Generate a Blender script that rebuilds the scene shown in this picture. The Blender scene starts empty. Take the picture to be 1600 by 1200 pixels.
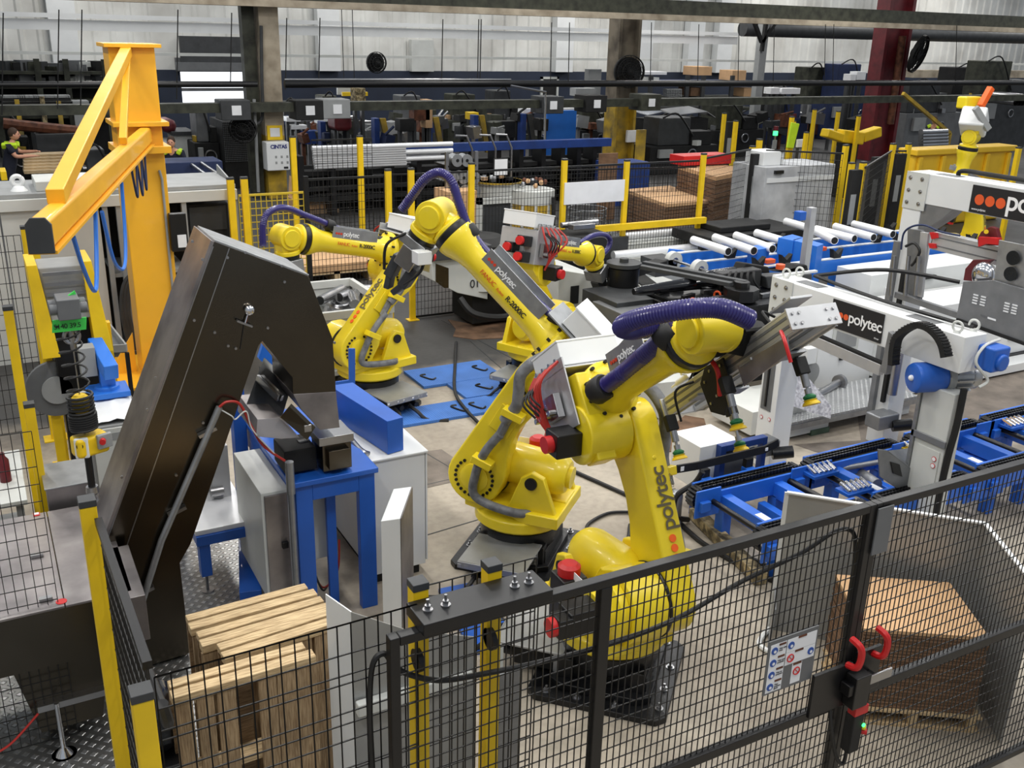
import bpy, math, random
from mathutils import Matrix, Vector as Vc
random.seed(7)
PI = math.pi
R_ = math.radians
C = bpy.context.scene.collection
SC = bpy.context.scene

# ---------------------------------------------------------------- camera
CAMH = 4.1
F_PX = 1521.6
_p, _r, _y = R_(19.864), R_(1.467), R_(28.896)
_f = Vc((math.sin(_y)*math.cos(_p), math.cos(_y)*math.cos(_p), -math.sin(_p)))
_rt = Vc((math.cos(_y), -math.sin(_y), 0)); _up = _rt.cross(_f)
CR = math.cos(_r)*_rt + math.sin(_r)*_up
CU = -math.sin(_r)*_rt + math.cos(_r)*_up
cam_d = bpy.data.cameras.new('camera'); cam = bpy.data.objects.new('camera', cam_d); C.objects.link(cam)
cam.matrix_world = Matrix(((CR.x, CU.x, -_f.x, 0), (CR.y, CU.y, -_f.y, 0), (CR.z, CU.z, -_f.z, CAMH), (0, 0, 0, 1)))
cam_d.sensor_width = 36; cam_d.lens = F_PX/1600*36; cam_d.clip_end = 300; cam_d.clip_start = 0.05
SC.camera = cam
SC.view_settings.view_transform = 'Standard'; SC.view_settings.look = 'None'
SC.view_settings.gamma = 1; SC.view_settings.use_curve_mapping = False
SC.view_settings.exposure = 0.0

def ray(x, y): return (x-800)/F_PX*CR - (y-600)/F_PX*CU + _f
def G(x, y, z=0.0):                       # point of the photograph on the level z
    d = ray(x, y); t = (z-CAMH)/d.z; return Vc((d.x*t, d.y*t, z))
def W(x, y, Y):                           # point of the photograph on the plane y = Y
    d = ray(x, y); t = Y/d.y; return Vc((d.x*t, Y, CAMH+d.z*t))
def WX(x, y, X):                          # point of the photograph on the plane x = X
    d = ray(x, y); t = X/d.x; return Vc((X, d.y*t, CAMH+d.z*t))

# ---------------------------------------------------------------- world and lights
wd = bpy.data.worlds.new('hall_light'); SC.world = wd; wd.use_nodes = True
wd.node_tree.nodes['Background'].inputs[0].default_value = (0.82, 0.9, 1.0, 1)
wd.node_tree.nodes['Background'].inputs[1].default_value = 0.42
def area(name, loc, sx, sy, power, col=(1, .97, .92), tgt=None):
    l = bpy.data.lights.new(name, 'AREA'); l.shape = 'RECTANGLE'; l.size = sx; l.size_y = sy; l.energy = power; l.color = col
    o = bpy.data.objects.new(name, l); C.objects.link(o); o.location = loc
    if tgt: o.rotation_euler = (Vc(tgt)-Vc(loc)).to_track_quat('-Z', 'Y').to_euler()
    return o
for lx in (-1.5, 3.5, 8.5, 13.5):
    for ly in (1.0, 5.5, 10.0, 14.5):
        area('high_bay_lamp', (lx, ly, 8.2), .5, 1.6, 150)
for lx in (4, 14, 24, 36, 48):
    for ly in (21, 30, 36):
        area('high_bay_lamp_far', (lx, ly, 8.6), .6, 4.0, 330 if lx > 20 else 230)
area('window_daylight', (5.2, 39.5, 2.0), 3.0, 2.4, 160, (.9, .95, 1), (8, 20, 0))

# ---------------------------------------------------------------- materials
def lin(r, g, b):
    f = lambda c: (c/255/12.92) if c/255 <= .04045 else ((c/255+.055)/1.055)**2.4
    return (f(r), f(g), f(b), 1)
MATS = {}
def mat(name, rgb, rough=.5, metal=0.0, var=.12, vs=6.0, bump=0.0, bs=60.0, pat=None, ps=1.0, emit=None, alpha=None, coat=0.0, rgb2=None, wear=0.0, spec=.5):
    m = bpy.data.materials.new(name); m.use_nodes = True; nt = m.node_tree; N = nt.nodes; L = nt.links
    b = N['Principled BSDF']; col = lin(*rgb)
    b.inputs['Roughness'].default_value = rough; b.inputs['Metallic'].default_value = metal
    b.inputs['Coat Weight'].default_value = coat; b.inputs['Specular IOR Level'].default_value = spec
    tc = N.new('ShaderNodeTexCoord'); co = tc.outputs['Object']
    nz = N.new('ShaderNodeTexNoise'); nz.inputs['Scale'].default_value = vs; nz.inputs['Detail'].default_value = 5
    L.new(co, nz.inputs['Vector'])
    mix = N.new('ShaderNodeMix'); mix.data_type = 'RGBA'
    c2 = lin(*rgb2) if rgb2 else tuple(c*(1-var*1.6) for c in col[:3])+(1,)
    mix.inputs['A'].default_value = col; mix.inputs['B'].default_value = c2
    rp = N.new('ShaderNodeMapRange'); rp.inputs['From Min'].default_value = .38; rp.inputs['From Max'].default_value = .68
    L.new(nz.outputs['Fac'], rp.inputs['Value']); L.new(rp.outputs['Result'], mix.inputs['Factor'])
    src = mix.outputs['Result']
    mr = N.new('ShaderNodeMapRange'); mr.inputs['To Min'].default_value = max(0.02, rough-.08); mr.inputs['To Max'].default_value = min(1, rough+.1)
    L.new(nz.outputs['Fac'], mr.inputs['Value']); L.new(mr.outputs['Result'], b.inputs['Roughness'])
    h = None
    if pat == 'grain':        # wood: stretched noise along the object's x, y or z
        mp = N.new('ShaderNodeMapping'); mp.inputs['Scale'].default_value = ps; L.new(co, mp.inputs['Vector'])
        g = N.new('ShaderNodeTexNoise'); g.inputs['Scale'].default_value = 5; g.inputs['Detail'].default_value = 7; L.new(mp.outputs[0], g.inputs['Vector'])
        m2 = N.new('ShaderNodeMix'); m2.data_type = 'RGBA'; m2.blend_type = 'MULTIPLY'; m2.inputs['Factor'].default_value = .7
        cr = N.new('ShaderNodeValToRGB'); cr.color_ramp.elements[0].position = .38; cr.color_ramp.elements[0].color = (.42, .34, .27, 1); cr.color_ramp.elements[1].position = .62; cr.color_ramp.elements[1].color = (1, 1, 1, 1)
        L.new(g.outputs['Fac'], cr.inputs['Fac']); L.new(src, m2.inputs['A']); L.new(cr.outputs[0], m2.inputs['B']); src = m2.outputs['Result']; h = g.outputs['Fac']
    if pat == 'lug':
        pass
    if pat in ('diamond', 'check', 'corr', 'corry', 'corrz', 'card', 'rings'):
        if pat == 'diamond':
            mp = N.new('ShaderNodeMapping'); mp.inputs['Rotation'].default_value = (0, 0, R_(45)); mp.inputs['Scale'].default_value = (ps, ps, ps); L.new(co, mp.inputs['Vector'])
            v = N.new('ShaderNodeTexVoronoi'); v.inputs['Scale'].default_value = 1; v.inputs['Randomness'].default_value = 0; v.distance = 'CHEBYCHEV'; L.new(mp.outputs[0], v.inputs['Vector'])
            r2 = N.new('ShaderNodeMapRange'); r2.inputs['From Min'].default_value = .12; r2.inputs['From Max'].default_value = .3; r2.inputs['To Min'].default_value = 1; r2.inputs['To Max'].default_value = 0
            L.new(v.outputs['Distance'], r2.inputs['Value']); h = r2.outputs['Result']
        else:
            w = N.new('ShaderNodeTexWave'); w.wave_type = 'BANDS'; w.bands_direction = {'corr': 'X', 'corry': 'Y', 'corrz': 'Z', 'card': 'Z', 'check': 'X', 'rings': 'Z'}[pat]
            w.inputs['Scale'].default_value = ps; w.inputs['Distortion'].default_value = .4 if pat == 'card' else 0; L.new(co, w.inputs['Vector']); h = w.outputs['Fac']
        if pat == 'diamond':
            m2 = N.new('ShaderNodeMix'); m2.data_type = 'RGBA'; m2.inputs['B'].default_value = lin(235, 236, 238); mf = N.new('ShaderNodeMath'); mf.operation = 'MULTIPLY'; mf.inputs[1].default_value = .7
            L.new(h, mf.inputs[0]); L.new(mf.outputs[0], m2.inputs['Factor']); L.new(src, m2.inputs['A']); src = m2.outputs['Result']
        if pat in ('corr', 'corry', 'card', 'corrz'):
            m2 = N.new('ShaderNodeMix'); m2.data_type = 'RGBA'; m2.blend_type = 'MULTIPLY'; m2.inputs['Factor'].default_value = .22 if pat == 'card' else .0
            L.new(src, m2.inputs['A']); L.new(h, m2.inputs['B']); src = m2.outputs['Result']
    if pat == 'brushed':
        mp = N.new('ShaderNodeMapping'); mp.inputs['Scale'].default_value = (2, 2, 90); L.new(co, mp.inputs['Vector'])
        g = N.new('ShaderNodeTexNoise'); g.inputs['Scale'].default_value = 3; g.inputs['Detail'].default_value = 3; L.new(mp.outputs[0], g.inputs['Vector']); h = g.outputs['Fac']
    if pat == 'speckle':
        g = N.new('ShaderNodeTexNoise'); g.inputs['Scale'].default_value = ps; g.inputs['Detail'].default_value = 4; L.new(co, g.inputs['Vector'])
        m2 = N.new('ShaderNodeMix'); m2.data_type = 'RGBA'; m2.blend_type = 'MULTIPLY'; m2.inputs['Factor'].default_value = .8
        cr = N.new('ShaderNodeValToRGB'); cr.color_ramp.elements[0].position = .42; cr.color_ramp.elements[0].color = (.1, .1, .1, 1); cr.color_ramp.elements[1].position = .58
        L.new(g.outputs['Fac'], cr.inputs['Fac']); L.new(src, m2.inputs['A']); L.new(cr.outputs[0], m2.inputs['B']); src = m2.outputs['Result']
    L.new(src, b.inputs['Base Color'])
    if bump:
        if h is None:
            g = N.new('ShaderNodeTexNoise'); g.inputs['Scale'].default_value = bs; g.inputs['Detail'].default_value = 4; L.new(co, g.inputs['Vector']); h = g.outputs['Fac']
        bp = N.new('ShaderNodeBump'); bp.inputs['Strength'].default_value = bump; bp.inputs['Distance'].default_value = .01
        L.new(h, bp.inputs['Height']); L.new(bp.outputs[0], b.inputs['Normal'])
    if emit: b.inputs['Emission Color'].default_value = lin(*rgb); b.inputs['Emission Strength'].default_value = emit
    if alpha is not None:
        b.inputs['Alpha'].default_value = alpha
    MATS[name] = m; return m
mat('yellow', (238, 212, 34), .38, 0, .06, 3, coat=.25)
mat('yellow_post', (240, 200, 20), .45, 0, .1, 4)
mat('crane', (245, 182, 42), .4, 0, .06, 2, coat=.2)
mat('blueconv', (36, 104, 208), .4, 0, .06, 3, coat=.1)
mat('sheet_alu', (164, 165, 164), .38, .35, .12, 2)
mat('blue', (28, 92, 188), .4, 0, .08, 3, coat=.1)
mat('bluelight', (40, 116, 214), .42, 0, .06, 3)
mat('bluemat', (66, 118, 196), .6, 0, .12, 3, bump=.3, pat='check', ps=12)
mat('navy', (28, 44, 84), .6, 0, .2, 3)
mat('bluedark', (26, 60, 130), .5, 0, .2, 3)
mat('white', (226, 228, 228), .4, 0, .04, 2)
mat('offwhite', (205, 207, 203), .45, 0, .08, 2)
mat('grey', (150, 152, 152), .5, 0, .1, 3)
mat('midgrey', (104, 106, 108), .5, 0, .12, 4)
mat('darkgrey', (58, 60, 62), .5, 0, .2, 4)
mat('black', (16, 16, 18), .38, 0, .2, 5)
mat('blackmatte', (20, 20, 20), .7, 0, .3, 5)
mat('blackgloss', (12, 12, 16), .12, 0, .1, 3, coat=.5)
mat('rubber', (26, 26, 27), .55, 0, .3, 8)
mat('castblack', (30, 31, 34), .33, .3, .5, 5, bump=.15)
mat('stainless', (96, 90, 80), .22, 1, .14, 1.4, bump=.02, pat='brushed')
mat('stainless_dull', (172, 166, 165), .42, .9, .3, 2.2, rgb2=(112, 108, 110))
mat('steel', (176, 176, 178), .3, 1, .12, 5)
mat('alu', (200, 201, 203), .5, .75, .08, 4)
mat('galv', (172, 174, 176), .42, .85, .15, 9)
mat('galvgrey', (140, 142, 145), .45, .6, .12, 6)
mat('chrome', (225, 225, 228), .12, 1, .04, 4)
mat('bright', (244, 245, 247), .3, .2, .05, 4)
mat('plate', (168, 170, 172), .4, .6, .15, 3, bump=1.0, pat='diamond', ps=18)
mat('plate_floor', (160, 160, 158), .34, .85, .25, 2, bump=1.0, pat='diamond', ps=16)
mat('red', (200, 30, 32), .4, 0, .1, 5)
mat('redcable', (176, 44, 36), .5, 0, .1, 5)
mat('maroon', (104, 26, 34), .5, 0, .25, 4)
mat('orange', (244, 98, 20), .5, 0, .04, 4)
mat('orangecap', (226, 92, 44), .4, 0, .04, 4)
mat('purple', (42, 36, 104), .3, 0, .08, 4, coat=.2)
mat('green', (24, 112, 62), .5, 0, .1, 5)
mat('greentag', (70, 220, 90), .5, 0, .2, 5)
mat('hivis', (196, 232, 40), .6, 0, .1, 5)
mat('card', (208, 168, 126), .8, 0, .1, 3, bump=.2)
mat('cardedge', (138, 106, 80), .85, 0, .2, 5, pat='card', ps=18, bump=.5)
mat('cardfloor', (120, 92, 70), .85, 0, .4, 4)
mat('wood', (224, 198, 154), .7, 0, .14, 4, pat='grain', ps=(2, 30, 30), bump=.15)
mat('wood_dark', (150, 126, 96), .75, 0, .2, 4, pat='grain', ps=(2, 30, 30), bump=.15)
mat('woody', (206, 178, 132), .7, 0, .14, 4, pat='grain', ps=(30, 2, 30), bump=.15)
mat('woodz', (186, 160, 124), .75, 0, .2, 4, pat='grain', ps=(30, 30, 2), bump=.15)
mat('lumber', (196, 176, 132), .85, 0, .4, 9, pat='speckle', ps=14, bump=.3)
mat('concrete_col', (186, 174, 154), .9, 0, .3, 2, bump=.4, bs=8, rgb2=(140, 128, 110))
mat('grime', (132, 122, 106), .8, 0, .4, 2, rgb2=(84, 76, 66))
mat('tub', (248, 200, 44), .45, 0, .06, 3)
ORD = 'first second third fourth fifth sixth seventh eighth ninth tenth eleventh twelfth thirteenth fourteenth fifteenth sixteenth seventeenth eighteenth nineteenth twentieth twenty-first twenty-second twenty-third twenty-fourth twenty-fifth'.split()
mat('mesh', (14, 14, 15), .5, 0, .1, 3)
mat('meshyellow', (214, 184, 50), .5, 0, .1, 3)
mat('skin', (206, 150, 122), .6, 0, .05, 8)
mat('hair', (66, 48, 36), .8, 0, .2, 20)
mat('cloth_navy', (24, 28, 44), .85, 0, .2, 9)
mat('letter_grey', (92, 84, 60), .5, 0, 0, 4)
mat('letter_white', (240, 240, 240), .5, 0, 0, 4)
mat('letter_black', (26, 26, 30), .5, 0, 0, 4)
mat('letter_blue', (24, 36, 110), .5, 0, 0, 4)
mat('letter_red', (206, 60, 30), .5, 0, 0, 4)
mat('signblue', (36, 80, 160), .5, 0, 0, 4)
mat('wrap', (120, 122, 126), .5, 0, .3, 14, bump=.9, bs=14)
mat('paper', (235, 236, 238), .7, 0, .04, 4)
mat('felt', (214, 214, 220), .95, 0, .3, 26, rgb2=(150, 150, 160))
mat('greenpaint', (70, 92, 74), .6, 0, .3, 5)
mat('rust', (112, 66, 44), .7, .2, .4, 6)
mat('brownfilm', (58, 46, 22), .25, 0, .3, 4)
mat('olive', (64, 66, 54), .6, .1, .4, 4)
mat('window_pane', (246, 250, 255), .5, 0, 0, 1, emit=1.6)
mat('led_green', (60, 255, 120), .4, 0, 0, 1, emit=3)
mat('led_red', (255, 70, 60), .4, 0, 0, 1, emit=1.2)
mat('tube_lamp', (255, 255, 250), .4, 0, 0, 1, emit=4)
mat('screen', (30, 34, 38), .15, 0, .1, 4)

# ---------------------------------------------------------------- mesh builder
WM = {}
def wm(o): return WM.get(o.name, Matrix.Identity(4)) if o is not None else Matrix.Identity(4)
class MB:
    def __init__(s, M=None): s.v = []; s.f = []; s.m = []; s.M = M or Matrix.Identity(4); s.k = 0
    def add(s, vs, fs):
        n = len(s.v); s.v += [s.M @ Vc(v) for v in vs]; s.f += [[i+n for i in f] for f in fs]; s.m += [s.k]*len(fs); return s
    def box(s, x0, y0, z0, x1, y1, z1, T=None):
        x0, x1 = min(x0, x1), max(x0, x1); y0, y1 = min(y0, y1), max(y0, y1); z0, z1 = min(z0, z1), max(z0, z1)
        vs = [Vc((x, y, z)) for z in (z0, z1) for x, y in ((x0, y0), (x1, y0), (x1, y1), (x0, y1))]
        if T is not None: vs = [T @ v for v in vs]
        return s.add(vs, [[3, 2, 1, 0], [4, 5, 6, 7], [0, 1, 5, 4], [1, 2, 6, 5], [2, 3, 7, 6], [3, 0, 4, 7]])
    def cbox(s, c, sx, sy, sz, rz=0, ry=0, rx=0):
        T = Matrix.Translation(Vc(c)) @ Matrix.Rotation(rz, 4, 'Z') @ Matrix.Rotation(ry, 4, 'Y') @ Matrix.Rotation(rx, 4, 'X')
        return s.box(-sx/2, -sy/2, -sz/2, sx/2, sy/2, sz/2, T)
    def bar(s, p, q, w, h, up=(0, 0, 1)):      # w across, h along up
        p, q = Vc(p), Vc(q); d = (q-p); L = d.length; d.normalize(); u = Vc(up)
        if abs(d.dot(u)) > .99: u = Vc((0, 1, 0))
        a = d.cross(u).normalized(); u = a.cross(d).normalized()
        T = Matrix(((a.x, d.x, u.x, p.x), (a.y, d.y, u.y, p.y), (a.z, d.z, u.z, p.z), (0, 0, 0, 1)))
        return s.box(-w/2, 0, -h/2, w/2, L, h/2, T)
    def lathe(s, p, axis, prof, n=20, cap=True):  # prof: (radius, distance along the axis)
        p = Vc(p); d = Vc(axis).normalized(); a = d.orthogonal().normalized(); b = d.cross(a)
        vs = []; fs = []
        for r, h in prof:
            for i in range(n):
                t = 2*PI*i/n; vs.append(p+d*h+(a*math.cos(t)+b*math.sin(t))*r)
        for k in range(len(prof)-1):
            for i in range(n):
                j = (i+1) % n; fs.append([k*n+i, k*n+j, (k+1)*n+j, (k+1)*n+i])
        if cap: fs.append([i for i in range(n)][::-1]); fs.append([(len(prof)-1)*n+i for i in range(n)])
        return s.add(vs, fs)
    def cyl(s, p, q, r, r2=None, n=16):
        p, q = Vc(p), Vc(q); return s.lathe(p, q-p, [(r, 0), (r if r2 is None else r2, (q-p).length)], n)
    def drum(s, p, q, r, e=.04, n=24):          # cylinder with rounded ends
        L = (Vc(q)-Vc(p)).length
        return s.lathe(p, Vc(q)-Vc(p), [(r-e, 0), (r-.3*e, .3*e), (r, e), (r, L-e), (r-.3*e, L-.3*e), (r-e, L)], n)
    def tube(s, pts, r, n=8, sm=0, rings=None):
        P = [Vc(p) for p in pts]
        if sm: P = spline(P, sm)
        d0 = (P[1]-P[0]).normalized(); a = d0.orthogonal().normalized(); vs = []; fs = []
        for k, p in enumerate(P):
            d = (P[min(k+1, len(P)-1)]-P[max(k-1, 0)]).normalized(); a = (a-d*a.dot(d)).normalized(); b = d.cross(a)
            rr = r if rings is None else r*(1+rings*(1 if k % 2 else -1))
            for i in range(n):
                t = 2*PI*i/n; vs.append(p+(a*math.cos(t)+b*math.sin(t))*rr)
        for k in range(len(P)-1):
            for i in range(n):
                j = (i+1) % n; fs.append([k*n+i, k*n+j, (k+1)*n+j, (k+1)*n+i])
        fs.append(list(range(n))[::-1]); fs.append([(len(P)-1)*n+i for i in range(n)])
        return s.add(vs, fs)
    def prism(s, pts, ext):                     # planar polygon pts (3D) pushed by the vector ext
        P = [Vc(p) for p in pts]; e = Vc(ext); n = len(P)
        nrm = Vc((0, 0, 0))
        for i in range(n): nrm += P[i].cross(P[(i+1) % n])
        if nrm.dot(e) > 0: P = P[::-1]
        vs = P+[p+e for p in P]
        fs = [list(range(n)), [n+i for i in range(n)][::-1]]+[[i, n+i, n+(i+1) % n, (i+1) % n] for i in range(n)]
        return s.add(vs, fs)
    def ball(s, c, r, sx=1, sy=1, sz=1, n=14):
        c = Vc(c); vs = []; fs = []; m = n//2
        for i in range(1, m):
            t = PI*i/m
            for j in range(n):
                u = 2*PI*j/n; vs.append(c+Vc((r*sx*math.sin(t)*math.cos(u), r*sy*math.sin(t)*math.sin(u), r*sz*math.cos(t))))
        vs += [c+Vc((0, 0, r*sz)), c-Vc((0, 0, r*sz))]; a, b = len(vs)-2, len(vs)-1
        for i in range(m-2):
            for j in range(n): k = (j+1) % n; fs.append([i*n+j, (i+1)*n+j, (i+1)*n+k, i*n+k])
        for j in range(n): k = (j+1) % n; fs.append([a, j, k]); fs.append([b, (m-2)*n+k, (m-2)*n+j])
        return s.add(vs, fs)
    def torus(s, c, axis, R, r, n=20, m=8, arc=1.0):
        c = Vc(c); d = Vc(axis).normalized(); a = d.orthogonal().normalized(); b = d.cross(a)
        k = int(n*arc); P = [c+(a*math.cos(2*PI*i/n)+b*math.sin(2*PI*i/n))*R for i in range(k+1)]
        return s.tube(P, r, m)
    def build(s, name, m, parent=None, bevel=0, seg=2, smooth=True, **tags):
        me = bpy.data.meshes.new(name); I = wm(parent).inverted()
        me.from_pydata([I @ v for v in s.v], [], s.f); me.update()
        for x in (m if isinstance(m, (list, tuple)) else [m]): me.materials.append(MATS[x])
        if any(s.m): me.polygons.foreach_set('material_index', s.m)
        if smooth:
            me.polygons.foreach_set('use_smooth', [True]*len(me.polygons)); me.set_sharp_from_angle(angle=R_(38))
        o = bpy.data.objects.new(name, me); C.objects.link(o)
        if parent is not None: o.parent = parent; WM[o.name] = wm(parent).copy()
        if bevel:
            b = o.modifiers.new('bevel', 'BEVEL'); b.width = bevel; b.segments = seg; b.limit_method = 'ANGLE'; b.angle_limit = R_(50); b.harden_normals = True
        for k, x in tags.items(): o[k] = x
        return o
def spline(P, k):
    out = []; n = len(P)
    for i in range(n-1):
        p0, p1, p2, p3 = P[max(i-1, 0)], P[i], P[i+1], P[min(i+2, n-1)]
        for j in range(k):
            t = j/k; out.append(.5*((2*p1)+(-p0+p2)*t+(2*p0-5*p1+4*p2-p3)*t*t+(-p0+3*p1-3*p2+p3)*t**3))
    return out+[P[-1]]
def helix(p, q, R, turns, k=14):
    p, q = Vc(p), Vc(q); d = q-p; a = d.orthogonal().normalized(); b = d.normalized().cross(a)
    n = int(turns*k); return [p+d*(i/n)+(a*math.cos(2*PI*i/k)+b*math.sin(2*PI*i/k))*R for i in range(n+1)]
def thing(name, label, cat, loc=(0, 0, 0), rz=0, group=None):
    o = bpy.data.objects.new(name, None); C.objects.link(o); o.empty_display_size = .2
    o.location = loc; o.rotation_euler = (0, 0, rz); WM[o.name] = Matrix.Translation(Vc(loc)) @ Matrix.Rotation(rz, 4, 'Z')
    o['label'] = label; o['category'] = cat
    if group: o['group'] = group
    return o
def tag(o, label, cat, group=None, kind=None):
    o['label'] = label; o['category'] = cat
    if group: o['group'] = group
    if kind: o['kind'] = kind
    return o
def struct(name, mb, m, **k): return mb.build(name, m, None, kind='structure', **k)
def kids(o): return [c for c in bpy.data.objects if c.parent == o]
def dup(o, loc=None, rz=None, label=None, parent=None):
    c = o.copy(); C.objects.link(c); c.parent = parent
    for ch in kids(o): dup(ch, parent=c)
    if loc is not None: c.location = loc
    if rz is not None: c.rotation_euler = (0, 0, rz)
    if label: c['label'] = label
    return c
def solo(name, mb, m, label, cat, group=None, base=None, **k):   # one-mesh thing with its origin at its base
    xs = [v.x for v in mb.v]; ys = [v.y for v in mb.v]; zs = [v.z for v in mb.v]
    b = Vc(base) if base else Vc(((min(xs)+max(xs))/2, (min(ys)+max(ys))/2, min(zs)))
    mb.v = [v-b for v in mb.v]; o = mb.build(name, m, None, **k); o.location = b; WM[o.name] = Matrix.Translation(b)
    return tag(o, label, cat, group)
def text(name, body, o, u, size, m, parent, vdir=None, off=.002, bold=0.0, align='LEFT', sq=1.0):
    # lettering starting at o, running along u, letters standing along vdir
    o, u, v = Vc(o), Vc(u).normalized(), Vc(vdir).normalized(); n = u.cross(v).normalized(); v = n.cross(u).normalized()
    c = bpy.data.curves.new(name, 'FONT'); c.body = body; c.size = size; c.extrude = .0006; c.offset = bold; c.align_x = align; c.space_character = .92
    c.materials.append(MATS[m]); t = bpy.data.objects.new(name, c); C.objects.link(t)
    o = o+n*off
    Mw = Matrix(((u.x*sq, v.x, n.x, o.x), (u.y*sq, v.y, n.y, o.y), (u.z*sq, v.z, n.z, o.z), (0, 0, 0, 1)))
    t.parent = parent; t.matrix_local = wm(parent).inverted() @ Mw
    return t
def logo(o, u, v, size, parent, mletter='letter_white', dots='orangecap', gap=0):
    # three dots then the word, reading along u
    o, u, v = Vc(o), Vc(u).normalized(), Vc(v).normalized(); n = u.cross(v).normalized(); mb = MB()
    for i in range(3): mb.cyl(o+u*(size*.36*(.5+i*1.12))+v*size*.26, o+u*(size*.36*(.5+i*1.12))+v*size*.26+n*.003, size*.165, n=20)
    mb.build('logo_dots', dots, parent)
    text('lettering', 'polytec', o+u*size*1.32, u, size, mletter, parent, v, .003, size*.012)
# ---------------------------------------------------------------- floor and shell
def floor_material():
    m = bpy.data.materials.new('concrete_floor'); m.use_nodes = True; nt = m.node_tree; N = nt.nodes; L = nt.links; b = N['Principled BSDF']
    tc = N.new('ShaderNodeTexCoord'); sp = N.new('ShaderNodeSeparateXYZ'); L.new(tc.outputs['Object'], sp.inputs[0])
    n1 = N.new('ShaderNodeTexNoise'); n1.inputs['Scale'].default_value = .9; n1.inputs['Detail'].default_value = 8; L.new(tc.outputs['Object'], n1.inputs['Vector'])
    n2 = N.new('ShaderNodeTexNoise'); n2.inputs['Scale'].default_value = 14; n2.inputs['Detail'].default_value = 6; L.new(tc.outputs['Object'], n2.inputs['Vector'])
    a = N.new('ShaderNodeMath'); a.operation = 'MULTIPLY_ADD'; a.inputs[1].default_value = 1.6; L.new(n1.outputs['Fac'], a.inputs[0]); L.new(sp.outputs['Y'], a.inputs[2])
    r = N.new('ShaderNodeMapRange'); r.inputs['From Min'].default_value = 11.2; r.inputs['From Max'].default_value = 11.9; L.new(a.outputs[0], r.inputs['Value'])
    m1 = N.new('ShaderNodeMix'); m1.data_type = 'RGBA'; m1.inputs['A'].default_value = lin(178, 168, 152); m1.inputs['B'].default_value = lin(152, 142, 128)
    r1 = N.new('ShaderNodeMapRange'); r1.inputs['From Min'].default_value = .4; r1.inputs['From Max'].default_value = .62; L.new(n1.outputs['Fac'], r1.inputs['Value']); L.new(r1.outputs[0], m1.inputs['Factor'])
    m2 = N.new('ShaderNodeMix'); m2.data_type = 'RGBA'; m2.inputs['B'].default_value = lin(64, 63, 62); L.new(m1.outputs['Result'], m2.inputs['A']); L.new(r.outputs[0], m2.inputs['Factor'])
    m3 = N.new('ShaderNodeMix'); m3.data_type = 'RGBA'; m3.blend_type = 'MULTIPLY'; m3.inputs['Factor'].default_value = .35; L.new(m2.outputs['Result'], m3.inputs['A'])
    cr = N.new('ShaderNodeValToRGB'); cr.color_ramp.elements[0].position = .3; cr.color_ramp.elements[0].color = (.5, .5, .5, 1); cr.color_ramp.elements[1].position = .6; L.new(n2.outputs['Fac'], cr.inputs[0]); L.new(cr.outputs[0], m3.inputs['B'])
    L.new(m3.outputs['Result'], b.inputs['Base Color'])
    rr = N.new('ShaderNodeMapRange'); rr.inputs['To Min'].default_value = .42; rr.inputs['To Max'].default_value = .75; L.new(n1.outputs['Fac'], rr.inputs['Value']); L.new(rr.outputs[0], b.inputs['Roughness'])
    bp = N.new('ShaderNodeBump'); bp.inputs['Strength'].default_value = .15; bp.inputs['Distance'].default_value = .01; L.new(n2.outputs['Fac'], bp.inputs['Height']); L.new(bp.outputs[0], b.inputs['Normal'])
    MATS['floor'] = m
floor_material()
struct('floor', MB().add([(-14, -4, 0), (70, -4, 0), (70, 46, 0), (-14, 46, 0)], [[0, 1, 2, 3]]), 'floor')
# saw-cut joints of the slab
j = MB()
for (a, b) in (((660, 705), (880, 835)), ((660, 838), (760, 808)), ((655, 760), (720, 745)), ((735, 533), (800, 590)), ((690, 500), (800, 560))):
    p, q = G(*a, .002), G(*b, .002); j.bar(p, q, .012, .003)
struct('trim_1', j, 'darkgrey')
# patch of worn darker slab beside the white cabinet
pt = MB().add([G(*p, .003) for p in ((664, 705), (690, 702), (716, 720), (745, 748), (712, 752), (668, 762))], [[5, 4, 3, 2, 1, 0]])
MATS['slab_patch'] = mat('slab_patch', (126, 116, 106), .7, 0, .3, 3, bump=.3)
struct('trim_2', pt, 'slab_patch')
pt = MB().add([G(*p, .003) for p in ((1240, 694), (1345, 688), (1340, 650), (1500, 600), (1600, 575), (1600, 640), (1480, 690), (1300, 715))], [[7, 6, 5, 4, 3, 2, 1, 0]])
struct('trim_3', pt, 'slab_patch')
YW = 40.0
mat('wall_metal', (230, 230, 225), .55, 0, .16, .5, rgb2=(192, 190, 184))
mat('wall_blue', (38, 47, 66), .6, 0, .2, .8)
def corrugated(mb, x0, x1, z0, z1, y, p=.6, d=.06):
    n = int((x1-x0)/p)
    xs = []
    for i in range(n):
        a = x0+i*p; xs += [(a, y), (a+p*.12, y-d), (a+p*.3, y-d), (a+p*.42, y)]
    xs.append((x1, y))
    vs = [(x, yy, z) for z in (z0, z1) for x, yy in xs]; m = len(xs)
    mb.add(vs, [[i, i+1, m+i+1, m+i] for i in range(m-1)])
zb = W(700, 111, YW).z
wl = MB()
xa, xb, za, zc = W(284, 150, YW).x, W(384, 150, YW).x, W(330, 173, YW).z, W(330, 112, YW).z   # the opening
corrugated(wl, -16, xa, zb, 9.5, YW); corrugated(wl, xa, xb, zc, 9.5, YW); corrugated(wl, xb, 72, zb, 9.5, YW)
struct('wall_back', wl, 'wall_metal', smooth=False)
wl = MB().box(-16, YW-.1, 0, xa, YW, zb).box(xb, YW-.1, 0, 72, YW, zb).box(xa, YW-.1, 0, xb, YW, za)
struct('wall_lower', wl, 'wall_blue')
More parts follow.
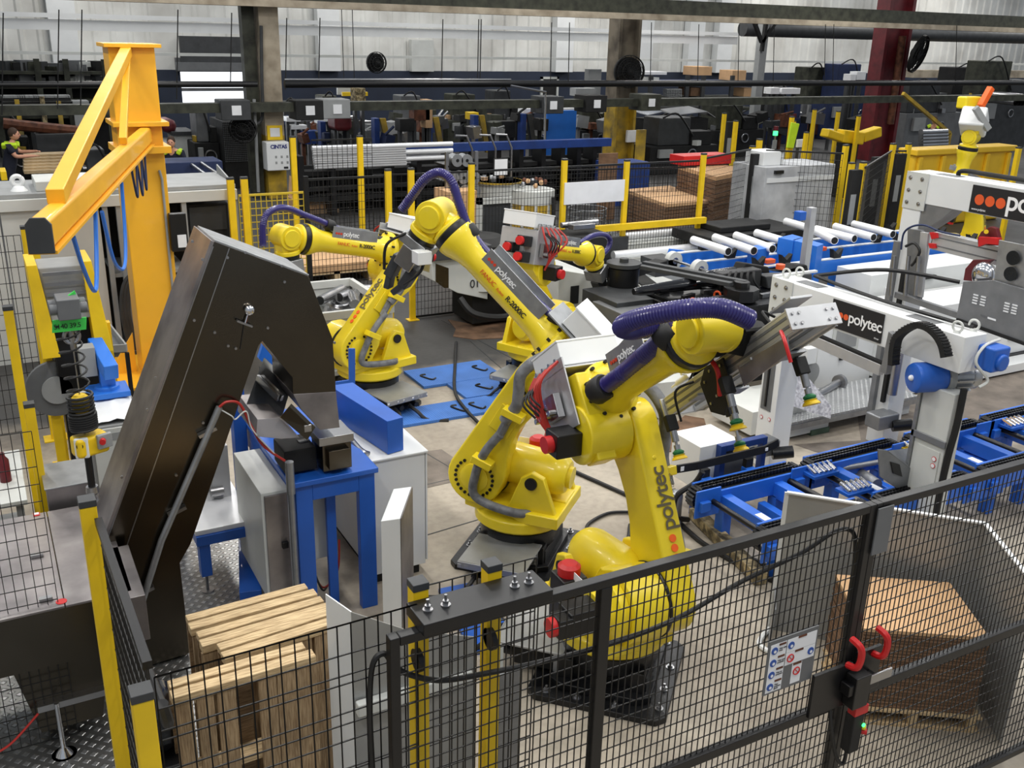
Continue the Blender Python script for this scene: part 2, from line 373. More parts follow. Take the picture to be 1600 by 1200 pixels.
struct('wall_left', MB().box(-14.2, -4, 0, -14, YW, 9.5), 'wall_metal')
struct('window_1', MB().box(xa, YW+.05, za, xb, YW+.1, zc), 'window_pane')
f = MB()
for z in (za+(zc-za)*.55,): f.box(xa, YW-.12, z-.06, xb, YW-.02, z+.06)
f.box(xa-.15, YW-.15, zc, xb+.15, YW, zc+.5)
struct('trim_4', f, 'midgrey')
# white pilasters and ledges along the back wall
f = MB()
for px_ in (100, 512, 880, 1005, 1085, 1130):
    x = W(px_, 60, YW-.3).x; f.box(x-.45, YW-.5, zb, x+.45, YW-.05, 9.5)
struct('trim_5', f, 'white')
# slab-grey structural ledges: horizontal girts running the length of the hall (crane rails)
def girt(name, pl, pr, Y, h, d, m, label=None):
    a, b = W(*pl, Y), W(*pr, Y)
    z = (a.z+b.z)/2; mb = MB().box(-16, Y-d/2, z-h/2, 70, Y+d/2, z+h/2)
    return mb, z
mb, z = girt('', (200, 8), (1500, 12), 24.5, .42, .5, '')
mb.box(-16, 24.1, z-.3, 70, 24.9, z-.24)
struct('trim_6', mb, 'olive')
mb, z = girt('', (200, 24), (1500, 27), 24.3, .16, .5, ''); struct('trim_7', mb, 'concrete_col')
mb, z = girt('', (300, 38), (1400, 40), 30, .3, .4, ''); 
x = W(1150, 60, 30).x
def rail(name, Y, y0, y1, x0, x1, m, d=.3):
    a = W(700, y0, Y).z; b = W(700, y1, Y).z; return struct(name, MB().box(x0, Y-d/2, b, x1, Y+d/2, a), m)
rail('trim_8', 33, 38, 44, -16, W(1150, 50, 33).x, 'white', .5)
rail('trim_9', 33, 46, 60, -16, W(1150, 50, 33).x, 'white', .3)
rail('trim_10', 33, 88, 92, -16, 70, 'offwhite', .15)
# ---------------------------------------------------------------- six-axis robots
def hexbolt(mb, c, ax=(0, 0, 1), r=.018):
    c = Vc(c); a = Vc(ax); mb.lathe(c, a, [(r*1.7, 0), (r*1.7, .006)], 12); mb.lathe(c+a*.006, a, [(r*1.1, 0), (r*1.1, .016)], 6); mb.cyl(c+a*.02, c+a*.045, r*.5, n=8)
def robot(label, cx, cy, th, al, be, L2, L3, plate_rz, plate_s, step_dir, tool_px, opt=()):
    T = thing('industrial_robot', label, 'robot', (cx, cy, 0), 0, 'yellow six axis robots of the cell')
    M0 = Matrix.Translation((cx, cy, 0)); Mr = M0 @ Matrix.Rotation(th, 4, 'Z')
    def B(): return MB(Mr.copy())
    # black steel base plate with anchor bolts
    Mp = M0 @ Matrix.Rotation(plate_rz, 4, 'Z'); s = plate_s
    mb = MB(Mp.copy()); c = .06
    mb.prism([(-s+c, -s, 0), (s-c, -s, 0), (s, -s+c, 0), (s, s-c, 0), (s-c, s, 0), (-s+c, s, 0), (-s, s-c, 0), (-s, -s+c, 0)], (0, 0, .045))
    pl = mb.build('base_plate', 'castblack', T, .006)
    first = None
    for i in range(4):
        for u in (-.8, -.3, .3):
            x, y = {0: (u, -1), 1: (1, u), 2: (-u, 1), 3: (-1, -u)}[i]; p = Mp @ Vc((x*s*.9 if abs(x) < 1 else x*s*.87, y*s*.9 if abs(y) < 1 else y*s*.87, .045))
            if first is None:
                mb = MB(); hexbolt(mb, p, r=.017); first = mb.build('anchor_bolt', 'steel', pl); fp = p
            else:
                q = first.copy(); C.objects.link(q); q.parent = pl; q.location = p-fp
    mb = MB(Mp.copy()); mb.prism([(-.3, -.34, .045), (.3, -.34, .045), (.36, -.25, .045), (.36, .25, .045), (.3, .34, .045), (-.3, .34, .045), (-.36, .25, .045), (-.36, -.25, .045)], (0, 0, .05))
    mb.box(-.26, -.3, .09, .26, .3, .2).lathe((0, 0, .18), (0, 0, 1), [(.31, 0), (.33, .03), (.33, .14), (.3, .17)], 28)
    for sx in (-1, 1):
        for sy in (-1, 1): mb.bar((sx*.24, sy*.24, .09), (sx*.24, sy*.24, .24), .1, .1)
    mb.build('pedestal', 'castblack', T, .008)
    # connector box and diamond plate step behind the pedestal
    sd = Mp.copy() @ Matrix.Rotation(step_dir, 4, 'Z')
    mb = MB(sd.copy()); mb.box(.28, -.2, .06, .62, .2, .2); mb.build('connector_panel', 'blackmatte', T, .01)
    mb = MB(sd.copy())
    for y in (-.14, -.05, .06, .15): mb.cyl((.62, y, .12), (.7, y, .12), .03, n=10)
    mb.tube([(.7, -.14, .12), (.8, -.15, .1), (.86, -.24, .02), (.95, -.45, .015)], .018, 6, 6).tube([(.7, .06, .12), (.84, .06, .1), (.95, .12, .02), (1.1, .3, .015)], .02, 6, 6)
    mb.build('connector', 'rubber', T)
    mb = MB(sd.copy()); mb.box(.26, -.27, .24, .74, .27, .255); mb.box(.73, -.27, .2, .745, .27, .255); mb.box(.3, -.25, .06, .33, .25, .24)
    mb.build('step_plate', 'plate', T, .003)
    # turret
    mb = B(); mb.lathe((0, 0, .35), (0, 0, 1), [(.36, 0), (.38, .02), (.38, .1), (.33, .13)], 32)
    out = [(-.42, .47), (-.4, .56), (-.25, .58), (-.1, .62), (.04, .8), (.12, .93)]
    for i in range(9): a = R_(130-i*26); out.append((.312+.25*math.cos(a), .74+.25*math.sin(a)))
    out += [(.2, .45), (-.2, .43)]
    mb.prism([(x, -.2, z) for x, z in out], (0, .25, 0))
    mb.prism([(-.42, -.32, .45), (.42, -.3, .45), (.42, .2, .45), (-.1, .34, .45), (-.42, .34, .45)], (0, 0, .1))
    for y in (-.29, .23): mb.prism([(x, y, z) for x, z in ((-.4, .5), (-.32, .72), (-.28, .84), (-.18, .88), (-.09, .82), (.02, .54))], (0, .06, 0))
    mb.cyl((.312, .05, .74), (.312, .075, .74), .235, n=32)
    tu = mb.build('turret', 'yellow', T, .012)
    mb = B()
    for y in (-.3, .29): B().cyl((-.18, y, .79), (-.18, y+(.02 if y > 0 else -.02), .79), .05, n=18).build('pivot_cap', 'black', tu)
    mb.torus((.312, .065, .74), (0, 1, 0), .235, .012, 32, 6)
    mb.build('seal_ring', 'black', tu)
    # balancer drum behind the turret
    a0, a1 = Vc((.2, 0, .83)), Vc((-.42, 0, .76))
    mb = B(); mb.lathe(a0, a1-a0, [(.1, 0), (.15, .06), (.17, .12), (.17, .5), (.158, .56), (.13, .6), (.05, .605)], 28); mb.cyl((-.4, 0, .763), (-.43, 0, .76), .09, n=20)
    mb.build('balancer_drum', 'yellow', T)
    # shoulder motors (black with red caps) on the right side
    mb = B(); mb.lathe((.312, -.2, .74), (0, -1, 0), [(.2, 0), (.2, .06), (.14, .09), (.14, .16)], 24); mb.build('gear_casing', 'yellow', T, .005)
    mo = B().cbox((.33, -.44, .76), .17, .26, .17).cbox((.36, -.6, .76), .13, .1, .13); mo = mo.build('shoulder_motor', 'black', T, .01)
    B().cyl((.36, -.65, .76), (.36, -.69, .76), .06, n=18).build('motor_cap', 'red', mo)
    mo = B().cbox((-.02, -.34, .66), .18, .18, .36).build('turret_motor', 'black', T, .012)
    B().lathe((-.02, -.34, .84), (0, 0, 1), [(.075, 0), (.075, .06), (.05, .08)], 18).build('motor_cap', 'red', mo)
    B().cbox((.1, -.345, .86), .1, .004, .06).build('warning_sticker', 'letter_white', mo)
    # lower arm
    A = Vc((math.cos(al), 0, math.sin(al))); Ft = Vc((math.sin(al), 0, -math.cos(al))); J2 = Vc((.312, 0, .74)); J3 = J2+A*L2
    def q(s_, t, y): return J2+A*s_+Ft*t+Vc((0, y, 0))
    prof = []
    for i in range(13): a = R_(180+i*15); prof.append((.235*math.cos(R_(90+180-i*15-0))*0-.235*math.sin(R_(i*15)), .235*math.cos(R_(i*15))))
    # start at front tangent, round below the shoulder, then up the hollow rear edge
    pr = [(-.235*math.sin(R_(t)), .235*math.cos(R_(t))) for t in range(0, 181, 15)]
    pr += [(.18*L2, -.21), (.3*L2, -.145), (.45*L2, -.1), (.6*L2, -.09), (.76*L2, -.12), (.88*L2, -.17)]
    pr += [(L2+.185*math.sin(R_(t)), -.185*math.cos(R_(t))) for t in range(0, 181, 15)]
    mb = B(); mb.prism([q(s_, t, .075) for s_, t in pr], (0, .185, 0))
    for s_, t in ((.22*L2, .2), (.4*L2, .19), (.6*L2, .18), (.8*L2, .18)): mb.cyl(q(s_, t-.04, .17), q(s_, t+.02, .17), .022, n=10)
    arm = mb.build('lower_arm', 'yellow', T, .018, 3)
    mb = B()
    for cc, rr in ((0, .16), (L2, .125)):
        for k in range(24):
            if k % 12 in (2, 3): continue
            a = 2*PI*k/24; p = q(cc+rr*math.cos(a), rr*math.sin(a), .262); mb.cyl(p, p+Vc((0, .012, 0)), .013, n=8)
    mb.build('bolt_ring', 'black', arm)
    B().lathe(q(0, 0, .26), (0, 1, 0), [(.12, 0), (.12, .012), (.09, .02)], 24).build('joint_cover', 'yellow', arm); B().lathe(q(L2, 0, .26), (0, 1, 0), [(.09, 0), (.09, .012), (.07, .02)], 24).build('joint_cover', 'yellow', arm)
    mb = B(); P = [q(.47*L2, .13, .262), q(.47*L2, -.05, .262), q(.7*L2, -.05, .262), q(.7*L2, .13, .262)]; mb.prism(P, (0, .012, 0)); mb.build('cover_plate', 'yellow', arm, .004)
    # cable dress pack along the side
    mb = B(); mb.tube([(-.25, .2, .5), (-.05, .36, .55), q(-.1, -.1, .32), q(.08, 0, .33), q(.3, .03, .34), q(.5, .01, .335)], .036, 10, 8)
    mb.tube([q(.62*L2, .04, .33), q(.78*L2, .02, .34), q(.9*L2, .06, .36), q(1.05*L2, .12, .36), q(1.22*L2, .06, .3), q(1.3*L2, -.06, .16)], .046, 10, 8)
    mb.tube([q(.46, .01, .3), q(.7*L2, .03, .3)], .036, 8, 8)
    mb.build('cable_dress_pack', 'wrap', T)
    for s_ in (.2, .7): B().bar(q(s_*L2+.03, -.08, .34), q(s_*L2-.0, .09, .34), .06, .1, (0, 1, 0)).build('cable_clamp', 'yellow', arm, .006)
    # elbow casting
    v = Vc((math.cos(be), 0, math.sin(be))); pv = Vc((-math.sin(be), 0, math.cos(be)))
    def e(s_, t, y=0.0): return J3+v*s_+pv*t+Vc((0, y, 0))
    mb = B(); mb.cyl(e(0, 0, -.24), e(0, 0, .07), .19, n=30)
    mb.prism([e(-.12, -.14, -.22), e(.13, -.12, -.22), e(.17, .1, -.22), e(.15, .37, -.22), e(-.22, .39, -.22), e(-.3, .2, -.22), e(-.26, -.02, -.22)], (0, .28, 0))
    mb.lathe(e(.1, .225), v, [(.2, 0), (.2, .05), (.165, .07)], 28)
    mb.prism([e(-.05, -.2, -.2), e(.12, -.2, -.2), e(.12, -.1, -.2), e(-.05, -.1, -.2)], (0, .14, 0))
    el = mb.build('elbow_casting', 'yellow', T, .014)
    for k in range(10): a = 2*PI*k/10; p = e(.17, .225)+pv*.182*math.cos(a)+Vc((0, .182*math.sin(a), 0)); B().cyl(p-v*.01, p+v*.02, .012, n=6).build('flange_bolt', 'blackmatte', el)
    for (t, y) in ((.12, -.14), (.3, -.14), (.21, .02)):
        m_ = B().bar(e(-.26, t, y), e(-.5, t, y), .12, .12, (0, 1, 0)).build('wrist_motor', 'black', T, .01)
        B().cyl(e(-.5, t, y), e(-.54, t, y), .05, n=16).build('motor_cap', 'red', m_)
    m_ = B().bar(e(-.02, -.02, -.24), e(-.02, -.02, -.42), .16, .16, (0, 0, 1)).build('elbow_motor', 'black', T, .01)
    B().cyl(e(-.02, -.02, -.42), e(-.02, -.02, -.47), .055, n=16).build('motor_cap', 'red', m_)
    # forearm
    F0 = e(.14, .225); Lf = L3-.14
    mb = B(); mb.lathe(F0, v, [(.17, 0), (.155, .05), (.118, .16), (.112, .3), (.112, Lf-.46), (.125, Lf-.37), (.16, Lf-.28), (.168, Lf-.24), (.168, Lf-.22)], 30)
    fa = mb.build('forearm', 'yellow', T)
    B().lathe(F0+v*(Lf-.22), v, [(.158, 0), (.162, .01), (.162, .05), (.15, .06)], 30).build('wrist_ring', 'black', T)
    mb = B(); mb.lathe(F0+v*(Lf-.165), v, [(.15, 0), (.15, .03), (.11, .05), (.1, .12)], 28)
    Wc = F0+v*Lf; mb.cyl(Wc+Vc((0, -.13, 0)), Wc+Vc((0, .12, 0)), .125, n=28); mb.cyl(Wc+Vc((0, -.15, 0)), Wc+Vc((0, .14, 0)), .09, n=24)
    wr = mb.build('wrist', 'yellow', T, .008)
    # direction of the flange
    if isinstance(tool_px, Vc): td = (Mr.to_3x3().inverted() @ tool_px).normalized()
    else: td = Vc((math.cos(tool_px), 0, math.sin(tool_px)))
    mb = B(); side = Vc((0, 1, 0)) if abs(td.y) < .8 else Vc((1, 0, 0))
    hl = .16 if abs(td.y) < .8 else .1; mb.bar(Wc-td*.03, Wc+td*hl, .2, .17, side); mb.lathe(Wc+td*(hl-.02), td, [(.13, 0), (.13, .05)], 26); h = mb.build('wrist_head', 'yellow', T, .014)
    B().lathe(Wc+td*(hl+.03), td, [(.115, 0), (.115, .035), (.09, .04)], 24).build('tool_flange', 'black', T)
    # sheet metal hose tray on the forearm
    ty = -.0
    mb = B(); s0, s1 = .34, L3-.5
    tr = [(.355, -.09), (.355, .09)]
    mb.prism([e(s0, .345, -.085), e(s1, .345, -.085), e(s1, .355, -.085), e(s0, .355, -.085)], (0, .17, 0))
    for y in (-.09, .08): mb.prism([e(s0, .29, y), e(s1, .29, y), e(s1, .41, y), e(s0, .41, y)], (0, .01, 0))
    tray = mb.build('hose_tray', 'galv', T, .002)
    vis = 1 if 'left' in opt else -1
    yy = vis*.0915
    nrm = Vc((0, vis, 0)); u = -v if 'left' in opt else v; w_ = pv
    Rm = Mr.to_3x3()
    # reading direction: forward on the right side, backward on the left side
    if u.cross(w_).dot(nrm) < 0: w_ = -w_
    if 'flip' in opt: pass
    so = s1-.03 if vis > 0 else s1-.4
    logo(Mr @ e(so, .32, yy), Rm @ u, Rm @ w_, .075, tray, 'letter_white', 'letter_red')
    # maker's lettering on the tube
    r_ = .1135
    off = .225+.06
    yc = vis*math.sqrt(r_**2-.06**2)
    wn = (Rm @ (Vc((0, vis, 0))*.85+pv*.5)).normalized(); wu = Rm @ u
    wv = wn.cross(wu).normalized()
    if wv.dot(Rm @ w_) < 0: wv = -wv
    s2 = s1-.06 if vis > 0 else s0+.1
    wn = (Rm @ (Vc((0, vis, 0))+pv*.12)).normalized(); wv = wn.cross(wu).normalized(); wv = -wv if wv.dot(Rm @ w_) < 0 else wv; p0 = Mr @ e(s2, .225+(-.005 if (Rm @ pv).dot(wv) > 0 else .03), vis*.112)
    text('lettering', 'FANUC', p0, wu, .05, 'letter_red', fa, wv, .008)
    text('lettering', 'Robot', p0+wu*.18, wu, .032, 'letter_red', fa, wv, .008)
    text('lettering', 'R-2000iC', p0+wu*.28, wu, .058, 'letter_black', fa, wv, .008, .001)
    if 'logo' in opt:
        # word on the front edge of the lower arm, reading upwards
        o_ = q(.19*L2, .232, .2) if True else None
        fr = [(q(0, .235, .17), q(L2, .185, .17))]
        a_, b_ = fr[0]; ud = (b_-a_).normalized(); nn = Vc((0, 1, 0)).cross(ud)*-1
        nn = Vc((0, -1, 0)).cross(ud); 
        vv = Vc((0, 1, 0)) if 'mirror' not in opt else Vc((0, -1, 0))
        vv = Vc((0, -1, 0))
        if ud.cross(vv).dot(Ft) < 0: vv = -vv
        st = Vc((0, .075+.045, 0)) if vv.y > 0 else Vc((0, .26-.045, 0))
        st_ = a_+ud*(.2*L2); st_.y = st.y
        logo(Mr @ (st_+Ft*.004), Rm @ ud, Rm @ vv, .15, arm, 'letter_grey', 'orange')
        p_ = st_+Ft*.004+ud*.42-vv*.05; text('lettering', '#MJ GROUP'[1:], Mr @ p_, Rm @ ud, .028, 'letter_grey', arm, Rm @ vv, .003)
    return T, Mr, e, q, Wc, td, v, pv
def rp(Mr, x, y, off=0.0):       # photograph point on the robot's swing plane
    n = Mr.to_3x3() @ Vc((0, 1, 0)); o = Mr.to_translation()+n*off; d = ray(x, y); c = Vc((0, 0, CAMH)); t = (o-c).dot(n)/d.dot(n); return c+d*t
def hose(T, pts, r=.035, collars=()):
    mb = MB(); P = spline([Vc(p) for p in pts], 18); h = mb.tube(P, r, 10, 0, .05).build('conduit_hose', 'purple', T)
    for c in collars:
        P = [Vc(p) for p in pts]; i = c; d = (P[min(i+1, len(P)-1)]-P[max(0, i-1)]).normalized()
        MB().lathe(P[i]-d*.05, d, [(r*1.5, 0), (r*1.75, .02), (r*1.75, .08), (r*1.5, .1)], 14).build('hose_clamp', 'rubber', T)
    return h
# ================================================================ the four robots
# near robot by the front fence, carrying the suction frame
T1, M1, e1, q1, W1, td1, v1, pv1 = robot('yellow robot nearest the front fence, holding a suction-cup frame', 3.33, 4.565, R_(-92.2), R_(116.5), R_(35.7), 1.096, 1.275,
    R_(44), .46, R_(90), Vc((1, .05, -.12)), ('right', 'logo'))
def RW(M, p): return M @ Vc(p)
# elbow boxes of robot 1
def elbow_boxes(T, M, e, sgn=-1, b0=(-.2, .4), vents=True):
    mb = MB(M.copy()); mb.prism([e(-.34, .05, -.26), e(.1, .05, -.26), e(.1, .5, -.26), e(-.34, .5, -.26)], (0, .012, 0))
    mb.prism([e(-.34, .42, -.26), e(.1, .42, -.26), e(.1, .434, -.26), e(-.34, .434, -.26)], (0, .5, 0))
    mb.prism([e(-.35, .05, -.26), e(-.338, .05, -.26), e(-.338, .434, -.26), e(-.35, .434, -.26)], (0, .5, 0))
    br = mb.build('motor_guard', 'alu', T, .004)
    bx = MB(M.copy()).prism([e(-.38, .46, -.22), e(.02, .46, -.22), e(.02, .62, -.22), e(-.38, .62, -.22)], (0, .44, 0)).build('valve_box', 'white', T, .006)
    MB(M.copy()).prism([e(-.385, .615, -.225), e(.025, .615, -.225), e(.025, .63, -.225), e(-.385, .63, -.225)], (0, .45, 0)).build('lid', 'white', bx, .004)
    for i in range(4): MB(M.copy()).cyl(e(-.3+.1*i, .5, -.22), e(-.3+.1*i, .5, -.26), .015, n=8).build('cable_gland', 'steel', bx)
    mb = MB(M.copy()); rr = random.Random(4)
    for i in range(5):
        s = -.3+.09*i; mb.tube([e(s, .48, -.27), e(s-.02, .36, -.34-.02*i), e(-.2+.02*i, .16, -.36), e(-.16, .0, -.3)], .011, 6, 6)
    mb.build('red_cable', 'redcable', T)
    mb = MB(M.copy()); mb.prism([e(-.28, .14, -.32), e(-.02, .14, -.32), e(-.02, .3, -.32), e(-.28, .3, -.32)], (0, .05, 0))
    for i in range(4): mb.cyl(e(-.26+.07*i, .18, -.32), e(-.26+.07*i, .18, -.37), .02, n=8)
    mb.build('valve_block', 'steel', T, .004)
    mb = MB(M.copy())
    for i in range(4): mb.tube([e(-.24+.06*i, .2, -.37), e(-.27+.05*i, .32, -.42), e(-.3+.04*i, .42, -.3)], .008, 5, 5)
    mb.build('pneumatic_line', 'blackmatte', T)
elbow_boxes(T1, M1, e1)
# corrugated purple hose of robot 1: up the tray, hairpin over the wrist
def at1(x, y, dist):
    d = ray(x, y).normalized(); return Vc((0, 0, CAMH))+d*dist
dW = (M1 @ W1-Vc((0, 0, CAMH))).length
hp = [at1(935, 610, dW+.75), at1(975, 582, dW+.55), at1(1010, 552, dW+.3), at1(1040, 528, dW+.12), at1(1052, 517, dW+.1), at1(1030, 508, dW+.12), at1(990, 516, dW+.05), at1(972, 512, dW-.05), at1(985, 502, dW-.15), at1(1030, 490, dW-.25), at1(1085, 482, dW-.32), at1(1130, 483, dW-.3), at1(1172, 500, dW-.2)]
mb = MB(); P = spline(hp, 22); mb.tube(P, .052, 14, 0, .045); mb.build('corrugated_hose', 'purple', T1)
for i in (0, 3):
    d = (hp[i+1]-hp[i]).normalized(); MB().lathe(hp[i]-d*.04, d, [(.075, 0), (.085, .02), (.085, .1), (.07, .12)], 16).build('hose_clamp', 'rubber', T1)
# robot 2: middle robot, arm raised to the left
T2, M2, e2, q2, W2, td2, v2, pv2 = robot('yellow robot in the middle, arm raised high over the others with a grey gripper', 3.573, 6.269, R_(131.3), R_(119.4), R_(42), 1.003, 1.469,
    R_(43), .46, R_(180), R_(-58), ('left',))
def elbow_box2(T, M, e):
    bx = MB(M.copy()).prism([e(-.2, .44, -.13), e(.2, .44, -.13), e(.2, .6, -.13), e(-.2, .6, -.13)], (0, .27, 0)).build('valve_box', 'white', T, .006)
    MB(M.copy()).prism([e(-.21, .6, -.14), e(.21, .6, -.14), e(.21, .616, -.14), e(-.21, .616, -.14)], (0, .29, 0)).build('lid', 'white', bx, .004)
    MB(M.copy()).prism([e(-.3, .42, -.18), e(.32, .42, -.18), e(.32, .435, -.18), e(-.3, .435, -.18)], (0, .36, 0)).build('bracket', 'galv', T, .003)
elbow_box2(T2, M2, e2)
hose(T2, [rp(M2, *p, 0) for p in ((888, 515), (868, 498), (820, 455), (770, 405), (735, 362), (718, 320), (705, 283), (686, 270), (664, 280), (645, 305), (628, 328))], .036, (1, 4))
# robot 3: back left
T3, M3, e3, q3, W3, td3, v3, pv3 = robot('yellow robot behind the stainless elevator, arm stretched level to the left', 3.715, 10.148, R_(193.2), R_(130.5), R_(13), 1.006, 1.421,
    R_(3), .46, R_(-80), R_(-95), ('left', 'logo'))
elbow_boxes(T3, M3, e3)
hose(T3, [rp(M3, *p, 0) for p in ((592, 377), (560, 373), (515, 352), (480, 338), (445, 325), (420, 332), (411, 352), (411, 384))], .036, (0, 2))
# robot 4: behind the middle robot, arm to the right
T4, M4, e4, q4, W4, td4, v4, pv4 = robot('yellow robot at the tube bender, behind the middle robot, arm pointing right', 5.819, 9.889, R_(26.9), R_(126), R_(-12.3), .941, 1.422,
    R_(3), .46, R_(-150), R_(-60), ('right',))
elbow_boxes(T4, M4, e4)
hose(T4, [rp(M4, *p, 0) for p in ((835, 389), (870, 390), (900, 383), (925, 369), (944, 367), (953, 376), (947, 392), (925, 408))], .036, (2,))
# ---- gripper of robot 2
g2 = MB()
Wp = M2 @ W2; tdw = (M2.to_3x3() @ td2)
p0 = Wp+tdw*.23
sideR = M2.to_3x3() @ Vc((0, 1, 0)); lat = tdw.cross(sideR).normalized()
gT = T2
MB().bar(p0, p0+tdw*.08, .26, .22, sideR).build('gripper_adapter', 'galv', T2, .01)
MB().bar(p0+tdw*.08, p0+tdw*.26, .16, .2, sideR).build('gripper_body', 'steel', T2, .012)
for s in (-1, 1):
    m = MB(); m.bar(p0+tdw*.22+lat*s*.08, p0+tdw*.42+lat*s*.07, .08, .12, sideR); m.bar(p0+tdw*.4+lat*s*.07, p0+tdw*.52+lat*s*.03, .05, .1, sideR); m.build('gripper_jaw', 'darkgrey', T2, .01)
MB().cbox(p0+tdw*.05+sideR*.16-lat*.12, .12, .12, .1).build('junction_box', 'white', T2, .006)
m = MB()
for s in (-1, 1): m.tube([p0+lat*.1*s+sideR*.1, p0+tdw*.15+lat*.17*s+sideR*.16, p0+tdw*.35+lat*.1*s+sideR*.12], .012, 6, 6)
m.build('pneumatic_line', 'blackmatte', T2)
# gripper heads of robots 3 and 4 (mostly behind other things)
for T, M, Wl, tl in ((T3, M3, W3, td3), (T4, M4, W4, td4)):
    wp = M @ Wl; t = M.to_3x3() @ tl; s = M.to_3x3() @ Vc((0, 1, 0))
    MB().bar(wp+t*.23, wp+t*.4, .2, .26, s).build('gripper_body', 'galv', T, .01)
    for k in (-1, 1): MB().bar(wp+t*.4+t.cross(s)*k*.08, wp+t*.62+t.cross(s)*k*.05, .06, .12, s).build('gripper_jaw', 'darkgrey', T, .008)
# ---- suction frame of robot 1
_p0 = Vc((.99, -.11, .03)).normalized(); _q0 = Vc((-.05, -.62, -.79)); _q0 = (_q0-_p0*_q0.dot(_p0)).normalized(); bw = _p0.cross(_q0); O = Vc((3.48, 3.47, 2.82))+_q0*.105+_p0*.28; pw = -_p0; qw = -_q0
def S(p, q, b): return O+pw*p+qw*q+bw*b
for k, pp in enumerate((.045, .245)):
    m = MB(); m.bar(S(pp, .055, .01), S(pp, .055, 1.44), .07, .1, qw)
    for dq in (-.054, .054): m.bar(S(pp-.03, .055+dq, .01), S(pp-.03, .055+dq, 1.44), .012, .012, qw); m.bar(S(pp+.03, .055+dq, .01), S(pp+.03, .055+dq, 1.44), .012, .012, qw)
    fr_ = m.build('frame_rail', 'alu', T1, .004)
    m = MB()
    for sg in (-1, 1):
        for dq in (-.02, .025): m.bar(S(pp+sg*.0365, .055+dq, .02), S(pp+sg*.0365, .055+dq, 1.42), .004, .014, qw)
    m.build('profile_groove', 'midgrey', fr_)
for b in (0, 1.44):
    m = MB(); m.prism([S(-.01, 0, b), S(.3, 0, b), S(.3, .115, b), S(-.01, .115, b)], bw*(.014 if b else -.014)); pe = m.build('end_plate', 'alu', T1, .002)
    for pp in (.02, .06, .23, .27):
        for qq in (.03, .085): MB().cyl(S(pp, qq, b-.014), S(pp, qq, b-.022), .009, n=8).build('screw', 'steel', pe)
for b in (.35, .95):
    MB().prism([S(-.03, -.02, b), S(.33, -.02, b), S(.33, -.005, b), S(-.03, -.005, b)], bw*.12).build('cross_plate', 'galv', T1, .002)
wp = M1 @ W1
tgt = S(.12, .12, .5)
MB().bar(wp+(tgt-wp)*.25, tgt, .16, .16, pw).build('tool_mount', 'blackmatte', T1, .01)
MB().prism([S(-.06, .12, .3), S(.34, .12, .3), S(.34, .14, .3), S(-.06, .14, .3)], bw*.4).build('mount_plate', 'blackmatte', T1, .004)
MB().prism([S(.02, .2, .1), S(.16, .2, .1), S(.16, .215, .1), S(.02, .215, .1)], bw*.2).build('bracket', 'alu', T1, .003)
# black side bracket with screws
m = MB(); m.prism([S(.3, -.08, .62), S(.3, .09, .62), S(.3, .11, .82), S(.3, .04, .92), S(.3, -.14, .9), S(.3, -.2, .78)], pw*.014); b = m.build('bracket', 'blackmatte', T1, .003)
for qq, bb in ((.06, .66), (.07, .78), (-.03, .66), (-.08, .78), (-.1, .86), (.03, .86), (0, .72)): MB().cyl(S(.314, qq, bb), S(.322, qq, bb), .009, n=8).build('screw', 'steel', b)
for (pp, bb, drop) in ((.33, 1.34, .12), (-.02, 1.2, .16), (.34, .62, .14), (-.04, .45, .11)):
    a = S(pp, -.02, bb); c = a-qw*.1; dn = (-qw*.9+bw*.1).normalized()
    lg = MB().bar(a, c, .05, .07, pw).build('suction_arm', 'blackmatte', T1, .006)
    m = MB(); m.cyl(c-qw*.0, c+dn*.07, .022, n=12); m.cyl(c+dn*.07, c+dn*drop, .009, n=8); m.cyl(c+dn*(drop-.03), c+dn*drop, .02, n=10); m.build('suction_rod', 'steel', lg)
    MB().lathe(c+dn*drop, dn, [(.02, 0), (.036, .012), (.036, .022), (.03, .026), (.04, .032)], 18).build('suction_mount', 'green', lg)
    MB().lathe(c+dn*(drop+.03), dn, [(.038, 0), (.034, .01), (.044, .016), (.05, .03)], 20).build('suction_cup', 'yellow_post', lg)
MB().tube([S(.2, .12, .95), S(.3, .16, .8), S(.38, .13, .66), S(.37, .02, .62), S(.35, -.1, .7)], .014, 8, 8).build('red_cable', 'red', T1); m = MB(); m.tube([S(.32, .02, .05), S(.37, -.05, -.02), S(.36, -.16, .0)], .01, 6, 8); m.build('red_cable', 'red', T1)
m = MB()
for (pa, pb, pc) in ((S(.1, .16, .5), S(.22, .24, .75), S(.3, .14, 1.0)), (S(.12, .16, .45), S(.25, .26, .7), S(.26, .1, 1.15)), (S(.3, .08, 1.0), S(.38, .06, 1.1), S(.34, -.1, 1.2)), (S(.1, .2, .35), S(.2, .22, .3), S(.25, .12, .2))): m.tube([pa, pb, pc], .008, 6, 8)
m.build('pneumatic_line', 'blackmatte', T1)
for b in (.72, 1.08):
    m = MB(); m.cyl(S(.26, .15, b), S(.26, .15, b+.16), .022, n=12); m.cyl(S(.26, .15, b+.16), S(.26, .15, b+.24), .01, n=8); m.cyl(S(.22, .17, b+.03), S(.3, .17, b+.03), .012, n=8); m.build('vacuum_ejector', 'bright', T1)
m = MB(); m.prism([S(.31, -.1, .05), S(.31, -.02, .02), S(.31, 0, .5), S(.31, -.12, .5)], pw*.01); m.build('side_plate', 'stainless_dull', T1, .002)
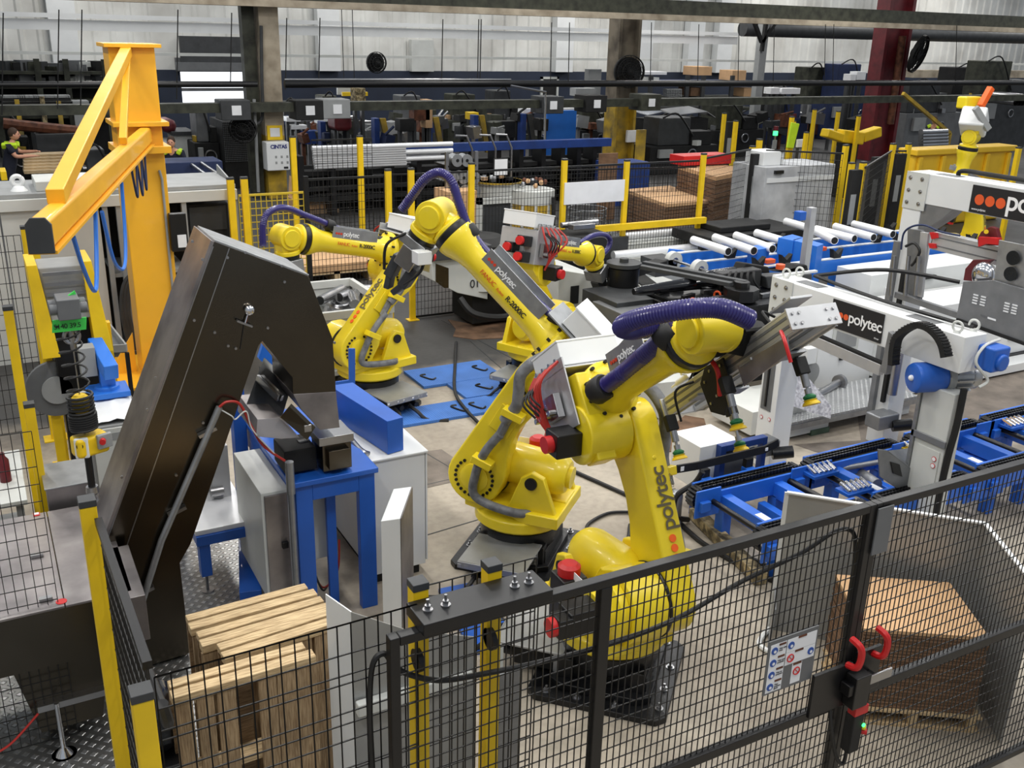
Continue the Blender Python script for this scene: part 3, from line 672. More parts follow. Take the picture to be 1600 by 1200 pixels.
# ================================================================ fences
def mesh_wires(mb, p, q, z0, z1, sx=.033, sz=.066, r=.0017, horiz_only=False):
    p, q = Vc(p), Vc(q); d = q-p; L = d.length; d.normalize(); n = int(L/sx)
    a = Vc((-d.y, d.x, 0))*r; k = int((z1-z0)/sz)
    for i in range(n+1):
        c = p+d*(i*L/max(n, 1)); mb.bar((c.x, c.y, z0), (c.x, c.y, z1), 2*r, 2*r, d)
    for i in range(k+1):
        z = z0+(z1-z0)*i/k; mb.bar((p.x+a.x, p.y+a.y, z), (q.x+a.x, q.y+a.y, z), 2*r, 2*r)
    return mb
def post(name_, x, y, h, label, w=.06, d=.06, m='yellow_post', grp=None, cap=True, rz=0, foot=True):
    T = thing(name_, label, 'fence post', (x, y, 0), rz, grp)
    M = WM[T.name]
    MB(M.copy()).box(-w/2, -d/2, .01, w/2, d/2, h).build('post_tube', m, T, .004)
    if foot: MB(M.copy()).box(-w, -d*1.2, 0, w, d*1.2, .012).build('foot_plate', m, T)
    if cap: MB(M.copy()).box(-w/2-.002, -d/2-.002, h, w/2+.002, d/2+.002, h+.03).build('post_cap', 'darkgrey', T, .003)
    return T
YF = 2.71
def gate_leaf(label, x0, x1, ztop, zmid, mids=()):
    T = thing('fence_gate', label, 'gate', (x0, YF, 0), 0, 'black mesh gates across the front')
    fr = MB(); fr.box(x0, YF-.022, .08, x0+.038, YF+.022, ztop).box(x1-.038, YF-.022, .08, x1, YF+.022, ztop)
    fr.box(x0+.038, YF-.022, ztop-.038, x1-.038, YF+.022, ztop).box(x0+.038, YF-.022, .08, x1-.038, YF+.022, .12)
    for m in mids: fr.box(m-.026, YF-.022, .12, m+.026, YF+.022, ztop-.038)
    fr.build('gate_frame', 'black', T, .004)
    MB().box(x0+.05, YF-.02, zmid-.025, x1-.05, YF+.02, zmid+.025).build('mid_rail', 'black', T, .004)
    mw = MB(); mesh_wires(mw, (x0+.038, YF, 0), (x1-.038, YF, 0), .12, ztop-.038, r=.002); mw.build('wire_mesh', 'mesh', T, smooth=False)
    return T
g1 = gate_leaf('black wire mesh sliding gate leaf in front of the nearest yellow robot', 1.03, 3.398, 2.12, 1.03, (1.93,))
g2 = gate_leaf('black wire mesh gate leaf at the right, in front of the stack of cartons', 3.40, 6.0, 2.12, 1.05)
# top guide bracket between the two yellow posts
b = MB().box(1.14, YF-.06, 2.12, 1.66, YF+.1, 2.17); b = solo('guide_bracket', b, 'black', 'black steel guide bracket bolted across the tops of two yellow posts', 'bracket', bevel=.004)
for i, x in enumerate((1.19, 1.26, 1.54, 1.6)):
    mb = MB(); hexbolt(mb, (x, YF+.02, 2.17), r=.011); mb.build('bolt', 'steel', b)
# yellow posts of the near fence
P_a = post('fence_post', 1.20, 2.84, 2.2, 'yellow fence post left of two holding the gate guide bracket', .06, .06)
P_b = post('fence_post', 1.50, 2.84, 2.2, 'yellow fence post right of two holding the gate guide bracket', .06, .06)
P_c = post('fence_post', .225, 2.74, 2.13, 'yellow corner fence post beside the wooden pallets', .065, .065, foot=False)
for x, T in ((1.17, P_a), (1.47, P_b)):
    MB().lathe((x, 2.8, 1.92), (1, 0, 0), [(.045, 0), (.045, .02)], 16).build('roller', 'black', T)
T = thing('mesh_fence', 'black wire mesh fence panel in front of the wooden pallets', 'mesh fence', (.9, 2.8, 0))
mw = MB(); mesh_wires(mw, (.27, 2.76, 0), (1.17, 2.78, 0), .1, 2.17, .05, .2, .0022); mesh_wires(mw, (.27, 2.76, 0), (1.17, 2.78, 0), .1, 2.17, .05, .12, .0022); mw.build('wire_mesh', 'mesh', T, smooth=False)
T = thing('mesh_fence', 'black wire mesh fence panel behind the gate guide bracket', 'mesh fence', (1.3, 2.9, 0))
mw = MB(); mesh_wires(mw, (1.2, 2.88, 0), (1.72, 2.88, 0), .1, 2.17, .05, .12, .0022); mw.build('wire_mesh', 'mesh', T, smooth=False)
# gate lock
T = thing('gate_lock', 'black safety gate lock with two red handles between the mesh gate leaves', 'gate lock', (3.38, YF-.03, 1.2))
MB().box(3.12, YF-.06, 1.06, 3.37, YF-.04, 1.3).build('mounting_plate', 'black', T, .003)
MB().box(3.4, YF-.06, 1.1, 3.56, YF-.04, 1.34).build('mounting_plate', 'black', T, .003)
MB().box(3.3, YF-.12, 1.16, 3.5, YF-.06, 1.22).box(3.33, YF-.13, 1.08, 3.43, YF-.06, 1.26).build('bolt_housing', 'black', T, .005)
MB().box(3.42, YF-.13, 1.2, 3.57, YF-.12, 1.25).build('guide_plate', 'steel', T, .002)
for x, z in ((3.33, 1.3), (3.5, 1.31)):
    MB().tube([(x, YF-.06, z), (x, YF-.11, z+.015), (x+.01, YF-.12, z+.05), (x+.01, YF-.12, z+.1), (x, YF-.11, z+.135), (x, YF-.06, z+.145)], .017, 8, 4).build('handle', 'red', T)
MB().box(3.37, YF-.12, 1.02, 3.46, YF-.07, 1.07).build('latch_head', 'red', T, .004)
bx = MB().box(3.37, YF-.12, .8, 3.44, YF-.06, 1.02).build('switch_box', 'blackmatte', T, .006)
MB().cyl((3.455, YF-.1, .9), (3.475, YF-.12, .9), .016, n=12).build('push_button', 'red', bx)
MB().cyl((3.445, YF-.1, .93), (3.462, YF-.12, .93), .014, n=12).build('push_button', 'yellow_post', bx)
MB().cyl((3.44, YF-.12, .955), (3.44, YF-.126, .955), .01, n=10).build('indicator_lamp', 'led_green', bx)
MB().tube([(3.39, YF-.09, .8), (3.38, YF-.09, .72), (3.33, YF-.08, .78), (3.28, YF-.07, .95), (3.27, YF-.05, 1.06)], .01, 6, 6).build('cable', 'rubber', T)
# cable drooping along the gate
P = [W(x, y, YF+.05) for x, y in ((582, 1200), (578, 1110), (582, 1040), (600, 1021), (616, 1040), (640, 1054), (690, 1063), (760, 1052), (850, 1033), (960, 1004), (1060, 965), (1160, 908), (1250, 865), (1300, 833), (1325, 827), (1336, 842), (1334, 890), (1325, 950), (1318, 1010), (1312, 1045))]
solo('power_cable', MB().tube(P, .011, 8, 6), 'rubber', 'thick black cable drooping along the back of the mesh gate', 'cable')
# small grey cover at the top of the gate post
solo('cover_plate', MB().box(3.4, YF-.035, 1.86, 3.5, YF-.028, 2.1), 'midgrey', 'grey cover plate at the top of the black gate post', 'cover')
# safety sign board
T = thing('sign_board', 'grey board of small white safety notices on the mesh gate', 'sign', (2.98, YF-.02, 1.27))
MB().box(2.825, YF-.035, 1.275, 3.125, YF-.028, 1.565).build('board', 'midgrey', T)
yb = YF-.0355
for (x0, z0, x1, z1) in ((2.835, 1.285, 2.93, 1.545), (2.935, 1.475, 3.115, 1.545), (2.935, 1.405, 3.115, 1.473), (2.985, 1.29, 3.045, 1.4)): MB().box(x0, yb-.001, z0, x1, yb, z1).build('notice', 'paper', T)
for (x, z) in ((2.86, 1.51), (2.86, 1.445), (2.86, 1.38), (2.86, 1.315), (2.96, 1.51), (3.09, 1.44)):
    p_ = MB().cyl((x, yb-.001, z), (x, yb-.003, z), .019, n=18).build('pictogram', 'signblue', T); MB().cyl((x+.002, yb-.003, z-.004), (x+.002, yb-.004, z-.004), .008, n=10).build('figure', 'paper', p_)
for (x, z) in ((2.965, 1.44), (3.015, 1.355)): MB().torus((x, yb-.003, z), (0, 1, 0), .019, .003, 18, 5).bar((x-.014, yb-.003, z+.014), (x+.014, yb-.003, z-.014), .004, .002, (0, 1, 0)).build('pictogram', 'red', T)
for (x, z) in ((2.885, 1.535), (2.885, 1.47), (2.885, 1.405), (2.885, 1.34), (3.0, 1.54), (2.99, 1.468), (2.99, 1.396)): MB().box(x, yb-.003, z-.004, x+(.04 if x < 2.95 else .05), yb-.001, z+.006).build('notice_heading', 'rust', T)
for (x, z, s) in ((2.885, 1.512, 'Wear safety\nshoes'), (2.885, 1.447, 'Wear head\nprotection'), (2.885, 1.382, 'Wear ear\nprotection'), (2.885, 1.317, 'Wear\nprotective\ngloves')):
    text('lettering', s, (x, yb-.002, z), (1, 0, 0), .0105, 'letter_black', T, (0, 0, 1), .001)

# ================================================================ pallets leaning in the corner
def pallet(label, M, w=1.2, h=1.0, wood='wood', rr=None, grp='wooden pallets standing in the corner'):
    # lies in its own x-z plane: x width, z height, y thickness
    T = thing('wooden_pallet', label, 'pallet', tuple(M.to_translation()), 0, grp); r = random.Random(hash(label) % 99 if rr is None else rr)
    n = 7
    for i in range(n):
        x = -w/2+.05+(w-.1)*i/(n-1); ww = r.uniform(.08, .11)
        if n == 7 and i == 3 and r.random() < .3: continue
        MB(M.copy()).box(x-ww/2, -.075, 0, x+ww/2, -.055, h-.05).build('deck_board', 'woodz', T, .002)
    for x in (-w/2+.06, 0, w/2-.06): MB(M.copy()).box(x-.05, .055, 0, x+.05, .075, h-.05).build('deck_board', 'wood_dark', T, .002)
    for z in (.02, h/2-.02): MB(M.copy()).box(-w/2, -.055, z, w/2, .055, z+.04).build('stringer', wood, T, .003)
    MB(M.copy()).box(-w/2, -.082, h-.05, w/2, -.012, h).build('top_stringer', wood, T, .005); MB(M.copy()).box(-w/2+.01, .02, h-.05, w/2-.02, .082, h-.01).build('top_stringer', wood, T, .005)
    return T
def leanM(x, y, rz, tilt): return Matrix.Translation((x, y, 0)) @ Matrix.Rotation(rz, 4, 'Z') @ Matrix.Rotation(tilt, 4, 'X')
pallet('wooden pallet rearmost of four leaning together by the fence', leanM(1.03, 4.86, R_(3), R_(1)), .72, 1.03, 'wood', 1)
pallet('wooden pallet second from the back of four leaning by the fence', leanM(1.06, 4.68, R_(4), R_(1)), .74, 1.03, 'wood', 2)
pallet('wooden pallet second from the front of four leaning by the fence', leanM(1.1, 4.50, R_(6), R_(1)), .68, 1.05, 'wood', 3)
pallet('wooden pallet frontmost of four, nearest the wire mesh', leanM(.83, 4.26, R_(2), R_(1)), .72, 1.06, 'wood', 4)

# ================================================================ white sheet metal guards behind the posts
T = thing('sheet_guard', 'light grey folded sheet guard standing right of the pallets', 'guard', (1.5, 4.0, 0))
gA, gB, gC = (1.25, 4.15), (1.33, 4.0), (1.85, 3.9)
MB().prism([(gA[0], gA[1], 0), (gA[0], gA[1], 1.42), (gB[0], gB[1], 1.38), (gB[0], gB[1], 0)], (.006, .004, 0)).build('flange', 'white', T)
MB().prism([(1.33, 4.0, 0), (1.33, 4.0, 1.38), (1.62, 3.98, 1.2), (2.0, 3.95, 1.06), (2.0, 3.95, 0)], (0, .008, 0)).build('sheet', 'sheet_alu', T)
MB().box(1.33, 3.94, .78, 1.98, 3.99, .86).build('stiffener', 'offwhite', T, .01)
MB().prism([(2.0, 3.9, 0), (2.0, 3.9, 1.06), (2.12, 3.86, 1.03), (2.12, 3.86, 0)], (.004, .008, 0)).build('flange', 'offwhite', T)
for i, x in enumerate((2.02, 2.1)): pass
T = thing('corner_channel', 'tall grey steel channel beside the blue floor pad, behind the gate', 'guard', (2.1, 3.7, 0))
MB().box(1.95, 3.62, 0, 2.0, 3.66, 1.05).box(2.0, 3.62, 0, 2.1, 3.66, 1.05).build('channel', 'galvgrey', T, .004)

# ================================================================ right-hand sheet enclosure with cartons on a pallet
T = thing('sheet_enclosure', 'tall bent aluminium sheet screen wrapped round the carton stack', 'screen', (4.7, 4.4, 0))
A_, B_, C_ = Vc((4.68, 4.46, 0)), Vc((5.55, 3.53, 0)), Vc((5.12, 2.86, 0)); Z = Vc((0, 0, 1.12))
MB().prism([A_, B_, B_+Z, A_+Z], (.006, .006, 0)).build('sheet', 'sheet_alu', T)
MB().prism([B_, C_, C_+Z, B_+Z], (.006, -.004, 0)).build('sheet', 'sheet_alu', T)
MB().bar(A_+Z, B_+Z, .03, .012).bar(B_+Z, C_+Z, .03, .012).bar(A_, A_+Z, .03, .012, (1, 1, 0)).build('edge_trim', 'white', T)
MB().tube([A_+Vc((-.02, -.02, .02)), A_+Vc((-.22, -.14, .02)), A_+Vc((-.16, -.32, .02)), A_+Vc((.0, -.2, .02))], .02, 8, 6).build('foot_bracket', 'white', T)
MB().prism([A_, A_+Vc((-.2, -.2, 0)), A_+Vc((-.14, -.16, .3)), A_+Vc((0, 0, .36))], (.01, -.01, 0)).build('gusset', 'galvgrey', T)
T = thing('wooden_pallet', 'wooden pallet lying under the carton stack at the right', 'pallet', (4.9, 3.4, 0))
e1_ = Vc((.828, -.561, 0)).normalized(); e2_ = Vc((.508, .861, 0)).normalized(); o_ = Vc((4.42, 3.43, 0))
def PL(a, b, z): return o_+e1_*a+e2_*b+Vc((0, 0, z))
for i in range(6):
    b = .0+.11*i; MB().prism([PL(-.02, b, .1), PL(.8, b, .1), PL(.8, b+.08, .1), PL(-.02, b+.08, .1)], (0, 0, .02)).build('deck_board', 'wood', T, .002)
for a in (0, .36, .72): MB().prism([PL(a, 0, .02), PL(a+.05, 0, .02), PL(a+.05, .62, .02), PL(a, .62, .02)], (0, 0, .08)).build('stringer', 'wood', T, .002)
for b in (0, .27, .54): MB().prism([PL(-.02, b, 0), PL(.8, b, 0), PL(.8, b+.08, 0), PL(-.02, b+.08, 0)], (0, 0, .02)).build('bottom_board', 'wood', T)
rr = random.Random(5)
nC = 23
for i in range(nC):
    z0 = .122+i*.025; dx, dy = rr.uniform(-.006, .006), rr.uniform(-.006, .006)
    mb = MB().prism([PL(.0+dx, .02+dy, z0), PL(.75+dx, .02+dy, z0), PL(.75+dx, .66+dy, z0), PL(dx, .66+dy, z0)], (0, 0, .023))
    o = solo('flat_carton', mb, 'card' if i == nC-1 else 'cardedge', 'flat brown carton in the stack by the gate, '+('on top' if i == nC-1 else ORD[nC-1-i]+' from the top'), 'carton', 'flat cartons stacked at the right')
# ================================================================ left: elevator and its surroundings
struct('trim_11', MB().box(-3, 3.0, .0, 1.62, 7.6, .012), 'plate_floor')
YE = 5.98; DE = .5
T = thing('bucket_elevator', 'big stainless steel bucket elevator bent like an inverted V', 'conveyor', (.65, YE, 0))
def E_(x, y): p = W(x, y, YE); return (p.x, YE, max(p.z, .02))
body = [E_(297, 1020), E_(281, 880), E_(298, 850), E_(350, 700), E_(404, 540), E_(410, 533), E_(457, 590), E_(458, 616), E_(525, 612), E_(520, 530), E_(482, 432), E_(335, 378), E_(165, 848), (.5, YE, .02)]
MB().prism(body, (0, DE, 0)).build('housing', 'stainless', T, .003)
# worn clear cover strip along the top of the incline
cov = [E_(335, 378), E_(165, 848)]
MB().prism([Vc(cov[0]), Vc(cov[0])+Vc((0, DE, 0)), Vc(cov[1])+Vc((0, DE, 0)), Vc(cov[1])], (-.02, 0, .012)).build('cover_strip', 'stainless_dull', T, .002)
a = Vc(E_(335, 378)); b = Vc(E_(482, 432)); MB().prism([a, a+Vc((0, DE, 0)), b+Vc((0, DE, 0)), b], (.004, 0, .012)).build('top_cover', 'galv', T, .002)
# seams and clips
s = MB()
def seam(p, q, w=.006): s.bar((p[0], YE-.002, p[2]), (q[0], YE-.002, q[2]), .006, w, (0, 1, 0))
seam(E_(358, 388), E_(192, 870)); seam(E_(333, 385), E_(165, 850))
s.build('seam', 'steel', T)
for (x, y) in ((300, 355+22), (316, 405), (355, 402), (383, 394), (440, 415), (303, 500), (243, 590), (335, 519), (230, 640), (317, 660), (190, 745), (275, 742), (418, 512), (356, 540), (368, 544), (522, 535), (444, 440)):
    p = Vc(E_(x, y)); MB().cyl(p+Vc((0, -.012, 0)), p, .009, n=8).build('screw', 'steel', T)
p = Vc(E_(388, 483)); q = Vc(E_(381, 505)); r = Vc(E_(375, 545))
t_ = MB().ball(p+Vc((0, -.03, 0)), .035, 1, .8, 1).cyl(p+Vc((0, -.02, 0)), q+Vc((0, -.03, 0)), .008, n=8).build('chain_tensioner', 'chrome', T)
a_, b_ = Vc(E_(368, 499)), Vc(E_(392, 508)); MB().bar(a_+Vc((0, -.03, 0)), b_+Vc((0, -.03, 0)), .03, .012).build('bracket', 'steel', t_)
MB().bar(q+Vc((0, -.002, 0)), r+Vc((0, -.002, 0)), .004, .012, (0, 1, 0)).build('slot', 'black', t_)
# conduit up the side
P = [Vc(E_(x, y))+Vc((0, -.05, 0)) for x, y in ((203, 990), (250, 840), (340, 632))]
cd = MB().tube(P, .022, 10).build('conduit', 'galv', T)
for (x, y) in ((322, 672), (275, 795), (225, 920)):
    p = Vc(E_(x, y)); MB().cbox(p+Vc((0, -.03, 0)), .12, .05, .022, ry=R_(-20)).build('pipe_clip', 'steel', cd)
MB().tube([Vc(E_(340, 632))+Vc((0, -.05, 0)), Vc(E_(352, 623))+Vc((.0, -.06, 0)), W(375, 632, 5.96), W(392, 665, 5.98), W(408, 692, 6.0), W(425, 707, 6.0), W(445, 720, 6.0)], .009, 6, 8).build('red_cable', 'redcable', T)
MB().tube([W(345, 640, 5.93), W(362, 650, 5.92), W(368, 655, 5.94), W(385, 643, 5.96), W(395, 672, 5.97), W(432, 712, 6.0)], .005, 5, 8).build('white_cable', 'offwhite', T)
# discharge chute under the nose
zC = 1.82
mb = MB(); mb.prism([W(458, 616, YE), W(525, 612, YE), W(531, 668, YE-.02), W(500, 672, YE-.02), W(470, 640, YE)], (0, DE, 0)); mb.build('discharge_chute', 'stainless_dull', T, .003)
T = thing('vibratory_hopper', 'folded stainless hopper tray under the elevator nose on the blue stand', 'hopper', (1.7, 6.3, 1.15))
MB().prism([W(395, 632, 6.0), W(408, 610, 6.1), W(436, 592, 6.4), W(455, 590, 6.5)], (0.0, .0, -.0001)) if 0 else None
mb = MB()
H = [W(400, 668, 5.95), W(466, 668, 5.9), W(478, 685, 5.9), W(455, 650, 6.0), W(437, 652, 6.05)]
mb.prism([W(402, 655, 6.0), W(437, 652, 6.0), W(468, 684, 5.95), W(440, 686, 5.95), W(400, 682, 5.97)], (0, .5, .0)); mb.build('tray', 'stainless_dull', T, .003)
mb = MB(); mb.prism([W(452, 635, 5.9), W(490, 672, 5.9), W(480, 688, 5.9), W(438, 652, 5.92)], (.02, .02, .01)); mb.build('flap', 'stainless', T)
MB().prism([W(385, 632, 6.3), W(412, 560, 6.5), W(455, 600, 6.6), W(440, 650, 6.2)], (.01, .01, 0)).build('side_plate', 'galv', T)
for dx in (0, .06): MB().bar(W(402+dx*100, 590, 6.4), W(435+dx*100, 622, 6.2), .02, .05).build('guide_rail', 'steel', T)
MB().cbox(W(480, 668, 5.92), .05, .04, .05).build('clamp', 'steel', T, .003)
T = thing('feeder_drive', 'stainless motor box mounted on the blue stand below the elevator nose', 'motor', (1.9, 6.05, 1.15))
MB().box(1.85, 6.05, 1.17, 2.06, 6.3, 1.38).build('gear_box', 'stainless', T, .003)
MB().box(1.6, 6.12, 1.17, 1.83, 6.4, 1.34).build('motor_body', 'blackmatte', T, .01)
MB().lathe((1.72, 6.26, 1.25), (1, 0, 0), [(.06, 0), (.1, .02), (.1, .1), (.06, .12)], 16).build('pulley', 'black', T)
MB().box(1.82, 6.02, 1.38, 2.07, 6.3, 1.44).build('top_plate', 'steel', T, .003)
MB().box(1.88, 6.0, 1.3-.1, 2.03, 6.05, 1.34).build('cover', 'stainless', T, .002)
# blue welded stand
T = thing('machine_stand', 'blue welded steel stand under the elevator nose, open legs facing front', 'stand', (1.9, 6.03, 0))
M_ = 'blue'
MB().box(1.6, 6.0, 1.11, 2.24, 7.4, 1.15).build('stand_top', M_, T, .006)
fr = MB(); fr.box(1.64, 6.03, .0, 1.76, 6.1, 1.1).box(2.1, 6.03, .0, 2.22, 6.1, 1.1).box(1.76, 6.03, .98, 2.1, 6.1, 1.1); fr.build('front_frame', M_, T, .004)
MB().box(1.9, 6.18, .0, 1.97, 6.22, 1.0).build('upright', M_, T, .003)
for x in (1.64, 2.14): MB().box(x, 7.25, 0, x+.08, 7.35, 1.1).build('leg', M_, T, .004)
MB().box(1.62, 6.1, .92, 1.66, 7.3, 1.1).box(2.18, 6.1, .92, 2.22, 7.3, 1.1).build('side_rail', M_, T, .004)
MB().box(1.5, 7.2, 0, 1.6, 7.32, 1.5).build('post', M_, T, .004)
MB().box(1.3, 7.22, .35, 1.7, 7.3, .43).build('gusset', M_, T, .004)
MB().bar((1.36, 6.4, .08), (1.56, 7.25, .1), .16, .14).build('foot_rail', M_, T, .006)
MB().tube([(1.45, 6.7, .25), (1.58, 6.3, .05)], .03, 10).build('cylinder', 'steel', T)
# control cabinet door under the stand
T = thing('control_cabinet', 'grey cabinet with small black latch on the left side of the blue stand', 'cabinet', (1.55, 6.6, .2))
MB().box(1.42, 6.12, .22, 1.62, 6.9, 1.06).build('cabinet_body', 'offwhite', T, .004)
MB().box(1.44, 6.105, .24, 1.6, 6.12, 1.04).build('door', 'stainless_dull', T, .003)
MB().box(1.54, 6.08, .62, 1.585, 6.105, .67).build('latch', 'black', T, .004)
solo('cable_conduit', MB().tube([(1.6, 6.0, .1), (1.6, 6.0, 1.08)], .022, 10).tube([(1.6, 6.0, 1.08), (1.6, 6.0, 1.32)], .03, 10), 'galv', 'upright galvanised conduit at the corner of the blue stand', 'conduit')
T = thing('wall_box', 'light grey electrical box hung inside the blue stand legs', 'box', (1.8, 6.35, .3)); MB().box(1.7, 6.3, .35, 1.94, 6.5, 1.02).build('box_body', 'offwhite', T, .005)
MB().tube([(1.82, 6.35, .35), (1.83, 6.3, .2), (1.9, 6.32, .08), (2.05, 6.45, .12), (2.12, 6.6, .3)], .008, 6, 6).build('red_cable', 'redcable', T)
MB().tube([(1.76, 6.35, .35), (1.77, 6.3, .2), (1.8, 6.4, .05), (1.85, 6.6, .02)], .01, 6, 6).tube([(1.8, 6.35, .35), (1.84, 6.2, .15), (1.95, 6.4, .04)], .008, 6, 6).build('black_cable', 'rubber', T)
# white cabinet and sloping blue duct
T = thing('electrical_cabinet', 'white waist-high electrical cabinet carrying a blue duct', 'cabinet', (2.5, 6.9, 0))
MB().box(2.29, 6.3, .09, 2.73, 7.62, 1.06).build('cabinet_body', 'white', T, .004)
MB().box(2.27, 6.28, 1.06, 2.75, 7.64, 1.075).build('cabinet_top', 'white', T, .003)
MB().box(2.735, 6.3, .12, 2.75, 7.6, 1.05).build('door', 'white', T, .003)
MB().box(2.33, 6.34, 0, 2.69, 7.58, .09).build('plinth', 'blackmatte', T)
for z in (.3, .95): MB().box(2.752, 6.33, z, 2.762, 6.37, z+.06).build('hinge', 'black', T)
T = thing('cable_duct', 'blue boxed duct lying across the white cabinet', 'duct', (2.4, 6.9, 1.08))
tp = [G(530, 618, 1.36), G(628, 672, 1.36), G(606, 682, 1.36), G(529, 650, 1.36)]
MB().prism([(2.3, 7.25, 1.08), (2.5, 7.25, 1.08), (2.58, 6.36, 1.08), (2.44, 6.33, 1.08)], (0, 0, .27)).build('duct_body', 'blue', T, .004)
MB().box(2.2, 6.5, 1.09, 2.24, 6.95, 1.13).tube([(2.22, 6.8, 1.2), (2.24, 6.4, 1.14), (2.3, 6.36, 1.1)], .02, 8, 6).build('air_pipe', 'steel', T)
T = thing('machine_bracket', 'blue L-shaped bracket on a white beam before the left rear robot', 'bracket', (2.6, 8.0, 0))
MB().prism([W(545, 545, 7.95), W(555, 545, 7.95), W(555, 604, 7.95), W(525, 606, 7.95), W(525, 597, 7.95), W(546, 594, 7.95)], (0, .02, 0)).build('plate', 'blue', T)
_p = W(545, 612, 7.95); MB().box(_p.x-.3, 7.93, _p.z-.07, _p.x+.06, 8.05, _p.z+.03).build('beam', 'white', T); MB().box(_p.x-.06, 7.95, 0, _p.x+.02, 8.03, _p.z-.07).build('leg', 'darkgrey', T)
T = thing('slanted_cover', 'slanted blue cover seen through the notch of the elevator', 'cover', (1.9, 7.3, 1.15))
MB().prism([W(412, 535, 7.3), W(433, 556, 7.3), W(432, 588, 7.3), W(404, 560, 7.3)], (0, .05, 0)).build('cover_plate', 'bluelight', T); MB().prism([W(408, 575, 7.3), W(432, 592, 7.3), W(432, 640, 7.3), W(408, 640, 7.3)], (0, .06, 0)).build('support', 'darkgrey', T)
# folded white guard before the cabinet
T = thing('sheet_cover', 'white angular box cover standing in front of the cabinet, slanted top', 'cover', (2.2, 5.5, 0))
c0 = [(2.06, 5.5, 0), (2.06, 5.5, 1.0), (2.2, 5.5, .99), (2.2, 5.5, 0)]
MB().prism([(2.06, 5.5, 0), (2.06, 5.5, 1.0), (2.19, 5.48, 1.0), (2.19, 5.48, 0)], (.26, .42, 0)).build('cover_body', 'white', T, .003)
MB().prism([(2.195, 5.48, 0), (2.195, 5.48, 1.0), (2.455, 5.9, 1.0), (2.455, 5.9, 0)], (.004, 0, 0)).build('side_panel', 'stainless_dull', T)
# white table with blue legs left of the stand
T = thing('steel_table', 'low table with bare steel top and blue legs behind the elevator', 'table', (1.2, 7.0, 0))
MB().box(1.06, 6.72, .52, 1.5, 7.95, .56).build('table_top', 'bright', T, .004)
MB().box(1.06, 6.7, .44, 1.5, 6.76, .52).box(1.06, 6.76, .44, 1.12, 7.9, .52).build('apron', 'blue', T, .004)
for x, y in ((1.12, 6.78), (1.12, 7.8)):
    l = MB().box(x-.04, y-.05, .16, x+.04, y+.05, .46).build('leg', 'blue', T, .004); MB().cyl((x, y, 0), (x, y, .02), .05, n=16).cyl((x, y, .02), (x, y, .16), .012, n=8).build('levelling_foot', 'steel', l)
T = thing('spindle_unit', 'black and steel spindle unit on the low steel table', 'spindle', (1.2, 7.6, .56))
MB().box(1.05, 7.5, .56, 1.42, 7.9, .76).build('housing', 'black', T, .01); MB().cyl((1.1, 7.45, .82), (1.32, 7.45, .84), .045, n=16).build('spindle', 'chrome', T)
MB().box(1.3, 7.2, .56, 1.44, 7.5, 1.0).box(1.1, 7.6, .76, 1.44, 7.66, 1.1).build('profile_frame', 'alu', T, .004)
MB().cyl((1.28, 7.2, .62), (1.38, 7.2, .62), .04, n=14).build('roller', 'steel', T)
# stainless washer box
T = thing('stainless_machine', 'low stainless machine box with hinged lid at the left edge', 'machine', (-.6, 6.0, 0))
MB().box(-1.8, 5.35, .62, .44, 6.55, .985).build('machine_body', 'stainless', T, .003)
MB().box(-1.8, 5.33, .985, .1, 6.6, 1.0).build('lid', 'stainless_dull', T, .003); MB().box(.105, 5.33, .985, .46, 6.6, 1.0).build('lid', 'stainless_dull', T, .003)
for (x, y) in ((58, 870), (72, 938)):
    p = G(x, y, 1.0); MB().cbox(p+Vc((0, 0, .012)), .07, .035, .02).build('hinge', 'steel', T, .003)
p = G(96, 940, 1.0); MB().cyl(p, p+Vc((0, 0, .003)), .03, n=18).build('sticker', 'red', T)
p = G(57, 804, 1.0); MB().cbox(p+Vc((0, 0, .002)), .04, .05, .003).build('sticker', 'red', T)
p = G(57, 804, 1.0); MB().cbox(p+Vc((0, 0.006, .004)), .03, .03, .002).build('sticker', 'paper', T)
mb = MB(); mb.prism([(-.22, 5.42, .62), (.3, 5.42, .62), (.22, 5.42, .14), (-.12, 5.42, .14)], (0, .9, 0)); mb.build('sump', 'stainless', T, .003)
MB().box(-.12, 5.36, .32, .3, 5.42, .36).build('pipe', 'steel', T)
for (x, y) in ((-.02, 5.34), (-1.5, 5.34)):
    MB().cyl((x, y, 0), (x, y, .012), .07, n=20).lathe((x, y, .012), (0, 0, 1), [(.05, 0), (.03, .03), (.014, .05), (.014, .36)], 14).build('levelling_foot', 'chrome', T)
MB().tube([(-.5, 5.3, .5), (-.42, 5.25, .25), (-.3, 5.3, .2), (-.12, 5.36, .32)], .007, 6, 8).build('red_cable', 'redcable', T)
T = thing('stainless_box', 'stainless infeed box joined to the elevator foot', 'box', (.4, 5.6, 0))
MB().box(.3, 5.25, .7, .52, 5.9, 1.0).build('box_body', 'stainless_dull', T, .003)
T = thing('stainless_box', 'small square stainless box behind the machine, below the hoist', 'box', (.3, 7.0, 0))
MB().box(.12, 6.68, 0, .42, 7.1, 1.12).build('box_body', 'stainless_dull', T, .003); MB().box(.11, 6.67, 1.12, .43, 7.11, 1.13).build('lid', 'galv', T, .002)
T = thing('gear_motor', 'dark geared motor with chrome cap behind the corner fence post', 'motor', (.45, 4.6, 0))
MB().lathe((.42, 4.3, .75), (0, 1, 0), [(.1, 0), (.13, .03), (.13, .3), (.1, .34)], 24).build('motor_body', 'blackgloss', T); MB().box(.3, 4.2, .2, .56, 4.6, .62).build('gear_housing', 'black', T, .02)
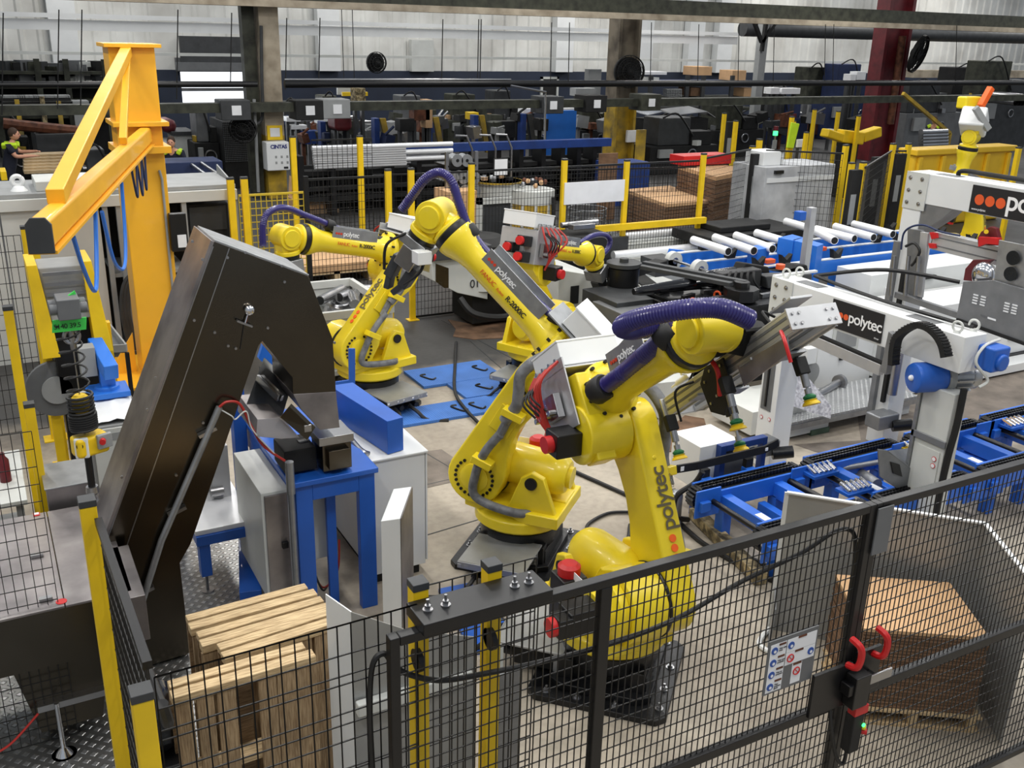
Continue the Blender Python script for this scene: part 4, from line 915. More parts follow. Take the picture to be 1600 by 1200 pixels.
# ---------------------------------------------------------------- left fence running away from the camera
PP = [(.215, 4.0), (.1, 6.95), (.07, 7.6)]
for ((x, y), lb), hh in zip(zip(PP, ('yellow fence post beside the stainless machine lid', 'yellow fence post left of the hanging hoist', 'yellow fence post at the left edge, behind the hoist')), (2.22, W(47, 635, 6.95).z, 2.15)):
    post('fence_post', x, y, hh, lb, .065, .07, foot=(y > 5))
ch = [(.235, 2.8), (.215, 4.0)]
for i, lb in enumerate(('black mesh fence panel seen edge-on, nearest at the left',)):
    a, b = Vc((*ch[i], 0)), Vc((*ch[i+1], 0)); d = (b-a).normalized(); a = a+d*.05+Vc((.03, 0, 0)); b = b-d*.05+Vc((.03, 0, 0))
    T = thing('mesh_fence', lb, 'mesh fence', tuple((a+b)/2)); mw = MB(); mesh_wires(mw, a, b, .1, 2.15, .05, .1, .002); mw.build('wire_mesh', 'mesh', T, smooth=False)
    MB().bar(a+Vc((0, 0, 2.16)), b+Vc((0, 0, 2.16)), .03, .03).build('top_rail', 'black', T)
    MB().tube([a+Vc((.03, 0, 2.0)), a+Vc((.05, .1, 1.85)), (a+b)/2+Vc((.05, 0, 1.8)), b+Vc((.04, 0, 1.7)), b+Vc((.05, 0, .6))], .02, 8, 6).build('cable_sleeve', 'rubber', T)
T = thing('mesh_fence', 'wire mesh fence panel far left, ending at a yellow post', 'mesh fence', (-.6, 10.4, 0)); mw = MB(); mesh_wires(mw, (-1.6, 10.4, 0), (.3, 10.4, 0), .15, 2.15, .06, .15, .003); mw.build('wire_mesh', 'mesh', T, smooth=False)
post('fence_post', .38, 10.45, 2.2, 'wide yellow fence post behind the end of the crane boom', .14, .08)
post('fence_post', .37, 9.74, .95, 'short yellow post on foot plate behind the hoist', .1, .06, cap=False)
T = thing('mesh_fence', 'wire mesh panel low at the left, in front of the littered bench', 'mesh fence', (-.4, 5.4, 0)); mw = MB(); mesh_wires(mw, (-1.3, 5.4, 0), (.07, 5.38, 0), .1, 2.05, .05, .1, .002); mw.build('wire_mesh', 'mesh', T, smooth=False)
# ---------------------------------------------------------------- littered bench at the very left
T = thing('workbench', 'bench at the left edge littered with white bags and tools', 'bench', (-.5, 7.5, 0))
MB().box(-1.6, 7.2, .8, .0, 8.2, .84).build('bench_top', 'offwhite', T, .005); MB().box(-1.5, 7.3, .3, -.05, 8.1, .34).build('shelf', 'grey', T)
for x in (-1.5, -.08): MB().box(x, 7.25, 0, x+.05, 7.3, .8).build('leg', 'grey', T)
solo('spray_can', MB().lathe((-.12, 7.6, .84), (0, 0, 1), [(.04, 0), (.04, .17), (.02, .2), (.018, .23)], 14), 'maroon', 'red spray can standing on the bench at the left edge', 'can')
rr = random.Random(11)
for i, (x, y, z, lb) in enumerate(((-.3, 7.4, .35, 'white plastic bag hanging low at the left edge'), (-.12, 7.3, .05, 'crumpled white bag on the floor at the left edge'), (-.5, 7.9, .9, 'crumpled clear bag on the littered bench'))):
    mb = MB().ball((x, y, z+.12), .2, 1, .8, .7, 16); mb.v = [v+Vc((rr.uniform(-.03, .03), rr.uniform(-.03, .03), rr.uniform(-.03, .03))) for v in mb.v]; solo('plastic_bag', mb, 'white', lb, 'bag')
# ================================================================ jib crane
T = thing('jib_crane', 'tall orange-yellow jib crane with braced boom reaching to the front left', 'crane', (1.65, 12.3, 0))
MC = 'crane'
mb = MB(); mb.box(1.47, 12.0, .02, 1.96, 12.46, 3.84); mb.build('column', MC, T, .012)
MB().box(1.42, 11.9, 3.84, 2.02, 12.55, 3.88).build('top_plate', MC, T, .004)
MB().box(1.05, 11.6, 0, 2.25, 12.9, .03).build('base_plate', MC, T)
for (dx, dy) in ((-1, 0), (1, 0), (0, -1)):
    cx_, cy_ = 1.66, 12.23; a = Vc((cx_+dx*.24, cy_+dy*.23, .03)); MB().prism([a, a+Vc((dx*.32, dy*.32, 0)), a+Vc((dx*.3, dy*.3, .05)), a+Vc((0, 0, .5))], (Vc((dy, dx, 0))*.02)).build('gusset', MC, T)
rt = Vc((1.78, 12.0, 2.9)); tipp = G(63, 366, 2.93); bd = (tipp-rt).normalized()
MB().bar(rt, tipp, .125, .18).build('boom', MC, T, .03)
MB().bar(rt-Vc((0, 0, .11)), tipp-Vc((0, 0, .11)), .16, .02).build('lower_flange', MC, T)
MB().box(1.42, 11.86, 2.7, 2.02, 12.5, 2.78).box(1.42, 11.86, 3.0, 2.02, 12.5, 3.05).build('collar', MC, T, .006)
top = Vc((1.66, 11.98, 3.8))
MB().bar(top, rt+bd*5.4+Vc((0, 0, .13)), .11, .1).build('tie_rod', MC, T, .008)
MB().bar(top-Vc((0, 0, .06)), rt+bd*2.0+Vc((0, 0, .13)), .07, .07).build('brace', MC, T, .006)
lt = bd.cross(Vc((0, 0, 1))).normalized()
m = [tipp+bd*.01+lt*x+Vc((0, 0, z)) for x, z in ((-.072, -.11), (.072, -.11), (.072, .06), (.04, .1), (-.04, .1), (-.072, .06))]
MB().prism(m, bd*.02).build('end_cap', 'darkgrey', T, .004)
MB().tube([(1.9, 11.97, .6), (1.9, 11.97, 2.4), (1.88, 11.97, 2.5)], .015, 8).build('conduit', 'grey', T)
bx = MB().box(1.93, 11.9, 1.55, 2.12, 12.0, 2.0).build('isolator_box', 'black', T, .01); MB().box(2.0, 11.89, 1.6, 2.1, 11.9, 1.75).build('label_plate', 'paper', bx)
# air hose festooned along the boom
def bm(s, dz, dl=0): return rt+bd*s+lt*dl+Vc((0, 0, dz))
MB().tube([bm(.35, -.18), bm(.5, -.55), bm(.7, -.2), bm(.9, -.55), bm(1.15, -.2), bm(1.35, -.5), bm(1.6, -.2)], .012, 6, 8).build('festoon_hose', 'navy', T)
MB().tube([bm(2.4, -.2), bm(2.6, -.75), bm(2.9, -.9), bm(3.4, -.7), bm(3.7, -.25)], .016, 6, 8).tube([bm(4.0, -.2), bm(4.3, -.65), bm(4.5, -.7), bm(4.8, -.45), bm(5.0, -.2)], .016, 6, 8).build('air_hose', 'bluelight', T)
# hoist hanging from the boom
hx, hy = .36, 5.95
T = thing('air_hoist', 'air hoist with coiled hose and yellow-white control handle hanging from the boom', 'hoist', (hx, hy, 1.5))
MB().box(hx-.06, hy-.09, 2.5, hx+.06, hy+.09, 2.62).cyl((hx-.1, hy-.05, 2.56), (hx+.1, hy-.05, 2.56), .03, n=12).cyl((hx-.1, hy+.06, 2.56), (hx+.1, hy+.06, 2.56), .03, n=12).build('trolley', 'midgrey', T, .006)
MB().cyl((hx, hy, 2.3), (hx, hy, 2.5), .015, n=8).torus((hx, hy, 2.38), (0, 1, 0), .04, .012).build('hook', 'steel', T)
tg = MB().prism([(hx-.1, hy-.03, 2.42), (hx+.08, hy-.03, 2.42), (hx+.09, hy-.03, 2.49), (hx-.09, hy-.03, 2.49)], (0, .02, 0)).prism([(hx-.02, hy, 2.5), (hx+.08, hy+.02, 2.52), (hx+.05, hy+.02, 2.64), (hx+.01, hy, 2.62)], (0, .02, 0)).build('tag', 'greentag', T)
text('lettering', '5140 39.5', (hx-.09, hy-.03, 2.44), (1, 0, 0), .04, 'letter_black', tg, (0, 0, 1), .002)
MB().tube([(hx, hy, 1.75), (hx, hy, 2.4)], .004, 5).build('lift_wire', 'steel', T)
MB().tube(helix((hx, hy, 2.02), (hx-.02, hy, 2.46), .065, 5.5), .006, 6).build('coiled_hose', 'rubber', T)
MB().tube(helix((hx, hy, 1.9), (hx, hy, 2.02), .07, 5), .009, 6).tube(helix((hx, hy, 1.8), (hx, hy, 1.9), .075, 7), .009, 6).build('coiled_hose', 'rubber', T)
MB().lathe((hx, hy, 1.9), (0, 0, 1), [(.03, 0), (.05, .02), (.05, .1), (.03, .12)], 12).build('counterweight', 'yellow_post', T)
h = MB().cbox((hx+.02, hy, 1.7), .2, .12, .13, rz=R_(20)).build('control_handle', 'yellow_post', T, .025)
MB().cbox((hx-.03, hy-.055, 1.7), .08, .03, .13, rz=R_(-10)).build('handle_cover', 'white', h, .01)
MB().cbox((hx+.1, hy-.04, 1.72), .09, .03, .09, rz=R_(20)).build('button_panel', 'grey', h, .006)
MB().cyl((hx+.09, hy-.06, 1.73), (hx+.085, hy-.09, 1.73), .018, n=14).build('stop_button', 'red', h)
MB().cyl((hx-.04, hy-.07, 1.72), (hx-.042, hy-.078, 1.72), .02, n=14).build('button', 'black', h)
MB().cyl((hx, hy, 1.42), (hx, hy, 1.64), .022, n=12).build('guide_rod', 'black', T)
MB().lathe((hx, hy, 1.36), (0, 0, 1), [(.02, 0), (.04, .02), (.035, .06)], 12).torus((hx, hy, 1.34), (0, 1, 0), .03, .008).build('shackle', 'steel', T)
# ================================================================ yellow bin tipper, cart, cabinet
T = thing('bin_tipper', 'yellow bin tipper frame holding a grey corrugated bin under the boom tip', 'tipper', (.5, 9.2, 0))
for x in (.27, .7):
    MB().prism([(x, 9.0, 2.15), (x+.08, 9.0, 2.15), (x+.16, 8.9, 1.35), (x+.02, 8.9, 1.35)], (0, .5, .0)).build('side_plate', 'yellow_post', T, .004)
MB().prism([(.35, 9.1, 2.1), (.72, 9.1, 2.1), (.78, 9.0, 1.65), (.4, 9.0, 1.65)], (0, .4, 0)).build('bin', 'grey', T, .01)
mb = MB()
for k in range(5): z = 1.7+.09*k; mb.bar((.38+(2.1-z)*.05, 9.02, z), (.74+(2.1-z)*.05, 9.02, z), .02, .03)
mb.build('corrugation', 'galvgrey', T)
MB().box(.4, 9.2, .9, .8, 9.6, 1.6).build('mechanism', 'black', T, .01)
for x in (.3, .82): MB().box(x, 9.3, 0, x+.08, 9.4, 1.5).build('leg', 'yellow_post', T)
T = thing('tool_cart', 'black tool cart with grey tray top behind the hoist', 'cart', (.75, 10.3, 0))
tr = [G(85, 520, 1.0), G(170, 512, 1.0), G(198, 548, 1.0), G(82, 556, 1.0)]
MB().prism(tr, (0, 0, -.02)).build('tray', 'midgrey', T)
mb = MB()
for i in range(4): mb.bar(tr[i]+Vc((0, 0, .03)), tr[(i+1) % 4]+Vc((0, 0, .03)), .02, .08)
mb.build('rim', 'grey', T, .004)
for p in tr: MB().box(p.x-.02, p.y-.02, 0, p.x+.02, p.y+.02, .98).build('leg', 'black', T)
T = thing('grinding_wheel', 'large dark grey wheel on a black post beside the white cabinet', 'wheel', (.5, 9.4, 0))
MB().lathe((.38, 9.3, .95), (0, -1, 0), [(.2, 0), (.26, .01), (.26, .06), (.2, .07)], 32).build('wheel', 'midgrey', T); MB().lathe((.38, 9.22, .95), (0, -1, 0), [(.13, 0), (.13, .02)], 28).build('wheel_face', 'grey', T)
MB().box(.42, 9.3, 0, .56, 9.5, 1.15).build('post', 'black', T)
T = thing('control_cabinet', 'grey floor cabinet under a blue vise, left of the elevator', 'cabinet', (.75, 8.4, 0))
MB().box(.5, 8.0, .06, .94, 8.9, 1.0).build('cabinet_body', 'grey', T, .005); MB().box(.9-.36, 7.985, .1, .92, 8.0, .98).build('door', 'offwhite', T, .003)
MB().cyl((.84, 7.985, .82), (.84, 7.96, .82), .025, n=12).build('lock', 'black', T); MB().box(.66, 7.98, .88, .86, 7.985, .94).build('name_plate', 'grey', T)
mb = MB().cbox((.72, 8.4, 1.02), .42, .8, .03); rr = random.Random(3); solo('paper_sheet', MB().add([(.5+.06*i, 8.02+.1*j, 1.012+rr.uniform(0, .04)) for i in range(8) for j in range(9)], [[i*9+j, (i+1)*9+j, (i+1)*9+j+1, i*9+j+1] for i in range(7) for j in range(8)]), 'white', 'crumpled white sheet spread on the grey cabinet', 'sheet')
T = thing('bench_vise', 'blue bench vise with grey box on the cabinet', 'vise', (.72, 8.6, 1.03))
MB().box(.58, 8.5, 1.05, .92, 8.8, 1.1).lathe((.75, 8.65, 1.03), (0, 0, 1), [(.12, 0), (.1, .1)], 16).build('vise_base', 'bluelight', T, .006)
MB().bar((.78, 8.45, 1.3), (.72, 8.95, 1.42), .12, .14).box(.7, 8.6, 1.1, .82, 8.75, 1.3).build('vise_body', 'bluelight', T, .01); MB().box(.56, 8.65, 1.22, .69, 8.8, 1.48).build('junction_box', 'grey', T, .006)
# ================================================================ blue floor cable covers
def mat_(pts, label, handles):
    mb = MB().prism([Vc((*p, 0)) for p in pts], (0, 0, .035)); T = solo('floor_cover', mb, 'bluemat', label, 'floor cover', 'blue floor covers between the robots', bevel=.004)
    for (x, y, a) in handles:
        c = Vc((x, y, .04)); d = Vc((math.cos(a), math.sin(a), 0)); n = Vc((-d.y, d.x, 0))
        MB().tube([c-d*.09-n*.05, c-d*.11, c-d*.08+n*.03, c+d*.08+n*.03, c+d*.11, c+d*.09-n*.05], .013, 6, 4).build('lifting_slot', 'black', T)
h1, h2, h3, h4, h5 = G(717, 643), G(745, 639), G(668, 594), G(749, 580), G(756, 609)
mat_([(2.9, 9.2), (5.7, 9.14), (5.7, 9.62), (2.9, 9.66)], 'long blue floor cover strip running from the white cabinet', [(h1.x, h1.y, R_(110)), (h2.x, h2.y, R_(110))])
mat_([(4.72, 9.66), (5.4, 9.64), (5.4, 10.2), (4.72, 10.2)], 'square blue floor cover joining the two long blue strips', [(h5.x, h5.y, R_(120))])
mat_([(4.42, 10.22), (5.5, 10.2), (5.5, 10.85), (4.42, 10.86)], 'blue floor cover furthest back, between two robot bases', [(h3.x, h3.y, R_(110)), (h4.x, h4.y, R_(110))])
solo('floor_cover', MB().prism([G(685, 925), G(735, 915), G(760, 945), G(808, 1000), G(780, 1020), G(738, 1024)], (0, 0, .03)), 'blue', 'blue floor cover seen behind the gate beside the white guard', 'floor cover')
solo('floor_cable', MB().tube([G(713, 535, .02), G(711, 570, .05), G(711, 612, .05), G(728, 640, .05), G(760, 672, .02), G(800, 705, .02), G(862, 722, .02), G(990, 778, .02)], .02, 8, 6), 'rubber', 'black cable running over the blue floor covers to the robots', 'cable')
solo('floor_cable', MB().tube([G(985, 800, .02), G(950, 802, .02), G(920, 818, .02), G(918, 832, .02), G(930, 842, .02), G(975, 850, .02), G(984, 820, .02)], .015, 8, 6), 'rubber', 'black cable looped on the floor behind the nearest robot', 'cable')
solo('floor_cable', MB().tube([G(1060, 815, .02), G(1100, 850, .02), G(1180, 895, .02), G(1230, 915, .02)], .022, 8, 6).tube([G(1068, 860, .02), G(1100, 865, .02), G(1160, 868, .02), G(1210, 890, .02)], .018, 8, 6), 'rubber', 'black cables lying on the floor by the rough timber', 'cable')
solo('timber', MB().bar(G(1085, 800, .06), G(1190, 905, .06), .11, .1), 'lumber', 'rough weathered timber beam lying by the chain conveyor', 'timber', bevel=.006)
cf = [G(700, 500), G(740, 508), G(790, 497), G(820, 500), G(830, 520), G(800, 528), G(740, 531), G(708, 526), G(712, 515)]
c_ = solo('floor_cardboard', MB().prism([p for p in cf], (0, 0, .01)), 'cardfloor', 'stained flat cardboard sheet on the floor under the tube bender', 'cardboard')
solo('floor_cardboard', MB().prism([G(1010, 700), G(1040, 708), G(1110, 690), G(1100, 655), G(1070, 650)], (0, 0, .01)), 'cardfloor', 'rust-stained cardboard sheet at the foot of the bender frame', 'cardboard')
# ================================================================ crate of bent tubes
T = thing('mesh_crate', 'pale grey steel crate with perforated sides full of bent tubes', 'crate', (3.6, 11.3, 0))
cx0, cx1, cy0, cy1, cz = 3.2, 4.3, 10.9, 12.4, .9
for (a, b) in (((cx0, cy0), (cx1, cy0)), ((cx1, cy0), (cx1, cy1)), ((cx1, cy1), (cx0, cy1)), ((cx0, cy1), (cx0, cy0))):
    a = Vc((*a, 0)); b = Vc((*b, 0)); MB().bar(a+Vc((0, 0, cz-.05)), b+Vc((0, 0, cz-.05)), .06, .1).build('rim', 'offwhite', T, .005)
    MB().bar(a+Vc((0, 0, .45)), b+Vc((0, 0, .45)), .01, .72).build('side_panel', 'offwhite', T)
    MB().bar(a+Vc((0, 0, .12)), b+Vc((0, 0, .12)), .05, .06).build('base_rail', 'offwhite', T)
MB().box(cx0, cy0, .14, cx1, cy1, .16).build('crate_floor', 'midgrey', T)
mb = MB(); d_ = .045
for i in range(23):
    for j in range(7): mb.cyl((cx0+.05+i*d_, cy0-.006, .22+j*.07), (cx0+.05+i*d_, cy0-.009, .22+j*.07), .012, n=6)
mb.build('perforation', 'darkgrey', T)['kind'] = 'stuff'
for x in (cx0, cx1):
    for y in (cy0, cy1): MB().box(x-.03, y-.03, 0, x+.03, y+.03, .12).build('leg', 'offwhite', T)
tubes = [((510, 500), (520, 470), (545, 478)), ((500, 465), (525, 483), (550, 478)), ((515, 445), (516, 460), (530, 462)), ((540, 458), (560, 452), (590, 452)), ((553, 475), (560, 455), (566, 452)), ((500, 470), (515, 462), (535, 452)), ((530, 465), (548, 460), (555, 476))]
tl = ['upright bent tube at the back of the crate', 'long bent tube lying at the front of the crate', 'short tube standing up at the back of the crate', 'tube with dark open end at the crate middle', 'straight bright tube at the right of the crate', 'tube with dark open end at the crate left', 'thick S-bent tube in the centre of the crate']
for i, (pp, lb) in enumerate(zip(tubes, tl)):
    P = [G(x, y, .6+.04*i) for x, y in pp]; o = solo('bent_tube', MB().tube(P, .065, 14, 8), 'steel', lb, 'tube', 'bent tubes in the crate')
    d = (P[0]-P[1]).normalized(); q0 = P[0]+d*.002-o.location; e_ = MB(); e_.cyl(P[0]+d*.001, P[0]+d*.004, .055, n=16); e_.build('bore', 'black', o)
# ================================================================ tube bender (grey, black and white)
T = thing('tube_bender', 'long grey and black tube bending machine behind the robots', 'machine', (8.0, 10.5, 0))
# swinging head at the left
MB().prism([W(675, 396, 12.2), W(762, 420, 12.2), W(762, 468, 12.2), W(715, 458, 12.2), W(675, 438, 12.2)], (0, .7, 0)).build('head_guard', 'offwhite', T, .01)
MB().prism([W(681, 412, 12.19), W(701, 419, 12.19), W(701, 450, 12.19), W(694, 450, 12.19), W(681, 440, 12.19)], (0, .01, 0)).build('inspection_window', 'brownfilm', T)
c = W(760, 440, 12.5); MB().lathe((c.x, c.y+.2, .52), (0, 0, 1), [(.5, 0), (.58, .05), (.58, .5), (.5, .56)], 36).build('swing_arm_housing', 'offwhite', T)
MB().lathe((c.x, c.y+.2, .86), (0, 0, 1), [(.6, 0), (.6, .07)], 36).build('slot', 'black', T)
MB().lathe((c.x, c.y+.2, 1.08), (0, 0, 1), [(.42, 0), (.42, .1), (.3, .2)], 32).build('bend_head', 'blackmatte', T)
text('lettering', '01', W(734, 450, 12.19), (1, 0, 0), .17, 'letter_black', T, (0, 0, 1), .003)
MB().box(5.4, 12.1, 1.1, 6.3, 12.6, 1.26).build('head_plate', 'darkgrey', T, .01)
MB().box(6.1, 12.3, .05, 7.0, 13.0, .55).build('pedestal', 'blackmatte', T, .02)
MB().tube([(5.85, 12.2, .5), (6.0, 12.0, .3), (6.5, 11.9, .25), (6.9, 12.1, .5)], .05, 8, 8).build('hose', 'rubber', T)
# grey body casing at the centre
MB().prism([(6.85, 11.0, .05), (7.35, 11.0, .05), (7.4, 11.0, .95), (7.1, 11.0, 1.02), (6.75, 11.0, 1.1), (6.75, 11.0, .5)], (0, 1.4, 0)).build('body_casing', 'offwhite', T, .01)
MB().box(6.95, 10.99, .6, 7.08, 11.0, .85).build('slot', 'blackmatte', T)
# bed and carriage
MB().box(6.2, 13.0, .45, 9.3, 13.7, 1.0).build('bed', 'darkgrey', T, .02)
MB().cyl((6.6, 12.7, 1.12), (7.6, 12.7, 1.12), .13, n=20).lathe((7.3, 12.7, 1.12), (1, 0, 0), [(.16, 0), (.18, .03), (.18, .3), (.14, .34)], 20).build('spindle', 'black', T)
MB().box(7.7, 12.4, .8, 8.55, 13.0, 1.2).build('carriage', 'blackmatte', T, .03)
MB().box(7.9, 12.5, 1.28, 8.3, 12.7, 1.36).cyl((7.8, 12.7, 1.33), (8.5, 12.75, 1.33), .045, n=12).build('actuator', 'steel', T, .01)
MB().box(9.0, 13.25, .6, 12.0, 13.75, .8).build('bed', 'offwhite', T, .01)
for (y, z) in ((13.4, .9), (12.85, .74)): MB().cyl((8.9, y, z), (11.9, y, z), .07, n=12).build('guide_rail', 'bright', T)
MB().box(9.0, 12.2, .3, 11.4, 13.1, .62).build('bed', 'offwhite', T, .01)
MB().prism([(7.2, 11.2, .45), (9.4, 10.6, .45), (9.4, 12.3, .45), (7.4, 12.3, .45)], (0, 0, .05)).build('grey_deck', 'offwhite', T, .004)
MB().bar(G(945, 393, .62), G(1018, 448, .5), .26, .04).build('drag_chain', 'blackmatte', T)
MB().box(10.4, 12.3, .85, 12.6, 13.3, 1.02).box(10.8, 12.5, 1.02, 11.9, 13.1, 1.12).build('carriage_cover', 'blackmatte', T, .02)
# tooling stack in the middle
MB().box(6.75, 9.6, .05, 7.55, 10.4, .98).build('tool_block', 'darkgrey', T, .01)
for z in (.5, .74): MB().box(6.65, 9.3, z, 7.45, 10.0, z+.18).build('tool_plate', 'midgrey', T, .008)
MB().lathe((7.35, 10.35, .9), (0, 0, 1), [(.2, 0), (.21, .02), (.21, .32), (.19, .34)], 28).build('bend_die', 'black', T)
MB().lathe((7.35, 10.35, 1.24), (0, 0, 1), [(.23, 0), (.23, .05), (.06, .05), (.06, .1)], 28).build('die_cap', 'darkgrey', T)
MB().bar((7.5, 10.45, 1.1), (8.3, 10.8, 1.1), .2, .1).build('clamp_arm', 'blackmatte', T, .01)
for dx in (-.12, .12): MB().bar((7.55+dx, 10.35, 1.25), (8.1+dx, 8.95, 1.25), .09, .05).build('slide_rail', 'darkgrey', T, .004)
MB().lathe((8.15, 8.95, 1.05), (0, 0, 1), [(.22, 0), (.22, .14), (.1, .14), (.1, .22)], 8).build('pivot_block', 'black', T)
MB().cyl((6.9, 9.2, .72), (7.7, 9.5, .78), .06, n=14).cyl((6.9, 9.1, .45), (7.8, 9.3, .5), .05, n=14).build('chrome_rod', 'chrome', T)
MB().box(7.3, 8.75, .2, 8.9, 9.8, .98).build('slide_housing', 'black', T, .015)
MB().box(7.35, 8.7, .98, 9.0, 9.9, 1.02).build('top_deck', 'castblack', T, .004)
rr = random.Random(8)
for i in range(14):
    x, y = rr.uniform(7.4, 8.8), rr.uniform(8.85, 9.7); MB().cbox((x, y, 1.05), rr.uniform(.1, .35), rr.uniform(.05, .12), .06, rz=rr.uniform(-.3, .3)).build('tool_piece', ('steel', 'darkgrey', 'black')[i % 3], T, .006)
for (x, y) in ((7.45, 9.0), (7.95, 9.15)): MB().torus((x, y, 1.07), (1, .3, 0), .045, .014, 16, 6).build('lifting_eye', 'orangecap', T)
# black barrel and drive unit
_a, _b = W(990, 456, 9.5), W(1146, 434, 9.5); _L = (_b-_a).length
MB().lathe(_a, _b-_a, [(.04, 0), (.06, .1), (.085, _L*.62), (.1, _L*.68), (.12, _L*.7), (.14, _L*.74), (.145, _L)], 28).build('mandrel_barrel', 'blackgloss', T)
_x0, _x1, _z0, _z1 = W(1128, 424, 9.3).x, W(1192, 424, 9.3).x, 0, W(1160, 424, 9.3).z
MB().box(_x0, 9.3, .2, _x1, 9.5, _z1).build('drive_housing', 'black', T, .03)
MB().box(9.0, 8.55, .3, _x1, 9.2, .75).build('drive_cover', 'blackmatte', T, .02)
MB().prism([W(1160, 424, 9.5), W(1204, 428, 9.5), W(1202, 417, 9.5), W(1166, 411, 9.5)], (-.05, .16, 0)).build('motor_cover', 'blackmatte', T, .02)
MB().prism([W(1208, 424, 9.6), W(1264, 424, 9.6), W(1262, 414, 9.6), W(1246, 414, 9.6), W(1236, 424, 9.6)], (-.05, .18, 0)).build('motor_cover', 'blackmatte', T, .02)
MB().prism([W(1196, 432, 9.25), W(1270, 428, 9.25), W(1268, 446, 9.25), W(1200, 452, 9.25)], (0, .2, 0)).build('motor_block', 'darkgrey', T, .02)
MB().box(W(1196, 440, 9.3).x, 9.3, .1, W(1240, 440, 9.3).x, 9.9, .8).build('motor_plinth', 'black', T, .02)
p = W(1219, 420, 9.2); MB().cyl(p, p+Vc((0, 0, .06)), .06, n=14).build('stop_button', 'orangecap', T)
for i in range(5): MB().tube([W(1142+9*i, 425, 9.28), W(1138+10*i, 438, 9.22), W(1148+10*i, 455, 9.22), W(1155+9*i, 475, 9.25)], .018, 6, 6).build('cable', 'rubber', T)
# lower frame and white base boxes near the floor
MB().box(7.2, 8.75, .0, 9.6, 9.7, .25).build('base_frame', 'blackmatte', T)
T2_ = T
T = thing('machine_casing', 'pale grey upright base casing of the bender beside the cardboard', 'casing', (6.9, 8.3, 0))
MB().prism([W(1015, 600, 8.2), W(1090, 592, 8.2), W(1089, 655, 8.2), W(1040, 664, 8.2), W(1018, 645, 8.2)], (0, .5, 0)).build('casing_body', 'offwhite', T, .006)
T = thing('machine_casing', 'pale grey rounded casing behind the elbow of the nearest robot', 'casing', (6.2, 8.6, 0))
MB().prism([W(1030, 628, 8.8), W(1030, 612, 8.8), W(1020, 608, 8.8), W(1000, 618, 8.8), W(985, 640, 8.8), W(982, 660, 8.8), W(1025, 668, 8.8)], (0, .4, 0)).build('casing_body', 'offwhite', T, .006)
T = thing('machine_casing', 'low pale grey plinth on green feet at the front of the bender', 'casing', (7.3, 7.6, 0))
MB().box(6.95, 7.25, .07, 7.75, 7.9, .34).build('casing_body', 'offwhite', T, .006); MB().box(7.1, 7.22, 0, 7.5, 7.6, .08).build('foot', 'greenpaint', T)
T = thing('dark_mechanism', 'dark mechanism with green handle under the suction frame', 'mechanism', (7.7, 8.3, .34))
MB().box(7.5, 8.0, .34, 8.2, 8.6, .6).build('body', 'blackmatte', T, .02); MB().tube([(7.4, 7.95, .5), (7.6, 7.9, .55), (7.9, 7.95, .5)], .04, 10, 6).build('handle', 'greenpaint', T); MB().cyl((7.9, 7.95, .5), (8.2, 7.9, .52), .02, n=8).build('rod', 'steel', T)
# ================================================================ blue roller and tube line
T = thing('tube_feed_table', 'blue feed table with white belts and black V-rests holding steel tubes', 'conveyor', (10.5, 11.0, 0))
BL = 'bluelight'
ya = [10.15, 10.75, 11.35]
for i, y in enumerate(ya):
    MB().box(8.95, y-.04, .86, 14.2, y+.04, 1.06).build('side_beam', BL, T, .006)
    MB().box(9.0, y-.035, 1.06, 14.2, y+.035, 1.085).build('belt', 'white', T, .01)
    MB().cyl((8.95, y-.05, .97), (8.95, y+.05, .97), .13, n=24).build('belt_pulley', 'offwhite', T)
    MB().cyl((8.95, y-.056, .97), (8.95, y+.056, .97), .05, n=16).build('hub', 'steel', T)
MB().cyl((8.95, 10.1, .97), (8.95, 11.45, .97), .022, n=10).build('shaft', 'steel', T)
MB().prism([(8.85, 10.05, .84), (9.6, 10.05, .84), (9.6, 10.05, 1.08), (8.95, 10.05, 1.12), (8.83, 10.05, 1.05)], (0, .03, 0)).build('end_plate', BL, T, .004)
MB().prism([(8.85, 11.42, .84), (9.2, 11.42, .84), (9.2, 11.42, 1.08), (8.95, 11.42, 1.12)], (0, .06, 0)).build('end_plate', BL, T, .004)
MB().lathe((9.0, 10.04, .98), (0, -1, 0), [(.07, 0), (.07, .03), (.04, .03), (.04, .07)], 6).build('bearing_nut', 'blackmatte', T)
for x, y in ((9.3, 10.5), (9.3, 11.2), (12.2, 10.5), (12.2, 11.2), (13.9, 10.5)): MB().box(x-.08, y-.08, 0, x+.08, y+.08, .88).build('leg', BL, T, .005)
MB().box(8.6, 11.3, .75, 9.0, 11.7, 1.0).build('drive_motor', 'darkgrey', T, .01)
for j, y in enumerate(ya):
    for i in range(10):
        x = 9.5+.5*i
        if (x > 11.3 and x < 12.1) : continue
        MB().prism([(x-.07, y-.04, 1.085), (x+.07, y-.04, 1.085), (x+.1, y-.04, 1.22), (x, y-.04, 1.14), (x-.1, y-.04, 1.22)], (0, .08, 0)).build('v_rest', 'blackmatte', T)
for i, (x, y) in enumerate(((9.75, 10.2), (10.6, 10.6), (11.1, 10.55), (13.6, 10.2))): MB().cbox((x, y, 1.13), .16, .1, .06).build('end_stop', 'orangecap', T, .01)
tub = [((1083, 375), (1138, 393)), ((1117, 371), (1178, 392)), ((1150, 368), (1207, 389)), ((1182, 364), (1222, 376)), ((1276, 362), (1304, 376)), ((1275, 358), (1335, 373)), ((1305, 354), (1365, 371)), ((1334, 350), (1395, 366)), ((1228, 346), (1262, 356))]
